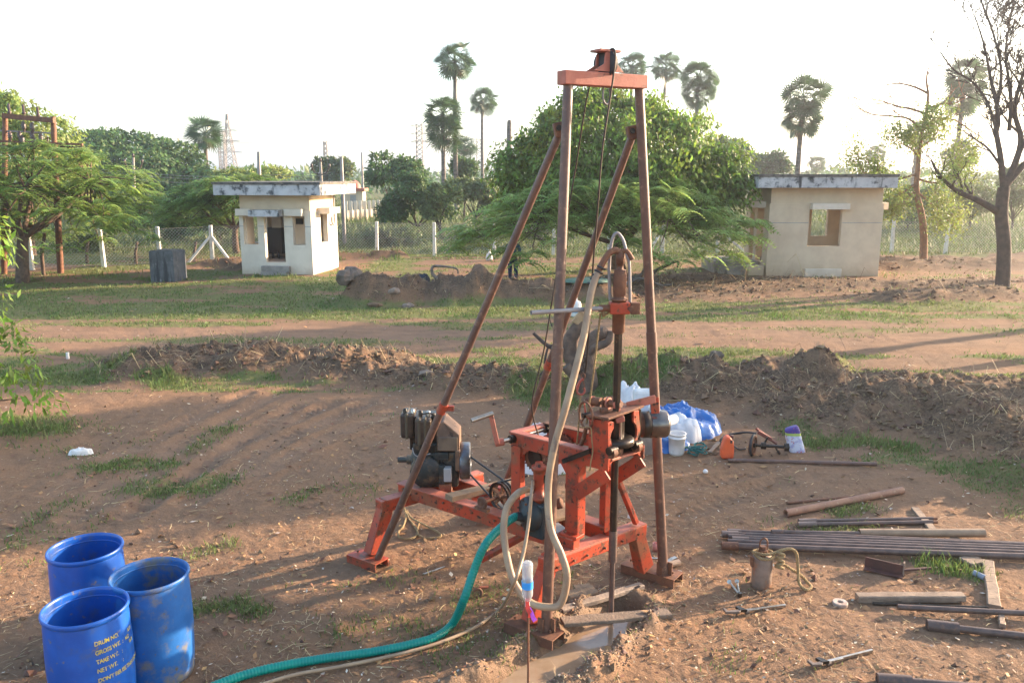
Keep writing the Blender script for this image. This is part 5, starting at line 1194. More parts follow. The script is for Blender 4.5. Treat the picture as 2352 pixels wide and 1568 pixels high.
mb = MB(); mb.tube([PY(*K(760, 830), 7.05), PY(*K(720, 1000), 7.1), PY(*K(640, 1180), 7.12)], [.018, .022, .022], 8); mb.build('gear_lever', RUST, rig)
YL = 7.15; mb = MB(); mb.beam(PY(*K(1400, 485), YL), PY(*K(1850, 370), YL + .05), .02, .075, UP); lv = mb.build('brake_lever', BEAMTOP, rig, .006)
beam('lever_link', PY(*K(1838, 345), YL + .06), PY(*K(1846, 600), YL + .06), .012, .075, ORANGE, Vector((1, 0, 0)), lv); beam('lever_pivot', PY(*K(1390, 500), YL), PY(*K(1470, 545), YL), .05, .04, DARKSTEEL, UP, lv)
# winch drum with ratchet plates
wc = R(.50, .74, 1.40); mb = MB(); mb.cyl(wc - RV * .2, wc + RV * .2, .085, n=24); wd_ = mb.build('winch_drum', DARKSTEEL, rig)
for v_, r_, n_ in ((-.19, .15, 26), (.19, .15, 26), (.05, .13, 44)):
    x_ = RU; y_ = UP; mb = MB(); c_ = wc + RV * v_; mb.prism([c_ + (x_ * math.cos(a) + y_ * math.sin(a)) * (r_ if k % 2 else r_ * .86) for k, a in enumerate([2 * math.pi * i / (2 * n_) for i in range(2 * n_)])], RV * .02); mb.build('ratchet_plate', RUST if n_ == 26 else BEAMTOP, wd_)
mb = MB()
for k in range(11): mb.torus(wc + RV * (-.15 + k * .017), RV, .092, .008, 22, 5)
mb.build('rope_winding', WIRE, wd_)
mb = MB(); mb.cyl(R(.70, .30, 1.56), R(.70, 1.02, 1.56), .02, n=12); cr = mb.build('winch_shaft', STEEL, rig)
mb = MB(); mb.cyl(R(.70, .44, 1.56), R(.70, .50, 1.56), .04, n=14); mb.cyl(R(.70, .90, 1.565), R(.70, .97, 1.565), .045, n=14); mb.build('bearing', DARKSTEEL, cr)
hA, hB = PY(*Z1(1190, 520), 7.05), PY(*Z1(1155, 540), 7.0); hT = PY(*Z1(1102, 300), 7.0); hG = PY(*Z1(950, 358), 6.9)
mb = MB(); mb.cyl(R(.70, .31, 1.56), hA + Vector((-.02, 0, 0)), .022, n=12); ch = mb.build('crank_handle', STEEL, rig)
mb = MB(); mb.beam(hB, hT, .018, .042, Vector((1, 0, .2))); mb.build('crank_arm', BEAMTOP, ch, .004); mb = MB(); mb.cyl(hA + Vector((-.06, -.01, -.01)), hA + Vector((.02, .0, .0)), .034, n=14); mb.build('crank_boss', BEAMTOP, ch); mb = MB(); mb.cyl(hT + Vector((.02, 0, 0)), hG, .021, n=14); mb.build('grip', STEEL, ch)
# belt pulley on its shaft
pc = rv(Z1(1180, 950), .60); mb = MB(); mb.torus(pc, RV, .135, .014, 36, 8); pl = mb.build('belt_pulley', RUST, rig)
mb = MB(); mb.lathe(pc, RV, [(.150, -.02), (.15, -.01), (.138, 0), (.15, .01), (.15, .03), (.138, .04), (.15, .05), (.15, .07), (.125, .07), (.125, -.02), (.15, -.02)], 36); mb.build('rim', DARKSTEEL, pl)
for k in range(5):
    a = 2 * math.pi * k / 5 + .4; mb = MB(); mb.beam(pc + RV * .02, pc + RV * .02 + (RU * math.cos(a) + UP * math.sin(a)) * .128, .02, .035, RV); mb.build('spoke', RUST, pl)
mb = MB(); mb.cyl(pc - RV * .26, pc + RV * .3, .016, n=10); mb.cyl(pc - RV * .04, pc + RV * .09, .035, n=14); mb.build('axle', RUST, pl)
bc_ = pc - RV * .24; mb = MB(); mb.torus(bc_, RV, .048, .018, 20, 8); mb.cyl(bc_ - RV * .012, bc_ + RV * .012, .045, n=16); mb.box(bc_ - UP * .06, (.16, .05, .03), RU, RV); mb.build('bearing_block', RUST, pl)
mb = MB(); mb.cyl(R(.45, .98, 1.0), R(.45, .98 + .1, 1.0), .07, n=16); mb.build('far_pulley', DARKSTEEL, rig)
# engine
e0 = G(*Z1(640, 900), .70)
def E_(zx, zy, dy=0.0): return Vector((e0.x + (zx - 640) / 732, e0.y + dy, .70 + (900 - zy) / 732 * 1.04))
mb = MB(); mb.bb(E_(540, 0).x, E_(850, 0).x, e0.y, e0.y + .36, .72, E_(0, 600).z); eng = mb.build('engine', ENGINE, rig, .035)
def ebox(name, x0, x1, z1, z0, d0, d1, m_, bv=.012, par=eng):
    mb = MB(); a, b = E_(x0, z0, d0), E_(x1, z1, d1); mb.bb(a.x, b.x, a.y, b.y, a.z, b.z); return mb.build(name, m_, par, bv)
mb = MB(); mb.lathe(E_(600, 745, -.06), (0, 1, 0), [(0, -.03), (.10, -.025), (.165, 0), (.17, .08)], 26); mb.build('timing_cover', ENGINE, eng)
mb = MB(); mb.lathe(E_(560, 690, .12), (-1, 0, .0), [(.16, -.05), (.15, .06), (.10, .10), (.05, .12), (.05, .16), (.028, .165), (.028, .26), (0, .262)], 20); mb.build('front_housing', ENGINE, eng)
mb = MB(); mb.lathe(E_(375, 697, .12), (1, 0, .02), [(0, 0), (.022, 0), (.022, .13)], 12); mb.build('shaft_stub', RUST, eng)
ebox('fuel_tank', 405, 512, 312, 505, .02, .30, CANISTER, .03); ebox('fuel_tank', 520, 648, 340, 540, -.04, .20, CANISTER, .03)
for a, b in ((440, 470), (540, 570), (590, 615)): ebox('tank_strap', a, b, 308 if a < 500 else 336, 508 if a < 500 else 543, .012 if a < 500 else -.048, .29 if a < 500 else .19, mat('olive_brown_strap', (.10, .075, .045), None, 8, .5) if a == 440 else bpy.data.materials['olive_brown_strap'], .02)
for k, (a, b) in enumerate(((440, 300), (500, 305), (560, 315), (620, 318), (660, 335))):
    mb = MB(); c_ = E_(a, b, .08); mb.lathe(c_, (0, 0, 1), [(.022, -.04), (.022, .02), (.012, .03), (0, .03)], 10); mb.build('filler_cap', STEEL if k % 2 else DARKSTEEL, eng)
ebox('cylinder_block', 470, 700, 345, 605, .08, .34, DARKSTEEL); ebox('manifold', 500, 690, 535, 610, -.0, .2, ENGINE)
mb = MB(); mb.tube(spline([E_(580, 318, .05), E_(640, 300, .0), E_(690, 335, .02), E_(700, 400, .05)], 5), .008, 6); mb.build('fuel_line', DARKSTEEL, eng)
cp_ = [E_(688, 590, -.02), E_(688, 465, -.02), E_(700, 385, .02), E_(740, 375, .05), E_(862, 465, -.02), E_(862, 590, -.02)]; mb = MB(); mb.prism(cp_, Vector((.0, .34, 0))); mb.build('fan_cowl', COWL, eng, .01)
ebox('cowl_panel', 700, 850, 478, 585, -.035, -.018, mat('dusty_olive_panel', (.18, .125, .08), (.10, .07, .05), 6, .6)); ebox('oil_sump', 660, 780, 600, 660, -.03, .02, ENGINE); ebox('cooling_duct', 830, 868, 580, 740, -.05, .2, COWL); ebox('injection_pump', 742, 802, 705, 812, -.10, -.0, GREYPANEL); ebox('pump_bracket', 700, 750, 690, 840, -.07, .0, ENGINE); ebox('crankcase_rib', 690, 700, 620, 860, -.03, .0, ENGINE, .004); ebox('crankcase_rib', 720, 730, 620, 860, -.03, .0, ENGINE, .004)
ebox('engine_foot', 700, 800, 838, 925, -.06, .08, RUST); ebox('engine_foot', 540, 620, 870, 910, -.05, .08, DARKSTEEL)
mb = MB()
for k in range(5): mb.bb(E_(560 + 26 * k, 0).x, E_(570 + 26 * k, 0).x, e0.y - .03, e0.y + .33, E_(0, 600).z, E_(0, 545).z)
mb.build('cooling_fins', DARKSTEEL, eng)
mb = MB(); mb.tube(spline([E_(500, 565, -.02), E_(520, 600, -.08), E_(560, 615, -.08), E_(640, 600, -.05)], 5), .006, 6); mb.build('wire', LATTICE, eng)
mb = MB(); fc = E_(872, 700, .13); mb.lathe(fc, (1, .04, 0), [(0, -.02), (.19, -.02), (.2, -.01), (.2, .085), (.19, .095), (.10, .10), (.09, .07), (0, .07)], 40); mb.build('flywheel', mat('blued_steel_rim', (.16, .20, .25), (.10, .085, .075), 5, .3, .7), eng)
mb = MB(); mb.beam(R(1.50, .42, .775), R(1.42, 1.25, .745), .13, .06); mb.build('timber_packer', WOODTAN, rig, .006); mb = MB(); mb.beam(R(2.28, .62, .77), R(2.2, .95, .76), .10, .12); mb.build('engine_bearer', ORANGE, rig, .006); mb = MB(); mb.beam(R(1.45, .95, .75), R(1.2, .97, .75), .1, .1); mb.build('engine_bearer', ORANGE, rig, .006)
fb0 = Vector((E_(935, 0).x, fc.y, 0))
mb = MB(); mb.tube([Vector((fb0.x, fc.y - .1, fc.z + .09)), pc + UP * .15 + RV * .05], .011, 6); mb.tube([Vector((fb0.x, fc.y - .12, fc.z - .10)), pc - UP * .10 + RU * .12 + RV * .05], .011, 6); mb.tube([pc + UP * .152 + RV * .01, R(.68, .66, 1.15)], .01, 6); mb.build('drive_belt', RUBBER, rig)
# mud pump: round volute and red valve column
pp_ = rv(Z2(420, 1088), .36); pax = (RU * .45 - RV).normalized(); mb = MB(); mb.lathe(pp_, pax, [(0, .07), (.05, .068), (.06, .05), (.15, .04), (.165, .0), (.165, -.06), (.12, -.10), (.10, -.2), (0, -.2)], 30); pmp = mb.build('mud_pump', PUMPBLUE, rig)
x_ = pax.orthogonal().normalized(); y_ = pax.cross(x_); bolts(pmp, [pp_ + pax * .045 + (x_ * math.cos(a) + y_ * math.sin(a)) * .14 for a in [2 * math.pi * k / 10 for k in range(10)]], pax, .011, .015)
pq = rv(Z2(500, 960), .42); mb = MB(); mb.lathe(pq, UP, [(.07, -.16), (.07, 0), (.085, .0), (.085, .02), (.05, .02), (.045, .1), (.05, .22), (.055, .24), (.055, .27), (.068, .27), (.068, .31), (.04, .31), (.035, .345), (0, .345)], 20); mb.build('valve_column', ORANGE, pmp)
mb = MB(); mb.box(pq - UP * .2 + RU * -.02, (.18, .16, .34), RU, RV); mb.build('pump_body', PUMPBLUE, pmp, .02); mb = MB(); mb.cyl(rv(Z2(425, 890), .38), pq + UP * .05, .03, n=12); mb.build('outlet_pipe', DARKSTEEL, pmp)
mb = MB(); mb.cyl(pp_ + pax * .02 - UP * .03, rv(Z2(325, 1105), .26), .042, n=14); mb.build('inlet_stub', PUMPBLUE, pmp); mb = MB(); mb.cyl(rv(Z2(640, 1010), .6), rv(Z2(680, 1000), .62), .05, n=16); mb.build('shaft_pulley', RUST, pmp); mb = MB(); mb.tube([rv(Z2(545, 780), .45), rv(Z2(545, 840), .45)], .02, 8); mb.build('relief_valve', DARKSTEEL, pmp)
# mast: two front pipes, two back struts, top beam with pulley
mA0, mB0 = Vector((.30, 6.60, .06)), Vector((1.52, 7.66, .06)); TA, TB = PY(1305, 190, 6.9), PY(1468, 202, 7.3)
for p, q in ((mA0, TA), (mB0, TB)):
    mid = p.lerp(q, .5); mb = MB(); mb.tube([p, p.lerp(q, .47), p.lerp(q, .5), q], [.049, .045, .043, .040], 18); m_ = mb.build('mast_pipe', PIPEBROWN, rig); mb = MB(); dd = (q - p).normalized(); mb.cyl(p.lerp(q, .52) - dd * .1, p.lerp(q, .52) + dd * .1, .049, n=18); mb.build('joint_sleeve', PIPEBROWN, m_)
    for s in (-1, 1):
        mb = MB(); mb.beam(p + Vector((s * .05, -.03, -.03)), p + Vector((s * .05, -.03, .16)), .012, .06, RU); mb.build('foot_lug', RUST, m_)
sA0, sA1 = R(2.03, -.04, .10), PY(1283, 312, 7.0); sB0, sB1 = R(2.06, 1.62, .10), PY(1450, 318, 7.42)
for p, q, bends in ((sA0, sA1, .41), (sB0, sB1, .47)):
    mb = MB(); mb.tube([p, p.lerp(q, .5), q], [.038, .036, .034], 16); m_ = mb.build('mast_strut', PIPEBROWN, rig); dd = (q - p).normalized(); sd = dd.cross(Vector((0, 1, 0))).normalized()
    mb = MB(); c_ = p.lerp(q, bends); mb.cyl(c_ - dd * .05, c_ + dd * .05, .045, n=16); mb.box(c_ + Vector((.07, 0, 0)), (.08, .03, .05)); mb.build('pipe_clamp', ORANGE, m_)
    mb = MB(); mb.box(q + Vector((.02, -.0, .05)), (.12, .09, .12), (1, .1, .2), (0, 1, 0)); mb.build('hinge_bracket', RUST, m_, .01); mb = MB(); mb.cyl(q + Vector((-.0, -.07, .06)), q + Vector((0, .07, .06)), .024, n=10); mb.build('hinge_pin', DARKSTEEL, m_)
bd = (TB - TA).normalized(); bn = Vector((-bd.y, bd.x, 0)).normalized(); tb0, tb1 = TA - bd * .07 + UP * .035, TB + bd * .045 + UP * .045
mb = MB(); mb.beam(tb0, tb1, .12, .108); tbm = mb.build('top_beam', BEAMTOP, rig, .006)
pcn = PY(1390, 158, 7.1); mb = MB(); base_z = tb0.lerp(tb1, .5) + UP * .06
for s in (-1, 1):
    o_ = bn * s * .05; cc = tb0.lerp(tb1, .52) + UP * .06 + o_; mb.prism([cc - bd * .17, cc + bd * .15, cc + bd * .06 + UP * .08, cc + bd * .05 + UP * .15, cc - bd * .05 + UP * .15, cc - bd * .06 + UP * .06], bn * s * .012)
mb.build('pulley_bracket', BEAMTOP, tbm, .003)
ptop = tb0.lerp(tb1, .52) + UP * .13
mb = MB(); mb.box(ptop + UP * .095 - bd * .06, (.10, .14, .02), bd, bn); mb.box(ptop + UP * .095 + bd * .065, (.08, .14, .02), bd, bn); mb.build('bracket_cap', BEAMTOP, tbm, .003)
wax = (bd + bn * .25).normalized(); mb = MB(); mb.lathe(ptop - wax * .02, wax, [(0, 0), (.10, 0), (.115, .004), (.10, .02), (.115, .036), (.10, .04), (0, .04)], 28); mb.build('pulley_wheel', RUBBER, tbm)
uc = tb0.lerp(tb1, .54) - UP * .09; mb = MB(); mb.tube(spline([uc - bd * .035 + UP * .05, uc - bd * .035 - UP * .06, uc - UP * .10, uc + bd * .035 - UP * .06, uc + bd * .035 + UP * .05], 6), .008, 8); mb.build('u_bolt', LATTICE, tbm)

# ------------------------------------------------------------------ drill string: rod, kelly, clamp, swivel
ds = thing('drill_string', 'dark drill rod with swivel and clamp hanging through the rig into the borehole', 'drill string', rodc)
mb = MB(); mb.cyl(atr(-.2), atr(.55), .024, n=16); mb.build('rod', RODSTEEL, ds); mb = MB(); mb.cyl(atr(.55), atr(.85), .038, n=18); mb.build('rod_coupling', RODSTEEL, ds)
mb = MB(); mb.cyl(atr(.85), atr(1.56), .033, n=18); mb.build('rod', DARKSTEEL, ds); mb = MB(); mb.tube([atr(1.95), atr(2.72)], .037, 6, smooth=False); mb.build('kelly', DARKSTEEL, ds)
mb = MB(); mb.lathe(rodc, UP, [(.038, 2.66), (.055, 2.68), (.055, 2.83), (.06, 2.83), (.06, 2.95), (.072, 2.95), (.072, 2.965), (.05, 2.97), (.05, 2.99), (.056, 3.0), (.056, 3.17), (.052, 3.18), (.052, 3.21), (.028, 3.215), (.028, 3.26), (.036, 3.26), (.036, 3.36), (.0, 3.37)], 22); mb.build('swivel', RUST, ds)
mb = MB(); cC = atr(2.89) - Vector((0, .02, 0)); mb.box(cC, (.17, .14, .095)); mb.build('clamp', ORANGE, ds, .008); mb = MB(); mb.box(cC + Vector((.13, -.03, 0)), (.08, .06, .10)); mb.cyl(cC + Vector((.09, -.10, .0)), cC + Vector((.09, -.07, 0)), .025, n=10); mb.build('clamp_bolt', RUST, ds, .006)
mb = MB(); mb.cyl(cC + Vector((-.08, -.02, 0)), cC + Vector((-.18, -.04, 0)), .03, n=14); mb.build('handle_socket', RUST, ds); hp0 = PY(1220, 718, 6.62); mb = MB(); mb.pipe(cC + Vector((-.12, -.03, 0)), hp0, .019, .014, 16); mb.build('handle_pipe', LATTICE, ds)
mb = MB(); mb.tube(spline([atr(2.95) + Vector((-.075, .02, 0)), atr(3.25) + Vector((-.09, .02, 0)), atr(3.45) + Vector((-.075, .0, 0)), atr(3.52) + Vector((-.035, 0, 0)), atr(3.46) + Vector((.02, 0, 0)), atr(3.33) + Vector((.055, -.02, 0)), atr(3.25) + Vector((.075, -.02, 0)), atr(2.93) + Vector((.09, -.02, 0))], 6), .014, 8); mb.build('bail', LATTICE, ds)
mb = MB(); mb.tube(spline([atr(3.30), atr(3.37) + Vector((-.02, -.01, 0)), atr(3.36) + Vector((-.09, -.03, 0)), atr(3.28) + Vector((-.15, -.05, 0)), atr(3.20) + Vector((-.19, -.06, 0))], 6), [.027, .028] + [.027] * 23, 12); mb.tube(spline([atr(3.36) + Vector((0, 0, 0)), atr(3.37) + Vector((.05, -.02, 0)), atr(3.30) + Vector((.10, -.03, 0))], 5), .02, 9); mb.build('gooseneck', RUST, ds)
mb = MB()
for k in range(5): mb.torus(atr(3.235 - .035 * k) + Vector((-.165 - .02 * k, -.055 - .004 * k, 0)), (.45, .05, .9), .031, .010, 14, 6)
mb.build('rubber_binding', RUBBER, ds)

# ------------------------------------------------------------------ hoses and ropes on the rig
def hose(pts, r_, m_, name, label, cat='hose', n=12, per_=10):
    s_ = spline(pts, per_); mb = MB(); mb.tube(s_, r_, n); return tag(mb.build(name, m_, loc=s_[0]), label, cat), s_
gnend = atr(3.20) + Vector((-.19, -.06, 0))
hp = [gnend, PY(1358, 670, 6.86), PY(1340, 775, 6.72), PY(1302, 925, 6.55), PY(1272, 1030, 6.50), PY(1259, 1120, 6.45), PY(1264, 1210, 6.36), PY(1290, 1275, 6.25), PY(1302, 1325, 6.2), PY(1288, 1385, 6.2), PY(1255, 1393, 6.2), PY(1215, 1380, 6.25), PY(1178, 1330, 6.35), PY(1158, 1235, 6.5), PY(1163, 1170, 6.6), PY(1190, 1132, 6.7), rv(Z2(440, 885), .36)]
hose(hp, .031, HOSETAN, 'delivery_hose', 'muddy tan hose looping from the pump down and up to the drill swivel')
gs = [rv(Z2(320, 1105), .26), rv(Z2(240, 1160), .1), PY(1118, 1245, 6.75), PY(1090, 1305, 6.7), PY(1066, 1375, 6.6), G(1040, 1430, .03), G(1000, 1462, .04), G(930, 1482, .04), G(850, 1497, .04), G(740, 1512, .04), G(640, 1530, .04), G(560, 1550, .04), G(480, 1580, .04), G(400, 1620, .04), G(330, 1660, .04)]
gs_s = spline(gs, 10); out = []
for a, b in zip(gs_s[:-1], gs_s[1:]):
    k = max(2, int((b - a).length / .006)); out += [a.lerp(b, i / k) for i in range(k)]
gr = [.037 + .0022 * math.sin(i * math.pi * .5) for i in range(len(out))]
mb = MB(); mb.tube(out, gr, 10); tag(mb.build('suction_hose', HOSEGREEN, loc=out[0]), 'bright green ribbed suction hose running from the pump to the bottom edge', 'hose')
hose([rv(Z2(455, 830), .36), PY(1221, 1130, 6.6), PY(1214, 1200, 6.5), PY(1200, 1280, 6.35), PY(1180, 1340, 6.2), G(1150, 1395, .03), G(1090, 1440, .03), G(1000, 1478, .03), G(900, 1505, .03), G(780, 1530, .03), G(680, 1548, .03), G(590, 1575, .03), G(500, 1610, .03)], .015, HOSETAN, 'return_hose', 'thin tan hose beside the green hose running to the bottom edge', n=9)
def rope(pts, r_, name, label, m_=ROPE, cat='rope', twist=True, per_=10):
    s_ = spline(pts, per_); mb = MB()
    if not twist: mb.tube(s_, r_, 8)
    else:
        fine = []
        for a, b in zip(s_[:-1], s_[1:]):
            k = max(1, int((b - a).length / (r_ * .9))); fine += [a.lerp(b, i / k) for i in range(k)]
        fine.append(s_[-1])
        for ph in (0, 2.1, 4.2):
            pts2 = []
            for i, p in enumerate(fine):
                d = (fine[min(i + 1, len(fine) - 1)] - fine[max(i - 1, 0)]).normalized(); x_ = d.cross(Vector((.3, .2, .93))).normalized(); y_ = d.cross(x_); a = i * .75 + ph
                pts2.append(p + (x_ * math.cos(a) + y_ * math.sin(a)) * r_ * .5)
            mb.tube(pts2, r_ * .58, 5)
    return tag(mb.build(name, m_, loc=s_[0]), label, cat)
rp = ptop + bd * .012 - bn * .11
rope([ptop + UP * .10 - bn * .02, rp + UP * .03, PY(1384, 340, 7.02), PY(1375, 450, 7.05), PY(1363, 600, 7.1), PY(1348, 820, 7.15), PY(1341, 868, 7.16)], .008, 'hoist_cable', 'dark wire cable running from the mast pulley down to the red hook', WIRE, 'cable', False)
rope([ptop + UP * .09 + bn * .06, tb0.lerp(tb1, .42) - UP * .1 + bn * .12, PY(1318, 410, 7.35), PY(1283, 600, 7.4), PY(1250, 800, 7.42), PY(1222, 930, 7.4), wc + UP * .1 - RV * .1], .007, 'winch_cable', 'dark wire cable slanting from the mast pulley to the winch drum', WIRE, 'cable', False)
hk = thing('cable_hook', 'small red safety hook at the end of the hoist cable', 'hook', PY(1338, 890, 7.16)); mb = MB(); hc = PY(*K(678, 240), 7.16)
mb.torus(hc, (.2, -1, .1), .036, .010, 18, 8, -2.4, 2.2, (0, 0, -1)); mb.tube(spline([hc + Vector((-.035, 0, .02)), hc + Vector((-.01, 0, .08)), hc + Vector((.022, 0, .11))], 4), .013, 8); mb.build('hook_body', mat('red_hook', (.42, .09, .06), (.25, .06, .04), 9, .5), hk)
mb = MB(); mb.torus(hc + Vector((.018, 0, .135)), (.8, .6, 0), .026, .007, 14, 6); mb.tube([hc + Vector((.035, 0, .03)), hc + Vector((.02, 0, .09))], .005, 6); mb.build('shackle', RUST, hk)
mb = MB()
for k in range(5): mb.torus(hc + Vector((.02 + .004 * k, 0, .175 + .034 * k)), (1, 0, 0) if k % 2 else (0, 1, 0), .017, .005, 10, 5)
mb.build('chain', WIRE, hk)
rope([hc + Vector((.0, 0, -.03)), PY(*K(655, 560), 7.15), PY(*K(640, 850), 7.16), PY(*K(612, 1095), 7.18)], .008, 'hook_rope', 'short yellow rope hanging from the red hook to the rig rail')
rope([PY(*Z5(690, 690), 6.95), PY(*Z5(665, 900), 6.98), PY(*Z5(640, 1120), 7.0), PY(*Z5(615, 1310), 7.02), PY(*K(800, 500), 7.05), PY(*K(770, 760), 7.04)], .009, 'clamp_rope', 'yellow rope hanging from the drill clamp to the hand wheel')
mb = MB(); c_ = PY(*Z5(712, 690), 6.95); mb.torus(c_, (1, .2, .2), .022, .014, 14, 7); mb.torus(c_ + Vector((.02, 0, .01)), (.2, 1, .3), .02, .012, 14, 7); tag(mb.build('rope_knot', ROPE, loc=c_), 'knot of yellow rope under the drill clamp', 'knot')
rope([PY(*K(640, 790), 6.86), PY(*K(700, 820), 6.85), PY(*K(790, 810), 6.85), PY(*K(840, 840), 6.85), PY(*K(850, 1000), 6.84), PY(*K(865, 1200), 6.84), PY(*K(835, 1360), 6.84), PY(*K(825, 1500), 6.84)], .006, 'lashing_cord', 'thin cord tied round the hand wheel and hanging over the orange side plate', ROPE, 'cord')

# ------------------------------------------------------------------ blue drums
def drum(px, py, label, m_, text=False, hgt=.90, r_=.297):
    p = G(px, py, hgt); p.z = -.01; d = thing('blue_drum', label, 'drum', p, 'open blue plastic drums at the left corner')
    mb = MB(); mb.lathe(p, UP, [(0, .02), (r_ * .80, .0), (r_ * .90, .02), (r_ * .935, .05), (r_ * .94, .09), (r_ * .965, .16), (r_ * 1.0, .42), (r_ * 1.0, .55), (r_ * .975, .80), (r_ * .955, hgt - .055), (r_ * .95, hgt - .04)], 64)
    mb.lathe(p, UP, [(r_ * .935, hgt - .02), (r_ * .93, hgt - .05), (r_ * .955, .78), (r_ * .98, .5), (r_ * .93, .08), (r_ * .9, .04), (0, .035)], 64); mb.build('shell', m_, d)
    mb = MB(); mb.lathe(p, UP, [(r_ * .95, hgt - .045), (r_ * .985, hgt - .042), (r_ * 1.005, hgt - .034), (r_ * 1.015, hgt - .018), (r_ * 1.005, hgt - .003), (r_ * .985, hgt), (r_ * .96, hgt - .003), (r_ * .945, hgt - .01), (r_ * .935, hgt - .022)], 64); mb.build('rim', m_, d)
    mb = MB(); mb.torus(p + UP * (hgt - .065), UP, r_ * .935, .006, 48, 6); mb.build('inner_ridge', m_, d)
    if text:
        dg = bpy.context.evaluated_depsgraph_get(); to = (Vector((0, 0, H)) - p); a0 = math.atan2(to.y, to.x)
        for k, (s_, x0, z_, sz) in enumerate((('DRUM NO.', .03, .715, .046), ('GROSS WT.  :', .03, .645, .046), ('TARE WT.', .03, .575, .046), ('NET WT.', .03, .505, .046), ("DON'T REUSE THIS DRUM", .03, .43, .044), (':', .225, .575, .046), (':', .225, .505, .046), ('KG', .275, .645, .04), ('KGS', .315, .690, .038), ('KGS', .315, .60, .038))):
            cu = bpy.data.curves.new('t', 'FONT'); cu.body = s_; cu.size = sz; cu.offset = .0009; cu.space_character = .92; ob = bpy.data.objects.new('t', cu); C.objects.link(ob); dg.update()
            me = bpy.data.meshes.new_from_object(ob.evaluated_get(dg)); bpy.data.objects.remove(ob); bpy.data.curves.remove(cu)
            rr = r_ * 1.0 + .0035
            for v in me.vertices:
                a = a0 + (v.co.x * .86 + x0) / rr; zz = z_ + v.co.y; rz = rr * (1 - max(0, zz - .55) * .1)
                v.co = Vector((math.cos(a) * rz, math.sin(a) * rz, zz))
            me.materials.clear(); me.materials.append(PRINT); o = bpy.data.objects.new('printed_text', me); C.objects.link(o); o.parent = d
    return d
drum(195, 1253, 'empty blue drum standing at the back of the trio, clean inside', BLUEDRUM)
drum(343, 1313, 'scuffed blue drum on the right of the trio, stained and dusty', BLUEDIRTY)
drum(195, 1387, 'blue drum at the front of the trio with faded yellow lettering', BLUEDRUM, True)

# ------------------------------------------------------------------ bottle on a stick, ribbon
bp_ = PY(1211, 1290, 5.3); bq_ = PY(1212, 1388, 5.3); bx = (bp_.x + bq_.x) / 2
def clear_plastic():
    m, t, b = _new('clear_plastic'); b.inputs['Base Color'].default_value = (.85, .87, .88, 1); b.inputs['Roughness'].default_value = .18; b.inputs['Transmission Weight'].default_value = .72; b.inputs['IOR'].default_value = 1.12; return m
bt2 = thing('bottle', 'upturned clear plastic bottle with a blue band on top of the thin stake', 'bottle', (bx, 5.3, bq_.z)); hb_ = bp_.z - bq_.z
mb = MB(); mb.lathe((bx, 5.3, bq_.z), UP, [(.013, 0), (.013, .02), (.018, .03), (.038, .075), (.0395, .10), (.038, .13), (.0385, hb_ * .55), (.037, hb_ * .6), (.0385, hb_ * .65), (.037, hb_ * .75), (.0385, hb_ * .8), (.038, hb_ - .015), (.03, hb_), (.0, hb_ - .01)], 28); mb.build('bottle_body', clear_plastic(), bt2)
mb = MB(); mb.lathe((bx, 5.3, bq_.z), UP, [(.0402, hb_ * .40), (.0402, hb_ * .57)], 28); mb.build('label_band', mat('blue_band', (.03, .28, .70), (.1, .4, .75), 9, .4), bt2)
mb = MB(); mb.lathe((bx, 5.3, bq_.z), UP, [(.0165, -.012), (.0165, .016), (0, .017)], 16); mb.build('cap', WHITEPL, bt2)
mb = MB(); mb.tube([(bx + .012, 5.3, -.2), (bx + .008, 5.3, .5), (bx + .004, 5.3, bq_.z), (bx, 5.3, bq_.z + .19)], .0085, 8); tag(mb.build('stake', RUST, loc=(bx, 5.3, 0)), 'thin rusty iron stake holding up the plastic bottle', 'stake')
rib = thing('ribbon', 'red and purple ribbon tied to the stake below the bottle', 'ribbon', (bx, 5.28, bq_.z - .03))
def strip_mesh(pts, w0, w1, nrm_, m_, name, par):
    s_ = spline(pts, 6); n_ = len(s_); mb = MB(); L_, R_ = [], []
    for k, p in enumerate(s_):
        d = (s_[min(k + 1, n_ - 1)] - s_[max(k - 1, 0)]).normalized(); s2 = d.cross(Vector(nrm_)).normalized(); w_ = w0 + (w1 - w0) * k / (n_ - 1); L_.append(p + s2 * w_ / 2); R_.append(p - s2 * w_ / 2)
    mb.add(L_ + R_, [(k, k + 1, n_ + k + 1, n_ + k) for k in range(n_ - 1)], True); return mb.build(name, m_, par)
b0 = Vector((bx, 5.285, bq_.z))
strip_mesh([b0 + Vector((0, 0, .06)), b0 + Vector((.002, -.01, -.01)), b0 + Vector((.02, -.012, -.05)), b0 + Vector((.018, -.0, -.09))], .03, .034, (.3, -1, 0), mat('red_ribbon', (.55, .06, .05), None, 9, .6, trans=.2), 'ribbon_tail', rib)
strip_mesh([b0 + Vector((.012, -.004, -.012)), b0 + Vector((.03, -.01, -.05)), b0 + Vector((.042, -.006, -.09)), b0 + Vector((.056, -.0, -.115))], .022, .034, (.1, -1, .1), mat('purple_ribbon', (.36, .09, .60), None, 9, .6, trans=.2), 'ribbon_tail', rib)

COUP = mat('worn_brown_coupling', (.25, .175, .14), (.17, .115, .09), 9, .5, .2)
TOOL = mat('worn_tool_steel', (.17, .125, .10), (.10, .075, .06), 9, .5, .3)
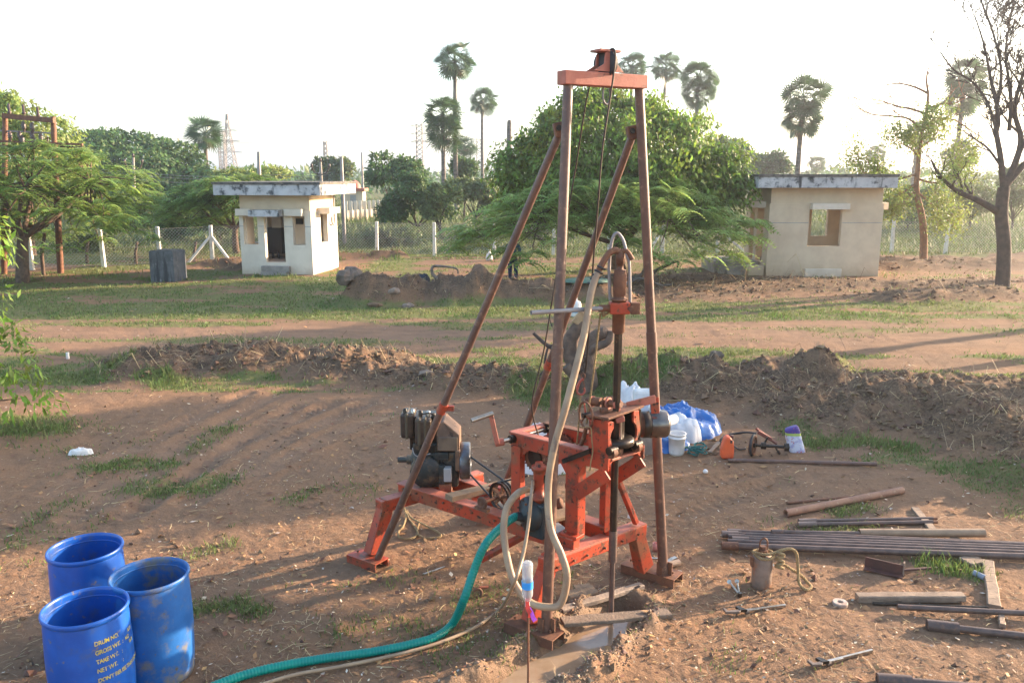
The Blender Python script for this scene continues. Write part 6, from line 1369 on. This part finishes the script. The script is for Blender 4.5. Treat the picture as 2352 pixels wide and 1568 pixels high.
# ------------------------------------------------------------------ pipes, rods and planks lying at the right
def Gz(q, z=0.0):
    p = G(*q); g = hz(p.x, p.y); return G(q[0], q[1], g + z)
def rod(p, q, r_, m_, name, label, cat='pipe', group=None, hollow=0, coup=None, ext=1.0, tip=None, z0=0.0):
    a, b = Gz(p, r_ + z0), Gz(q, r_ + z0); b = a + (b - a) * ext; o = thing(name, label, cat, a, group); mb = MB(); d = (b - a).normalized()
    if hollow: mb.pipe(a, b, r_, r_ * hollow, 22)
    else: mb.cyl(a, b, r_, n=16)
    mb.build('shaft', m_, o)
    if coup: mb = MB(); mb.pipe(a - d * .01, a + d * coup[0], coup[1], coup[1] * .55, 18); mb.build('coupling', coup[2] if len(coup) > 2 else m_, o, .0)
    if tip: mb = MB(); mb.cyl(b - d * .01, b + d * tip[0], tip[1], n=14); mb.build('threaded_end', RUST, o)
    return o
CASEB = mat('brown_casing', (.30, .15, .09), (.20, .10, .065), 6, .65, spots=((.36, .22, .14), 12, .56, .72)); CASET = mat('tan_core_barrel', (.30, .20, .125), (.23, .15, .095), 6, .6, spots=((.18, .10, .06), 12, .6, .74))
rod(ZR(632, 202), ZR(1152, 152), .018, RUST, 'thin_pipe', 'thin rusty rod behind the thick brown casing pipe', hollow=.7)
rod(ZR(622, 275), ZR(1470, 108), .045, CASEB, 'casing_pipe', 'thick brown casing pipe lying at an angle, open end to the left', hollow=.78)
rod(ZR(722, 335), ZR(1690, 315), .024, RODSTEEL, 'drill_rod', 'back rod of the short pair with couplings, resting on the grey plank', 'drill rod', 'short drill rods', coup=(.20, .034, COUP), tip=(.05, .017))
rod(ZR(718, 360), ZR(1690, 340), .026, RODSTEEL, 'drill_rod', 'front rod of the short pair with couplings, resting on the grey plank', 'drill rod', 'short drill rods', coup=(.20, .037, COUP), tip=(.05, .018))
rod(ZR(525, 412), ZR(1155, 422), .024, RODSTEEL, 'drill_rod', 'dark rod screwed into the thick tan core barrel', 'drill rod', coup=(.13, .03), z0=.06)
rod(ZR(1155, 418), ZR(2062, 418), .048, CASET, 'core_barrel', 'thick tan core barrel lying behind the bundle of long rods', 'core barrel', hollow=.8, z0=.03)
for k, (xl, yl, yr, cl, cr_, cm, lb) in enumerate(((205, 408, 500, .14, .034, COUP, 'rearmost long drill rod of the bundle, its coupling half behind the next'), (165, 426, 505, .17, .040, COUP, 'long drill rod of the bundle with the largest pale coupling at the left end'), (210, 447, 523, .17, .036, RODSTEEL, 'third long drill rod from the back of the bundle'), (240, 463, 540, .17, .032, COUP, 'long drill rod of the bundle whose coupling starts furthest right'), (207, 481, 560, .17, .032, RODSTEEL, 'fifth long drill rod from the back, beside the front one'), (162, 510, 588, .17, .044, RUST, 'frontmost and thickest long drill rod of the bundle'))):
    rod(ZR(xl, yl), ZR(2352, yr), .027 if k < 5 else .036, RODSTEEL, 'long_drill_rod', lb, 'drill rod', 'bundle of long drill rods', coup=(cl, cr_, cm), ext=1.25, z0=.035)
rod(ZR(1255, 930), ZR(2200, 965), .014, DARKSTEEL, 'thin_rod', 'thin black rod between the plank and the purple brown rod', 'rod')
rod(ZR(1435, 955), ZR(2352, 1000), .027, RODSTEEL, 'drill_rod', 'purple brown rod lying over the end of the upright plank at the right edge', 'drill rod', ext=1.5, z0=.02)
rod(ZR(1655, 1088), ZR(2352, 1165), .033, RODSTEEL, 'drill_rod', 'thick grey drill rod with a wide coupling near the right edge', 'drill rod', coup=(.25, .055), ext=1.6)
rod(ZR(1295, 1480), ZR(1800, 1520), .033, RODSTEEL, 'drill_rod', 'drill rod with a coupling cut off by the bottom edge', 'drill rod', coup=(.25, .052), ext=2.6)
p_ = rod(ZF(1205, 1020), ZF(2760, 1060), .028, PIPEBROWN, 'long_brown_pipe', 'long thin brown pipe lying in front of the orange can', hollow=.7)
def plank(p, q, w_, h_, m_, label, name='plank', cat='plank', z0=0.0, rot=0.0):
    a, b = Gz(p, h_ / 2 + z0), Gz(q, h_ / 2 + z0); d = (b - a); mb = MB(); rs = random.Random(int(p[0])); n_ = 8; sd = d.normalized().cross(UP).normalized(); vs = []
    for k in range(n_ + 1):
        c_ = a + d * k / n_; ww = w_ * rs.uniform(.92, 1.06) / 2; hh_ = h_ * rs.uniform(.88, 1.08) / 2; c_ += sd * rs.uniform(-.004, .004); e = min(ww, hh_) * .3
        vs += [c_ + sd * s1_ + UP * s2_ for s1_, s2_ in ((-ww + e, -hh_), (ww - e, -hh_), (ww, -hh_ + e), (ww, hh_ - e), (ww - e, hh_), (-ww + e, hh_), (-ww, hh_ - e), (-ww, -hh_ + e))]
    fs = [(k * 8 + i, k * 8 + (i + 1) % 8, (k + 1) * 8 + (i + 1) % 8, (k + 1) * 8 + i) for k in range(n_) for i in range(8)] + [tuple(range(7, -1, -1)), tuple(n_ * 8 + i for i in range(8))]
    mb.add(vs, fs); return tag(mb.build(name, m_, loc=a), label, cat)
plank(ZR(1140, 888), ZR(1912, 882), .11, .075, WOOD, 'long weathered timber lying level in front of the grass clump'); plank(ZR(2085, 632), ZR(2140, 960), .115, .06, WOOD, 'weathered timber pointing away from the viewer near the right edge'); plank(ZR(2185, 1015), ZR(2195, 1095), .05, .05, WOOD, 'short wooden stub in front of the purple brown rod', 'wood_stub', 'timber')
plank(ZR(1560, 242), ZR(1690, 395), .09, .035, WOOD, 'grey plank under the pair of short rods'); plank(ZR(1830, 455), ZR(1880, 478), .10, .03, WOOD, 'short end of plank showing behind the rod bundle', z0=.0); plank(ZR(1930, 600), ZR(2030, 650), .2, .05, WOOD, 'short timber block under the front of the rod bundle', 'timber_block', 'timber')
mb = MB(); a, b = Gz(ZR(1985, 705), .03), Gz(ZR(2070, 745), .03); mb.pipe(a, b, .03, .022, 16); tag(mb.build('plastic_pipe', mat('pale_blue_pipe', (.30, .33, .40), None, 8, .5), loc=a), 'short grey blue pipe stub touching the right timber', 'pipe')
# scraper of angle steel
ts_ = thing('steel_scraper', 'dark red steel channel with an end plate and a short rod handle', 'tool', Gz(ZR(1200, 640))); a, b = Gz(ZR(1195, 655), .02), Gz(ZR(1475, 720), .02)
dd = (b - a).normalized(); sd = dd.cross(UP); DKRED = mat('dark_red_steel', (.11, .045, .035), (.07, .035, .03), 8, .6, .2); mb = MB(); mb.beam(a + UP * .05 - sd * .0, b + UP * .05, .012, .10); mb.beam(a - sd * -.05, b - sd * -.05, .10, .012); mb.build('channel', DKRED, ts_)
mb = MB(); mb.beam(b + UP * .13 - sd * .01, b - UP * .02 - sd * .01, .05, .014, dd); mb.build('end_plate', SACKP, ts_); mb = MB(); mb.cyl(b + UP * .05, Gz(ZR(1680, 672), .05), .014, n=10); mb.build('rod_handle', DKRED, ts_)
# drop hammer with rope
hw_ = Gz(ZR(443, 800)); hm = thing('drop_hammer', 'rusty cylindrical drop hammer weight standing on end with a ring handle', 'hammer', hw_); HM = mat('hammer_steel', (.26, .19, .15), (.17, .12, .095), 7, .5, .3, spots=((.30, .14, .07), 8, .52, .68))
mb = MB(); mb.lathe(hw_, UP, [(0, -.02), (.094, -.02), (.098, .02), (.098, .30), (.092, .315), (.0, .318)], 26); mb.build('weight', HM, hm); mb = MB(); mb.cyl(hw_ + UP * .31, hw_ + UP * .42, .03, n=14); mb.cyl(hw_ + UP * .36, hw_ + UP * .385, .045, n=14); mb.build('stem', RUST, hm); mb = MB(); mb.tube(spline([hw_ + Vector((-.035, 0, .38)), hw_ + Vector((-.035, 0, .47)), hw_ + Vector((0, 0, .505)), hw_ + Vector((.035, 0, .47)), hw_ + Vector((.035, 0, .36))], 6), .008, 8); mb.build('ring_handle', RUST, hm); mb = MB(); mb.box(hw_ + Vector((-.1, -.0, .26)), (.03, .05, .10)); mb.build('side_lug', RUST, hm)
rope([hw_ + Vector(q) for q in ((-.09, -.03, .35), (-.05, -.09, .335), (.03, -.10, .33), (.09, -.05, .34), (.08, .04, .35), (0, .08, .345), (-.08, .05, .345), (-.08, -.03, .365), (-.0, -.08, .37), (.10, -.06, .38), (.16, -.05, .40), (.25, -.05, .415), (.31, -.05, .37), (.33, -.06, .24), (.34, -.1, .08), (.40, -.14, .03), (.47, -.08, .03), (.46, .0, .035), (.38, .0, .12), (.27, -.04, .20), (.18, -.04, .26), (.13, -.06, .31))], .016, 'hammer_rope', 'thick tan rope knotted round the drop hammer and looping to the ground')
mb = MB(); kc = hw_ + Vector((.15, -.06, .30))
for k in range(5): mb.torus(kc + Vector((.0, 0, .07 - .036 * k)), (.3 * (-1) ** k, .4, 1), .034, .016, 14, 7)
tag(mb.build('rope_knot', ROPE, loc=kc), 'fat knot of tan rope beside the drop hammer', 'knot')
# pipe wrenches
def wrench(ph, pe, jaw, label, m_=STEEL):
    a, b = Gz(ph, .03), Gz(pe, .02); o = thing('pipe_wrench', label, 'wrench', a, 'pipe wrenches lying on the soil'); d = (b - a).normalized(); s_ = d.cross(UP).normalized()
    mb = MB(); mb.beam(a, b, .018, .024, UP, (.022, .03)); mb.beam(a + s_ * .012 + UP * .004, a.lerp(b, .4) + s_ * .012, .014, .02); mb.build('handle', m_, o, .003)
    mb = MB(); mb.prism([a + s_ * .02, a + s_ * .045 - d * .03, a + s_ * .02 - d * jaw, a - s_ * .05 - d * jaw * .95, a - s_ * .05 - d * (jaw - .03), a - s_ * .0 - d * (jaw - .035), a - s_ * .0], UP * .022); mb.build('hook_jaw', TOOL, o, .003); mb = MB(); mb.prism([a + s_ * .03 + d * .06, a - s_ * .05 + d * .02, a - s_ * .05 - d * .02, a + s_ * .02 - d * .01], UP * .026); mb.build('heel_jaw', DARKSTEEL, o, .003); mb = MB(); mb.cyl(a + d * .05 + s_ * .01 - UP * .01, a + d * .085 + s_ * .01 - UP * .01, .02, n=14); mb.build('knurled_nut', TOOL, o); return o
wrench(ZR(290, 985), ZR(620, 945), .16, 'rusty pipe wrench lying nearest the borehole, handle to the right'); wrench(ZR(880, 1362), ZR(1250, 1272), .11, 'steel pipe wrench at the bottom right of the yard, handle pointing up right')
cv = thing('clevis_tool', 'small black forked spanner left of the drop hammer', 'tool', Gz(ZR(240, 820))); a = Gz(ZR(290, 872), .02)
for q, nm in ((ZR(212, 772), 'prong'), (ZR(268, 768), 'prong')):
    mb = MB(); mb.tube([a, Gz(q, .04)], .011, 8); mb.cyl(Gz(q, .03), Gz(q, .05), .022, n=10); mb.build(nm, STEEL, cv)
mb = MB(); mb.cyl(a - UP * .01, a + UP * .03, .022, n=12); mb.build('pivot', DARKSTEEL, cv)
rc = Gz(ZR(1017, 928), .015); mb = MB(); mb.lathe(rc, UP, [(.027, -.02), (.068, -.02), (.070, -.015), (.070, .012), (.066, .018), (.029, .018), (.027, .012), (.027, -.02)], 30, False); tag(mb.build('steel_ring', mat('pale_washer', (.45, .38, .32), (.3, .2, .15), 8, .6), loc=rc), 'thick pale steel ring lying flat on the soil', 'ring')

# ------------------------------------------------------------------ boards and pieces at the borehole
plank(Z3(690, 985), Z3(1340, 785), .085, .05, mat('muddy_steel', (.30, .22, .16), (.2, .15, .115), 7, .7, bump=.4), 'muddy slotted steel channel lying behind the borehole', 'steel_channel', 'channel', .03); a = Gz(Z3(1305, 795), .083); mb = MB(); mb.box(a, (.06, .025, .008), (.8, .6, 0), (-.6, .8, 0)); tag(mb.build('channel_slot', BLACK, loc=a), 'dark slot cut in the end of the muddy steel channel', 'slot')
plank(Z3(700, 1075), Z3(1560, 1005), .13, .04, mat('muddy_board', (.19, .135, .098), (.13, .092, .066), 5, .8, bump=.5), 'wide muddy board bridging the trench in front of the drill rod', 'board', 'board', .03); plank(Z3(745, 880), Z3(965, 835), .16, .07, WOODTAN, 'muddy square timber block left of the borehole', 'timber_block', 'timber', .01); plank(Z3(800, 815), Z3(930, 800), .1, .05, WOODTAN, 'second muddy timber behind the square block', 'timber_block', 'timber', .02)
mb = MB(); a, b = Gz(Z3(1375, 660), .035), Gz(Z3(1640, 598), .035); mb.pipe(a, b, .034, .027, 18); tag(mb.build('short_casing', mat('pale_brown_tube', (.50, .33, .21), (.38, .24, .15), 8, .5, .2), loc=a), 'short pale tube lying across the right mast foot', 'pipe')
for k, (p, q, lab) in enumerate(((Z3(1385, 563), Z3(1500, 568), 'thin shiny strip behind the short pale tube'), (Z3(1500, 610), Z3(1612, 556), 'shiny flat bar beside the short pale tube'))):
    plank(p, q, .025 + .02 * k, .012, STEEL, lab, 'metal_strip', 'metal strip', .04)
plank(Z1(575, 1560), Z1(745, 1500), .02, .01, STEEL, 'shiny thin metal strip on the soil below the rope', 'metal_strip', 'metal strip', .005)
mb = MB(); a = Gz(Z3(1450, 505), .0); mb.lathe(a, UP, [(0, 0), (.03, 0), (.035, .09), (.032, .09), (.028, .01), (0, .01)], 18); tag(mb.build('plastic_cup', mat('pink_cup', (.62, .25, .2), None, 8, .5), loc=a), 'small pinkish cup standing behind the right mast foot', 'cup')
ct = thing('red_clamp', 'small rusty red clamp lying left of the hose loop', 'clamp', Gz(Z3(20, 850))); mb = MB(); a = Gz(Z3(20, 845), .03); mb.torus(a, (.2, -1, .3), .04, .014, 18, 8, .4, 5.0); mb.build('jaw', RUST, ct); mb = MB(); mb.cyl(Gz(Z3(35, 800), .04), Gz(Z3(105, 795), .03), .014, n=10); mb.build('screw', ORANGE, ct)
rope([Gz(Z1(*q), .02 + z_) for q, z_ in (((425, 1040), .05), ((440, 1110), 0), ((415, 1190), .0), ((385, 1220), 0), ((382, 1262), 0), ((430, 1282), 0), ((500, 1272), 0), ((530, 1235), 0), ((505, 1180), 0), ((460, 1120), 0), ((445, 1060), .02), ((475, 1110), 0), ((540, 1150), .01), ((620, 1190), 0), ((690, 1228), 0), ((715, 1255), 0), ((690, 1270), 0), ((600, 1276), 0), ((545, 1255), 0), ((528, 1222), 0), ((540, 1160), .03))], .012, 'coiled_rope', 'tan rope lying in loose loops behind the rear leg of the rig')

# ------------------------------------------------------------------ materials heaped behind the rig
tp0 = G(*ZF(700, 760)); heap((tp0.x + .05, tp0.y + .35, -.02), .7, .58, .44, TARP, 'blue_tarp', 'crumpled blue tarpaulin heaped behind the rig', 'tarpaulin', 21, 40, .75)
heap(G(*ZF(450, 880)), .5, .3, .16, TARP, 'blue_tarp', 'low fold of blue tarpaulin left of the white bucket', 'tarpaulin', 23, 26, .6)
heap(G(*ZF(720, 800)) + Vector((0, .1, 0)), .34, .3, .36, SACKW, 'white_sack', 'full white woven sack leaning on the blue tarpaulin', 'sack', 24, 30, .45); heap(G(*ZF(330, 930)) + Vector((0, .1, 0)), .28, .22, .46, SACKP, 'tan_sack', 'dusty tan sack standing behind the spindle head', 'sack', 25, 26, .4, .3)
heap(PY(*K(130, 830), 10.9) * 1.0 - Vector((0, 0, PY(*K(130, 830), 10.9).z)), .46, .3, .66, SACKW, 'white_sack', 'bulky white sack seen between the mast pipes left of the hand wheel', 'sack', 26, 30, .4)
heap(G(*ZF(230, 640)) + Vector((0, .6, 0)), .26, .25, .52, SACKW, 'white_sack', 'upright white sack behind the orange lever, knotted top', 'sack', 27, 24, .5)
jc = G(*ZF(340, 640)); jc.z = 0; mb = MB(); mb.bb(jc.x - .19, jc.x + .19, jc.y, jc.y + .22, -.02, .56); jco = mb.build('plastic_can', WHITEPL, None, .05, loc=jc); tag(jco, 'pale white plastic can behind the orange lever', 'can'); mb = MB(); mb.cyl(jc + Vector((.1, .1, .55)), jc + Vector((.1, .1, .62)), .035, n=12); mb.build('cap', WHITEPL, jco)
def lift(q, Y_): return PY(*q, Y_)
mb = MB(); mb.pipe(lift(ZF(555, 618), 11.5), lift(ZF(640, 590), 12.0), .077, .070, 24); wp_ = mb.build('plastic_pipe', WHITEPL, loc=lift(ZF(555, 618), 11.5)); m2 = MB(); e0_, e1_ = lift(ZF(555, 618), 11.5), lift(ZF(640, 590), 12.0); m2.lathe(e0_.lerp(e1_, .12), e1_ - e0_, [(.0695, 0), (.0, .01)], 20); m2.build('bore_shade_disc', BLACK, wp_); tag(wp_, 'wide white pipe with a dark open end resting on the white sack', 'pipe'); mb = MB(); mb.pipe(lift(ZF(515, 530), 11.7), lift(ZF(400, 470), 12.2), .045, .038, 18); tag(mb.build('plastic_pipe', WHITEPL, loc=lift(ZF(515, 530), 11.7)), 'narrow white pipe on the tarpaulin right of the orange lever', 'pipe')  # black disc inside the wide pipe paints in the shade of its bore
bk = G(*ZF(668, 945)); bk.z = 0; bu = thing('bucket', 'white plastic bucket standing in front of the white sack', 'bucket', bk); mb = MB(); mb.lathe(bk, UP, [(0, -.01), (.105, -.01), (.112, .03), (.122, .24), (.128, .24), (.128, .255), (.122, .255), (.124, .295), (.13, .295), (.13, .31), (.118, .31), (.108, .03), (0, .025)], 32); mb.build('shell', WHITEPL, bu); mb = MB(); mb.torus(bk + UP * .265, (0, 1, .12), .128, .004, 26, 6, math.pi * .02, math.pi * .98, (1, 0, 0)); mb.build('wire_handle', LATTICE, bu)
# tangle of teal cord
mb = MB(); tcn = G(*ZF(875, 955)); rs = random.Random(3)
for k in range(9): mb.torus(tcn + Vector((rs.uniform(-.06, .06), rs.uniform(-.05, .05), .03 + .012 * k)), (rs.uniform(-.5, .5), rs.uniform(-.5, .5), 1), rs.uniform(.06, .12), .009, 20, 5)
tag(mb.build('teal_cord', mat('teal_cord', (.02, .16, .15), (.015, .1, .1), 30, .8), loc=tcn), 'tangle of teal cord on the soil right of the white bucket', 'cord')
# orange can
oc = G(*ZF(1195, 1000)); oc.z = 0; oca = thing('orange_can', 'orange plastic oil can with a handle standing behind the long brown pipe', 'can', oc); s_ = 11.9 / F / 4.551 * 1.0
def O_(x_, z_): return oc + Vector(((x_ - 1195) * .00128 * 1.06, -.06, (1008 - z_) * .00128 * 1.1))
mb = MB(); mb.prism([O_(*q) for q in ((1130, 1005), (1126, 940), (1138, 860), (1158, 790), (1180, 765), (1215, 775), (1245, 815), (1258, 860), (1262, 940), (1258, 1003))], Vector((0, .15, 0))); mb.build('body', JERRY, oca, .03); mb = MB(); mb.cyl(O_(1238, 800) + Vector((0, .075, 0)), O_(1242, 765) + Vector((0, .075, 0)), .026, n=14); mb.build('cap', DKRED, oca); mb = MB(); mb.box(O_(1222, 815) + Vector((-.0, -.002, 0)), (.035, .02, .05)); mb.build('grip_hollow', DKRED, oca, .008)
# old axle with a wheel, belts and bars
aw = G(*ZF(1460, 970)); aw.z = .16; ax_ = thing('wheel_and_axle', 'rusty spoked wheel on an axle with loose belts behind the long brown pipe', 'machine part', aw); wx = Vector((.86, -.5, 0)).normalized()
mb = MB(); mb.torus(aw, wx, .145, .018, 36, 8); mb.build('rim', RUBBER, ax_); mb = MB(); mb.lathe(aw - wx * .03, wx, [(.125, 0), (.14, 0), (.14, .06), (.125, .06), (.125, 0)], 30, False); mb.build('felloe', RUST, ax_)
for k in range(4):
    a = k * math.pi / 2 + .4; mb = MB(); mb.beam(aw, aw + (Vector((0, 0, 1)) * math.cos(a) + wx.cross(UP) * math.sin(a)) * .128, .03, .02, wx); mb.build('spoke', RUST, ax_)
mb = MB(); mb.cyl(aw - wx * .05, aw + wx * .04, .035, n=14); mb.build('hub', DARKSTEEL, ax_); mb = MB(); e_ = PY(*ZF(1850, 885), aw.y - .1); mb.cyl(aw, e_, .022, n=12); mb.cyl(aw.lerp(e_, .22), aw.lerp(e_, .36), .05, n=14); mb.cyl(aw.lerp(e_, .86), aw.lerp(e_, .98), .06, n=12); mb.build('axle', DARKSTEEL, ax_); mb = MB(); mb.beam(PY(*ZF(1500, 685), aw.y + .25), PY(*ZF(1720, 850), aw.y + .1), .05, .03); mb.beam(PY(*ZF(1520, 720), aw.y + .2), PY(*ZF(1660, 800), aw.y + .15), .07, .05); mb.build('bracket', mat('dull_red_iron', (.22, .06, .04), (.12, .05, .035), 9, .7), ax_)
mb = MB(); mb.beam(PY(*ZF(1690, 860), aw.y), PY(*ZF(1750, 960), aw.y - .1), .02, .02); mb.beam(PY(*ZF(1620, 780), aw.y), PY(*ZF(1560, 900), aw.y), .02, .02); mb.build('leg', DARKSTEEL, ax_)
mb = MB(); mb.tube(spline([G(*ZF(1020, 935), .02), PY(*ZF(1100, 850), 12.0), PY(*ZF(1150, 790), 12.1), PY(*ZF(1250, 745), 12.2), PY(*ZF(1400, 728), 12.2), PY(*ZF(1500, 740), 12.1)], 8), .014, 7); mb.tube(spline([PY(*ZF(1140, 840), 12), PY(*ZF(1130, 800), 12.05), PY(*ZF(1200, 755), 12.2), PY(*ZF(1350, 738), 12.3)], 8), .012, 7); mb.tube(spline([G(*ZF(1270, 870), .02), G(*ZF(1320, 905), .02), G(*ZF(1390, 900), .02)], 6), .012, 7); o_ = mb.build('loose_belts', RUBBER, loc=G(*ZF(1020, 935))); tag(o_, 'black rubber belts arching from the soil over the orange can to the wheel', 'belt')
plank(ZF(1015, 938), ZF(1110, 830), .06, .02, WOOD, 'thin pale slat leaning left of the orange can', 'slat', 'slat', .02)
# printed bag
pb = G(*ZF(1915, 935)); pb.z = 0; bgm, t_, b_ = _new('printed_bag'); tc_ = N(t_, 'ShaderNodeTexCoord').outputs['Object']; sx_ = N(t_, 'ShaderNodeSeparateXYZ'); t_.links.new(tc_, sx_.inputs[0])
c1_ = mixc(t_, ramp(t_, noise(t_, 14, 3, .6, tc_), .5, .6), (.55, .54, .62), (.35, .33, .5)); c1_ = mixc(t_, ramp(t_, sx_.outputs[2], .245, .25), c1_, (.36, .44, .10)); c1_ = mixc(t_, ramp(t_, sx_.outputs[2], .285, .29), c1_, (.07, .035, .22)); c1_ = mixc(t_, ramp(t_, noise(t_, 20, 2, .5, tc_), .64, .66), c1_, (.45, .10, .08)); t_.links.new(c1_, b_.inputs['Base Color']); b_.inputs['Roughness'].default_value = .5
V = []; nn_ = 20; mm_ = 14
for i in range(mm_ + 1):
    t = i / mm_
    for k in range(nn_):
        a = 2 * math.pi * k / nn_; sq = max(abs(math.cos(a)), abs(math.sin(a))); w_ = .115 * (1 - .15 * t) * (.8 if t > .97 else 1); dp = .08 * (1 - .35 * t)
        q = 1 + .3 * (float(fbm(np.array([math.cos(a) * 2 + t * 3]), np.array([math.sin(a) * 2 + t]), 33, 3)[0]) - .5)
        V.append((pb.x + math.cos(a) / sq ** .7 * w_ * q - .10 * t + .03, pb.y + .05 + math.sin(a) / sq ** .7 * dp * q, .0 + .37 * t + .03 * math.cos(a) * t))
mb = MB(); mb.add(V, [(i * nn_ + k, i * nn_ + (k + 1) % nn_, (i + 1) * nn_ + (k + 1) % nn_, (i + 1) * nn_ + k) for i in range(mm_) for k in range(nn_)] + [tuple(mm_ * nn_ + k for k in range(nn_))], True); tag(mb.build('printed_bag', bgm, loc=pb), 'purple and white printed bag leaning at the end of the axle', 'bag')
# litter on the left
heap(G(185, 1042), .17, .08, .09, WHITEPL, 'plastic_wrapper', 'crumpled white plastic wrapper on the soil at the left', 'wrapper', 44, 16, .8, .25)
p = gz(156, 822); mb = MB(); mb.cyl(p - UP * .05, p + UP * .14, .035, n=12); tag(mb.build('white_peg', WHITEPL, loc=p), 'short white peg standing in the grass at the left', 'peg')
p = gz(1620, 1088); mb = MB(); mb.lathe(p, UP, [(0, 0), (.03, .01), (.035, .035), (.02, .055), (0, .06)], 12); tag(mb.build('paper_scrap', WHITEPL, loc=p), 'small white scrap on the bare soil right of the rig', 'scrap')
# cut tree stump behind the drill string
YS = 13.6; stp = G(1350, 900); stp.z = hz(stp.x, stp.y); YS = stp.y; st = thing('tree_stump', 'broken grey tree stump with cut limbs behind the drill string', 'tree stump', stp); mb = MB()
mb.tube(spline([PY(1352, 905, YS), PY(1350, 870, YS), PY(1345, 830, YS), PY(1352, 795, YS), PY(1370, 772, YS), PY(1392, 762, YS - .1)], 5), [.22] + [.2 - .004 * k for k in range(25)], 14); mb.tube(spline([PY(1335, 850, YS), PY(1310, 815, YS + .1), PY(1310, 780, YS + .1), PY(1330, 745, YS + .1), PY(1334, 725, YS + .1)], 5), [.17 - .0035 * k for k in range(21)], 12); mb.tube(spline([PY(1345, 820, YS), PY(1362, 800, YS - .1), PY(1395, 785, YS - .15), PY(1402, 760, YS - .15)], 5), [.10 - .003 * k for k in range(16)], 10)
mb.tube(spline([PY(1345, 900, YS - .1), PY(1325, 870, YS - .1), PY(1300, 840, YS - .1)], 5), [.13, .13, .12, .12, .11, .11, .10, .10, .1, .1, .1], 10); mb.build('trunk', BARK, st)
mb = MB(); mb.box(PY(1331, 730, YS + .05), (.16, .12, .26), (1, 0, -.7), (0, 1, 0)); mb.build('cut_end', mat('split_wood', (.42, .28, .15), (.3, .19, .1), 8, .8), st, .02)
for pts, r_ in (([(1275, 800), (1255, 792), (1225, 765)], .05), ([(1262, 850), (1252, 835), (1258, 800), (1270, 792)], .03), ([(1275, 845), (1250, 852), (1240, 862)], .025), ([(1268, 750), (1262, 730), (1262, 720)], .012)):
    mb = MB(); s_ = spline([PY(a, b, YS - .1) for a, b in pts], 5); mb.tube(s_, [r_ * (1 - .5 * k / len(s_)) for k in range(len(s_))], 7); mb.build('broken_branch', BARKDARK, st)

# ------------------------------------------------------------------ haze in the air
if HAZE:
    hm_ = bpy.data.materials.new('haze'); hm_.use_nodes = True; t = hm_.node_tree; t.nodes.remove(t.nodes['Principled BSDF']); pv = N(t, 'ShaderNodeVolumePrincipled'); pv.inputs['Density'].default_value = HAZE; pv.inputs['Color'].default_value = (.9, .93, 1, 1); pv.inputs['Anisotropy'].default_value = .7
    t.links.new(pv.outputs[0], t.nodes['Material Output'].inputs['Volume']); mb = MB(); mb.bb(-3100, 3100, -3100, 3100, -7, 62); tag(mb.build('haze', hm_), kind='stuff')
print('objects', len(bpy.data.objects), 'tris', sum(len(m.loops) - 2 * len(m.polygons) for m in bpy.data.meshes))
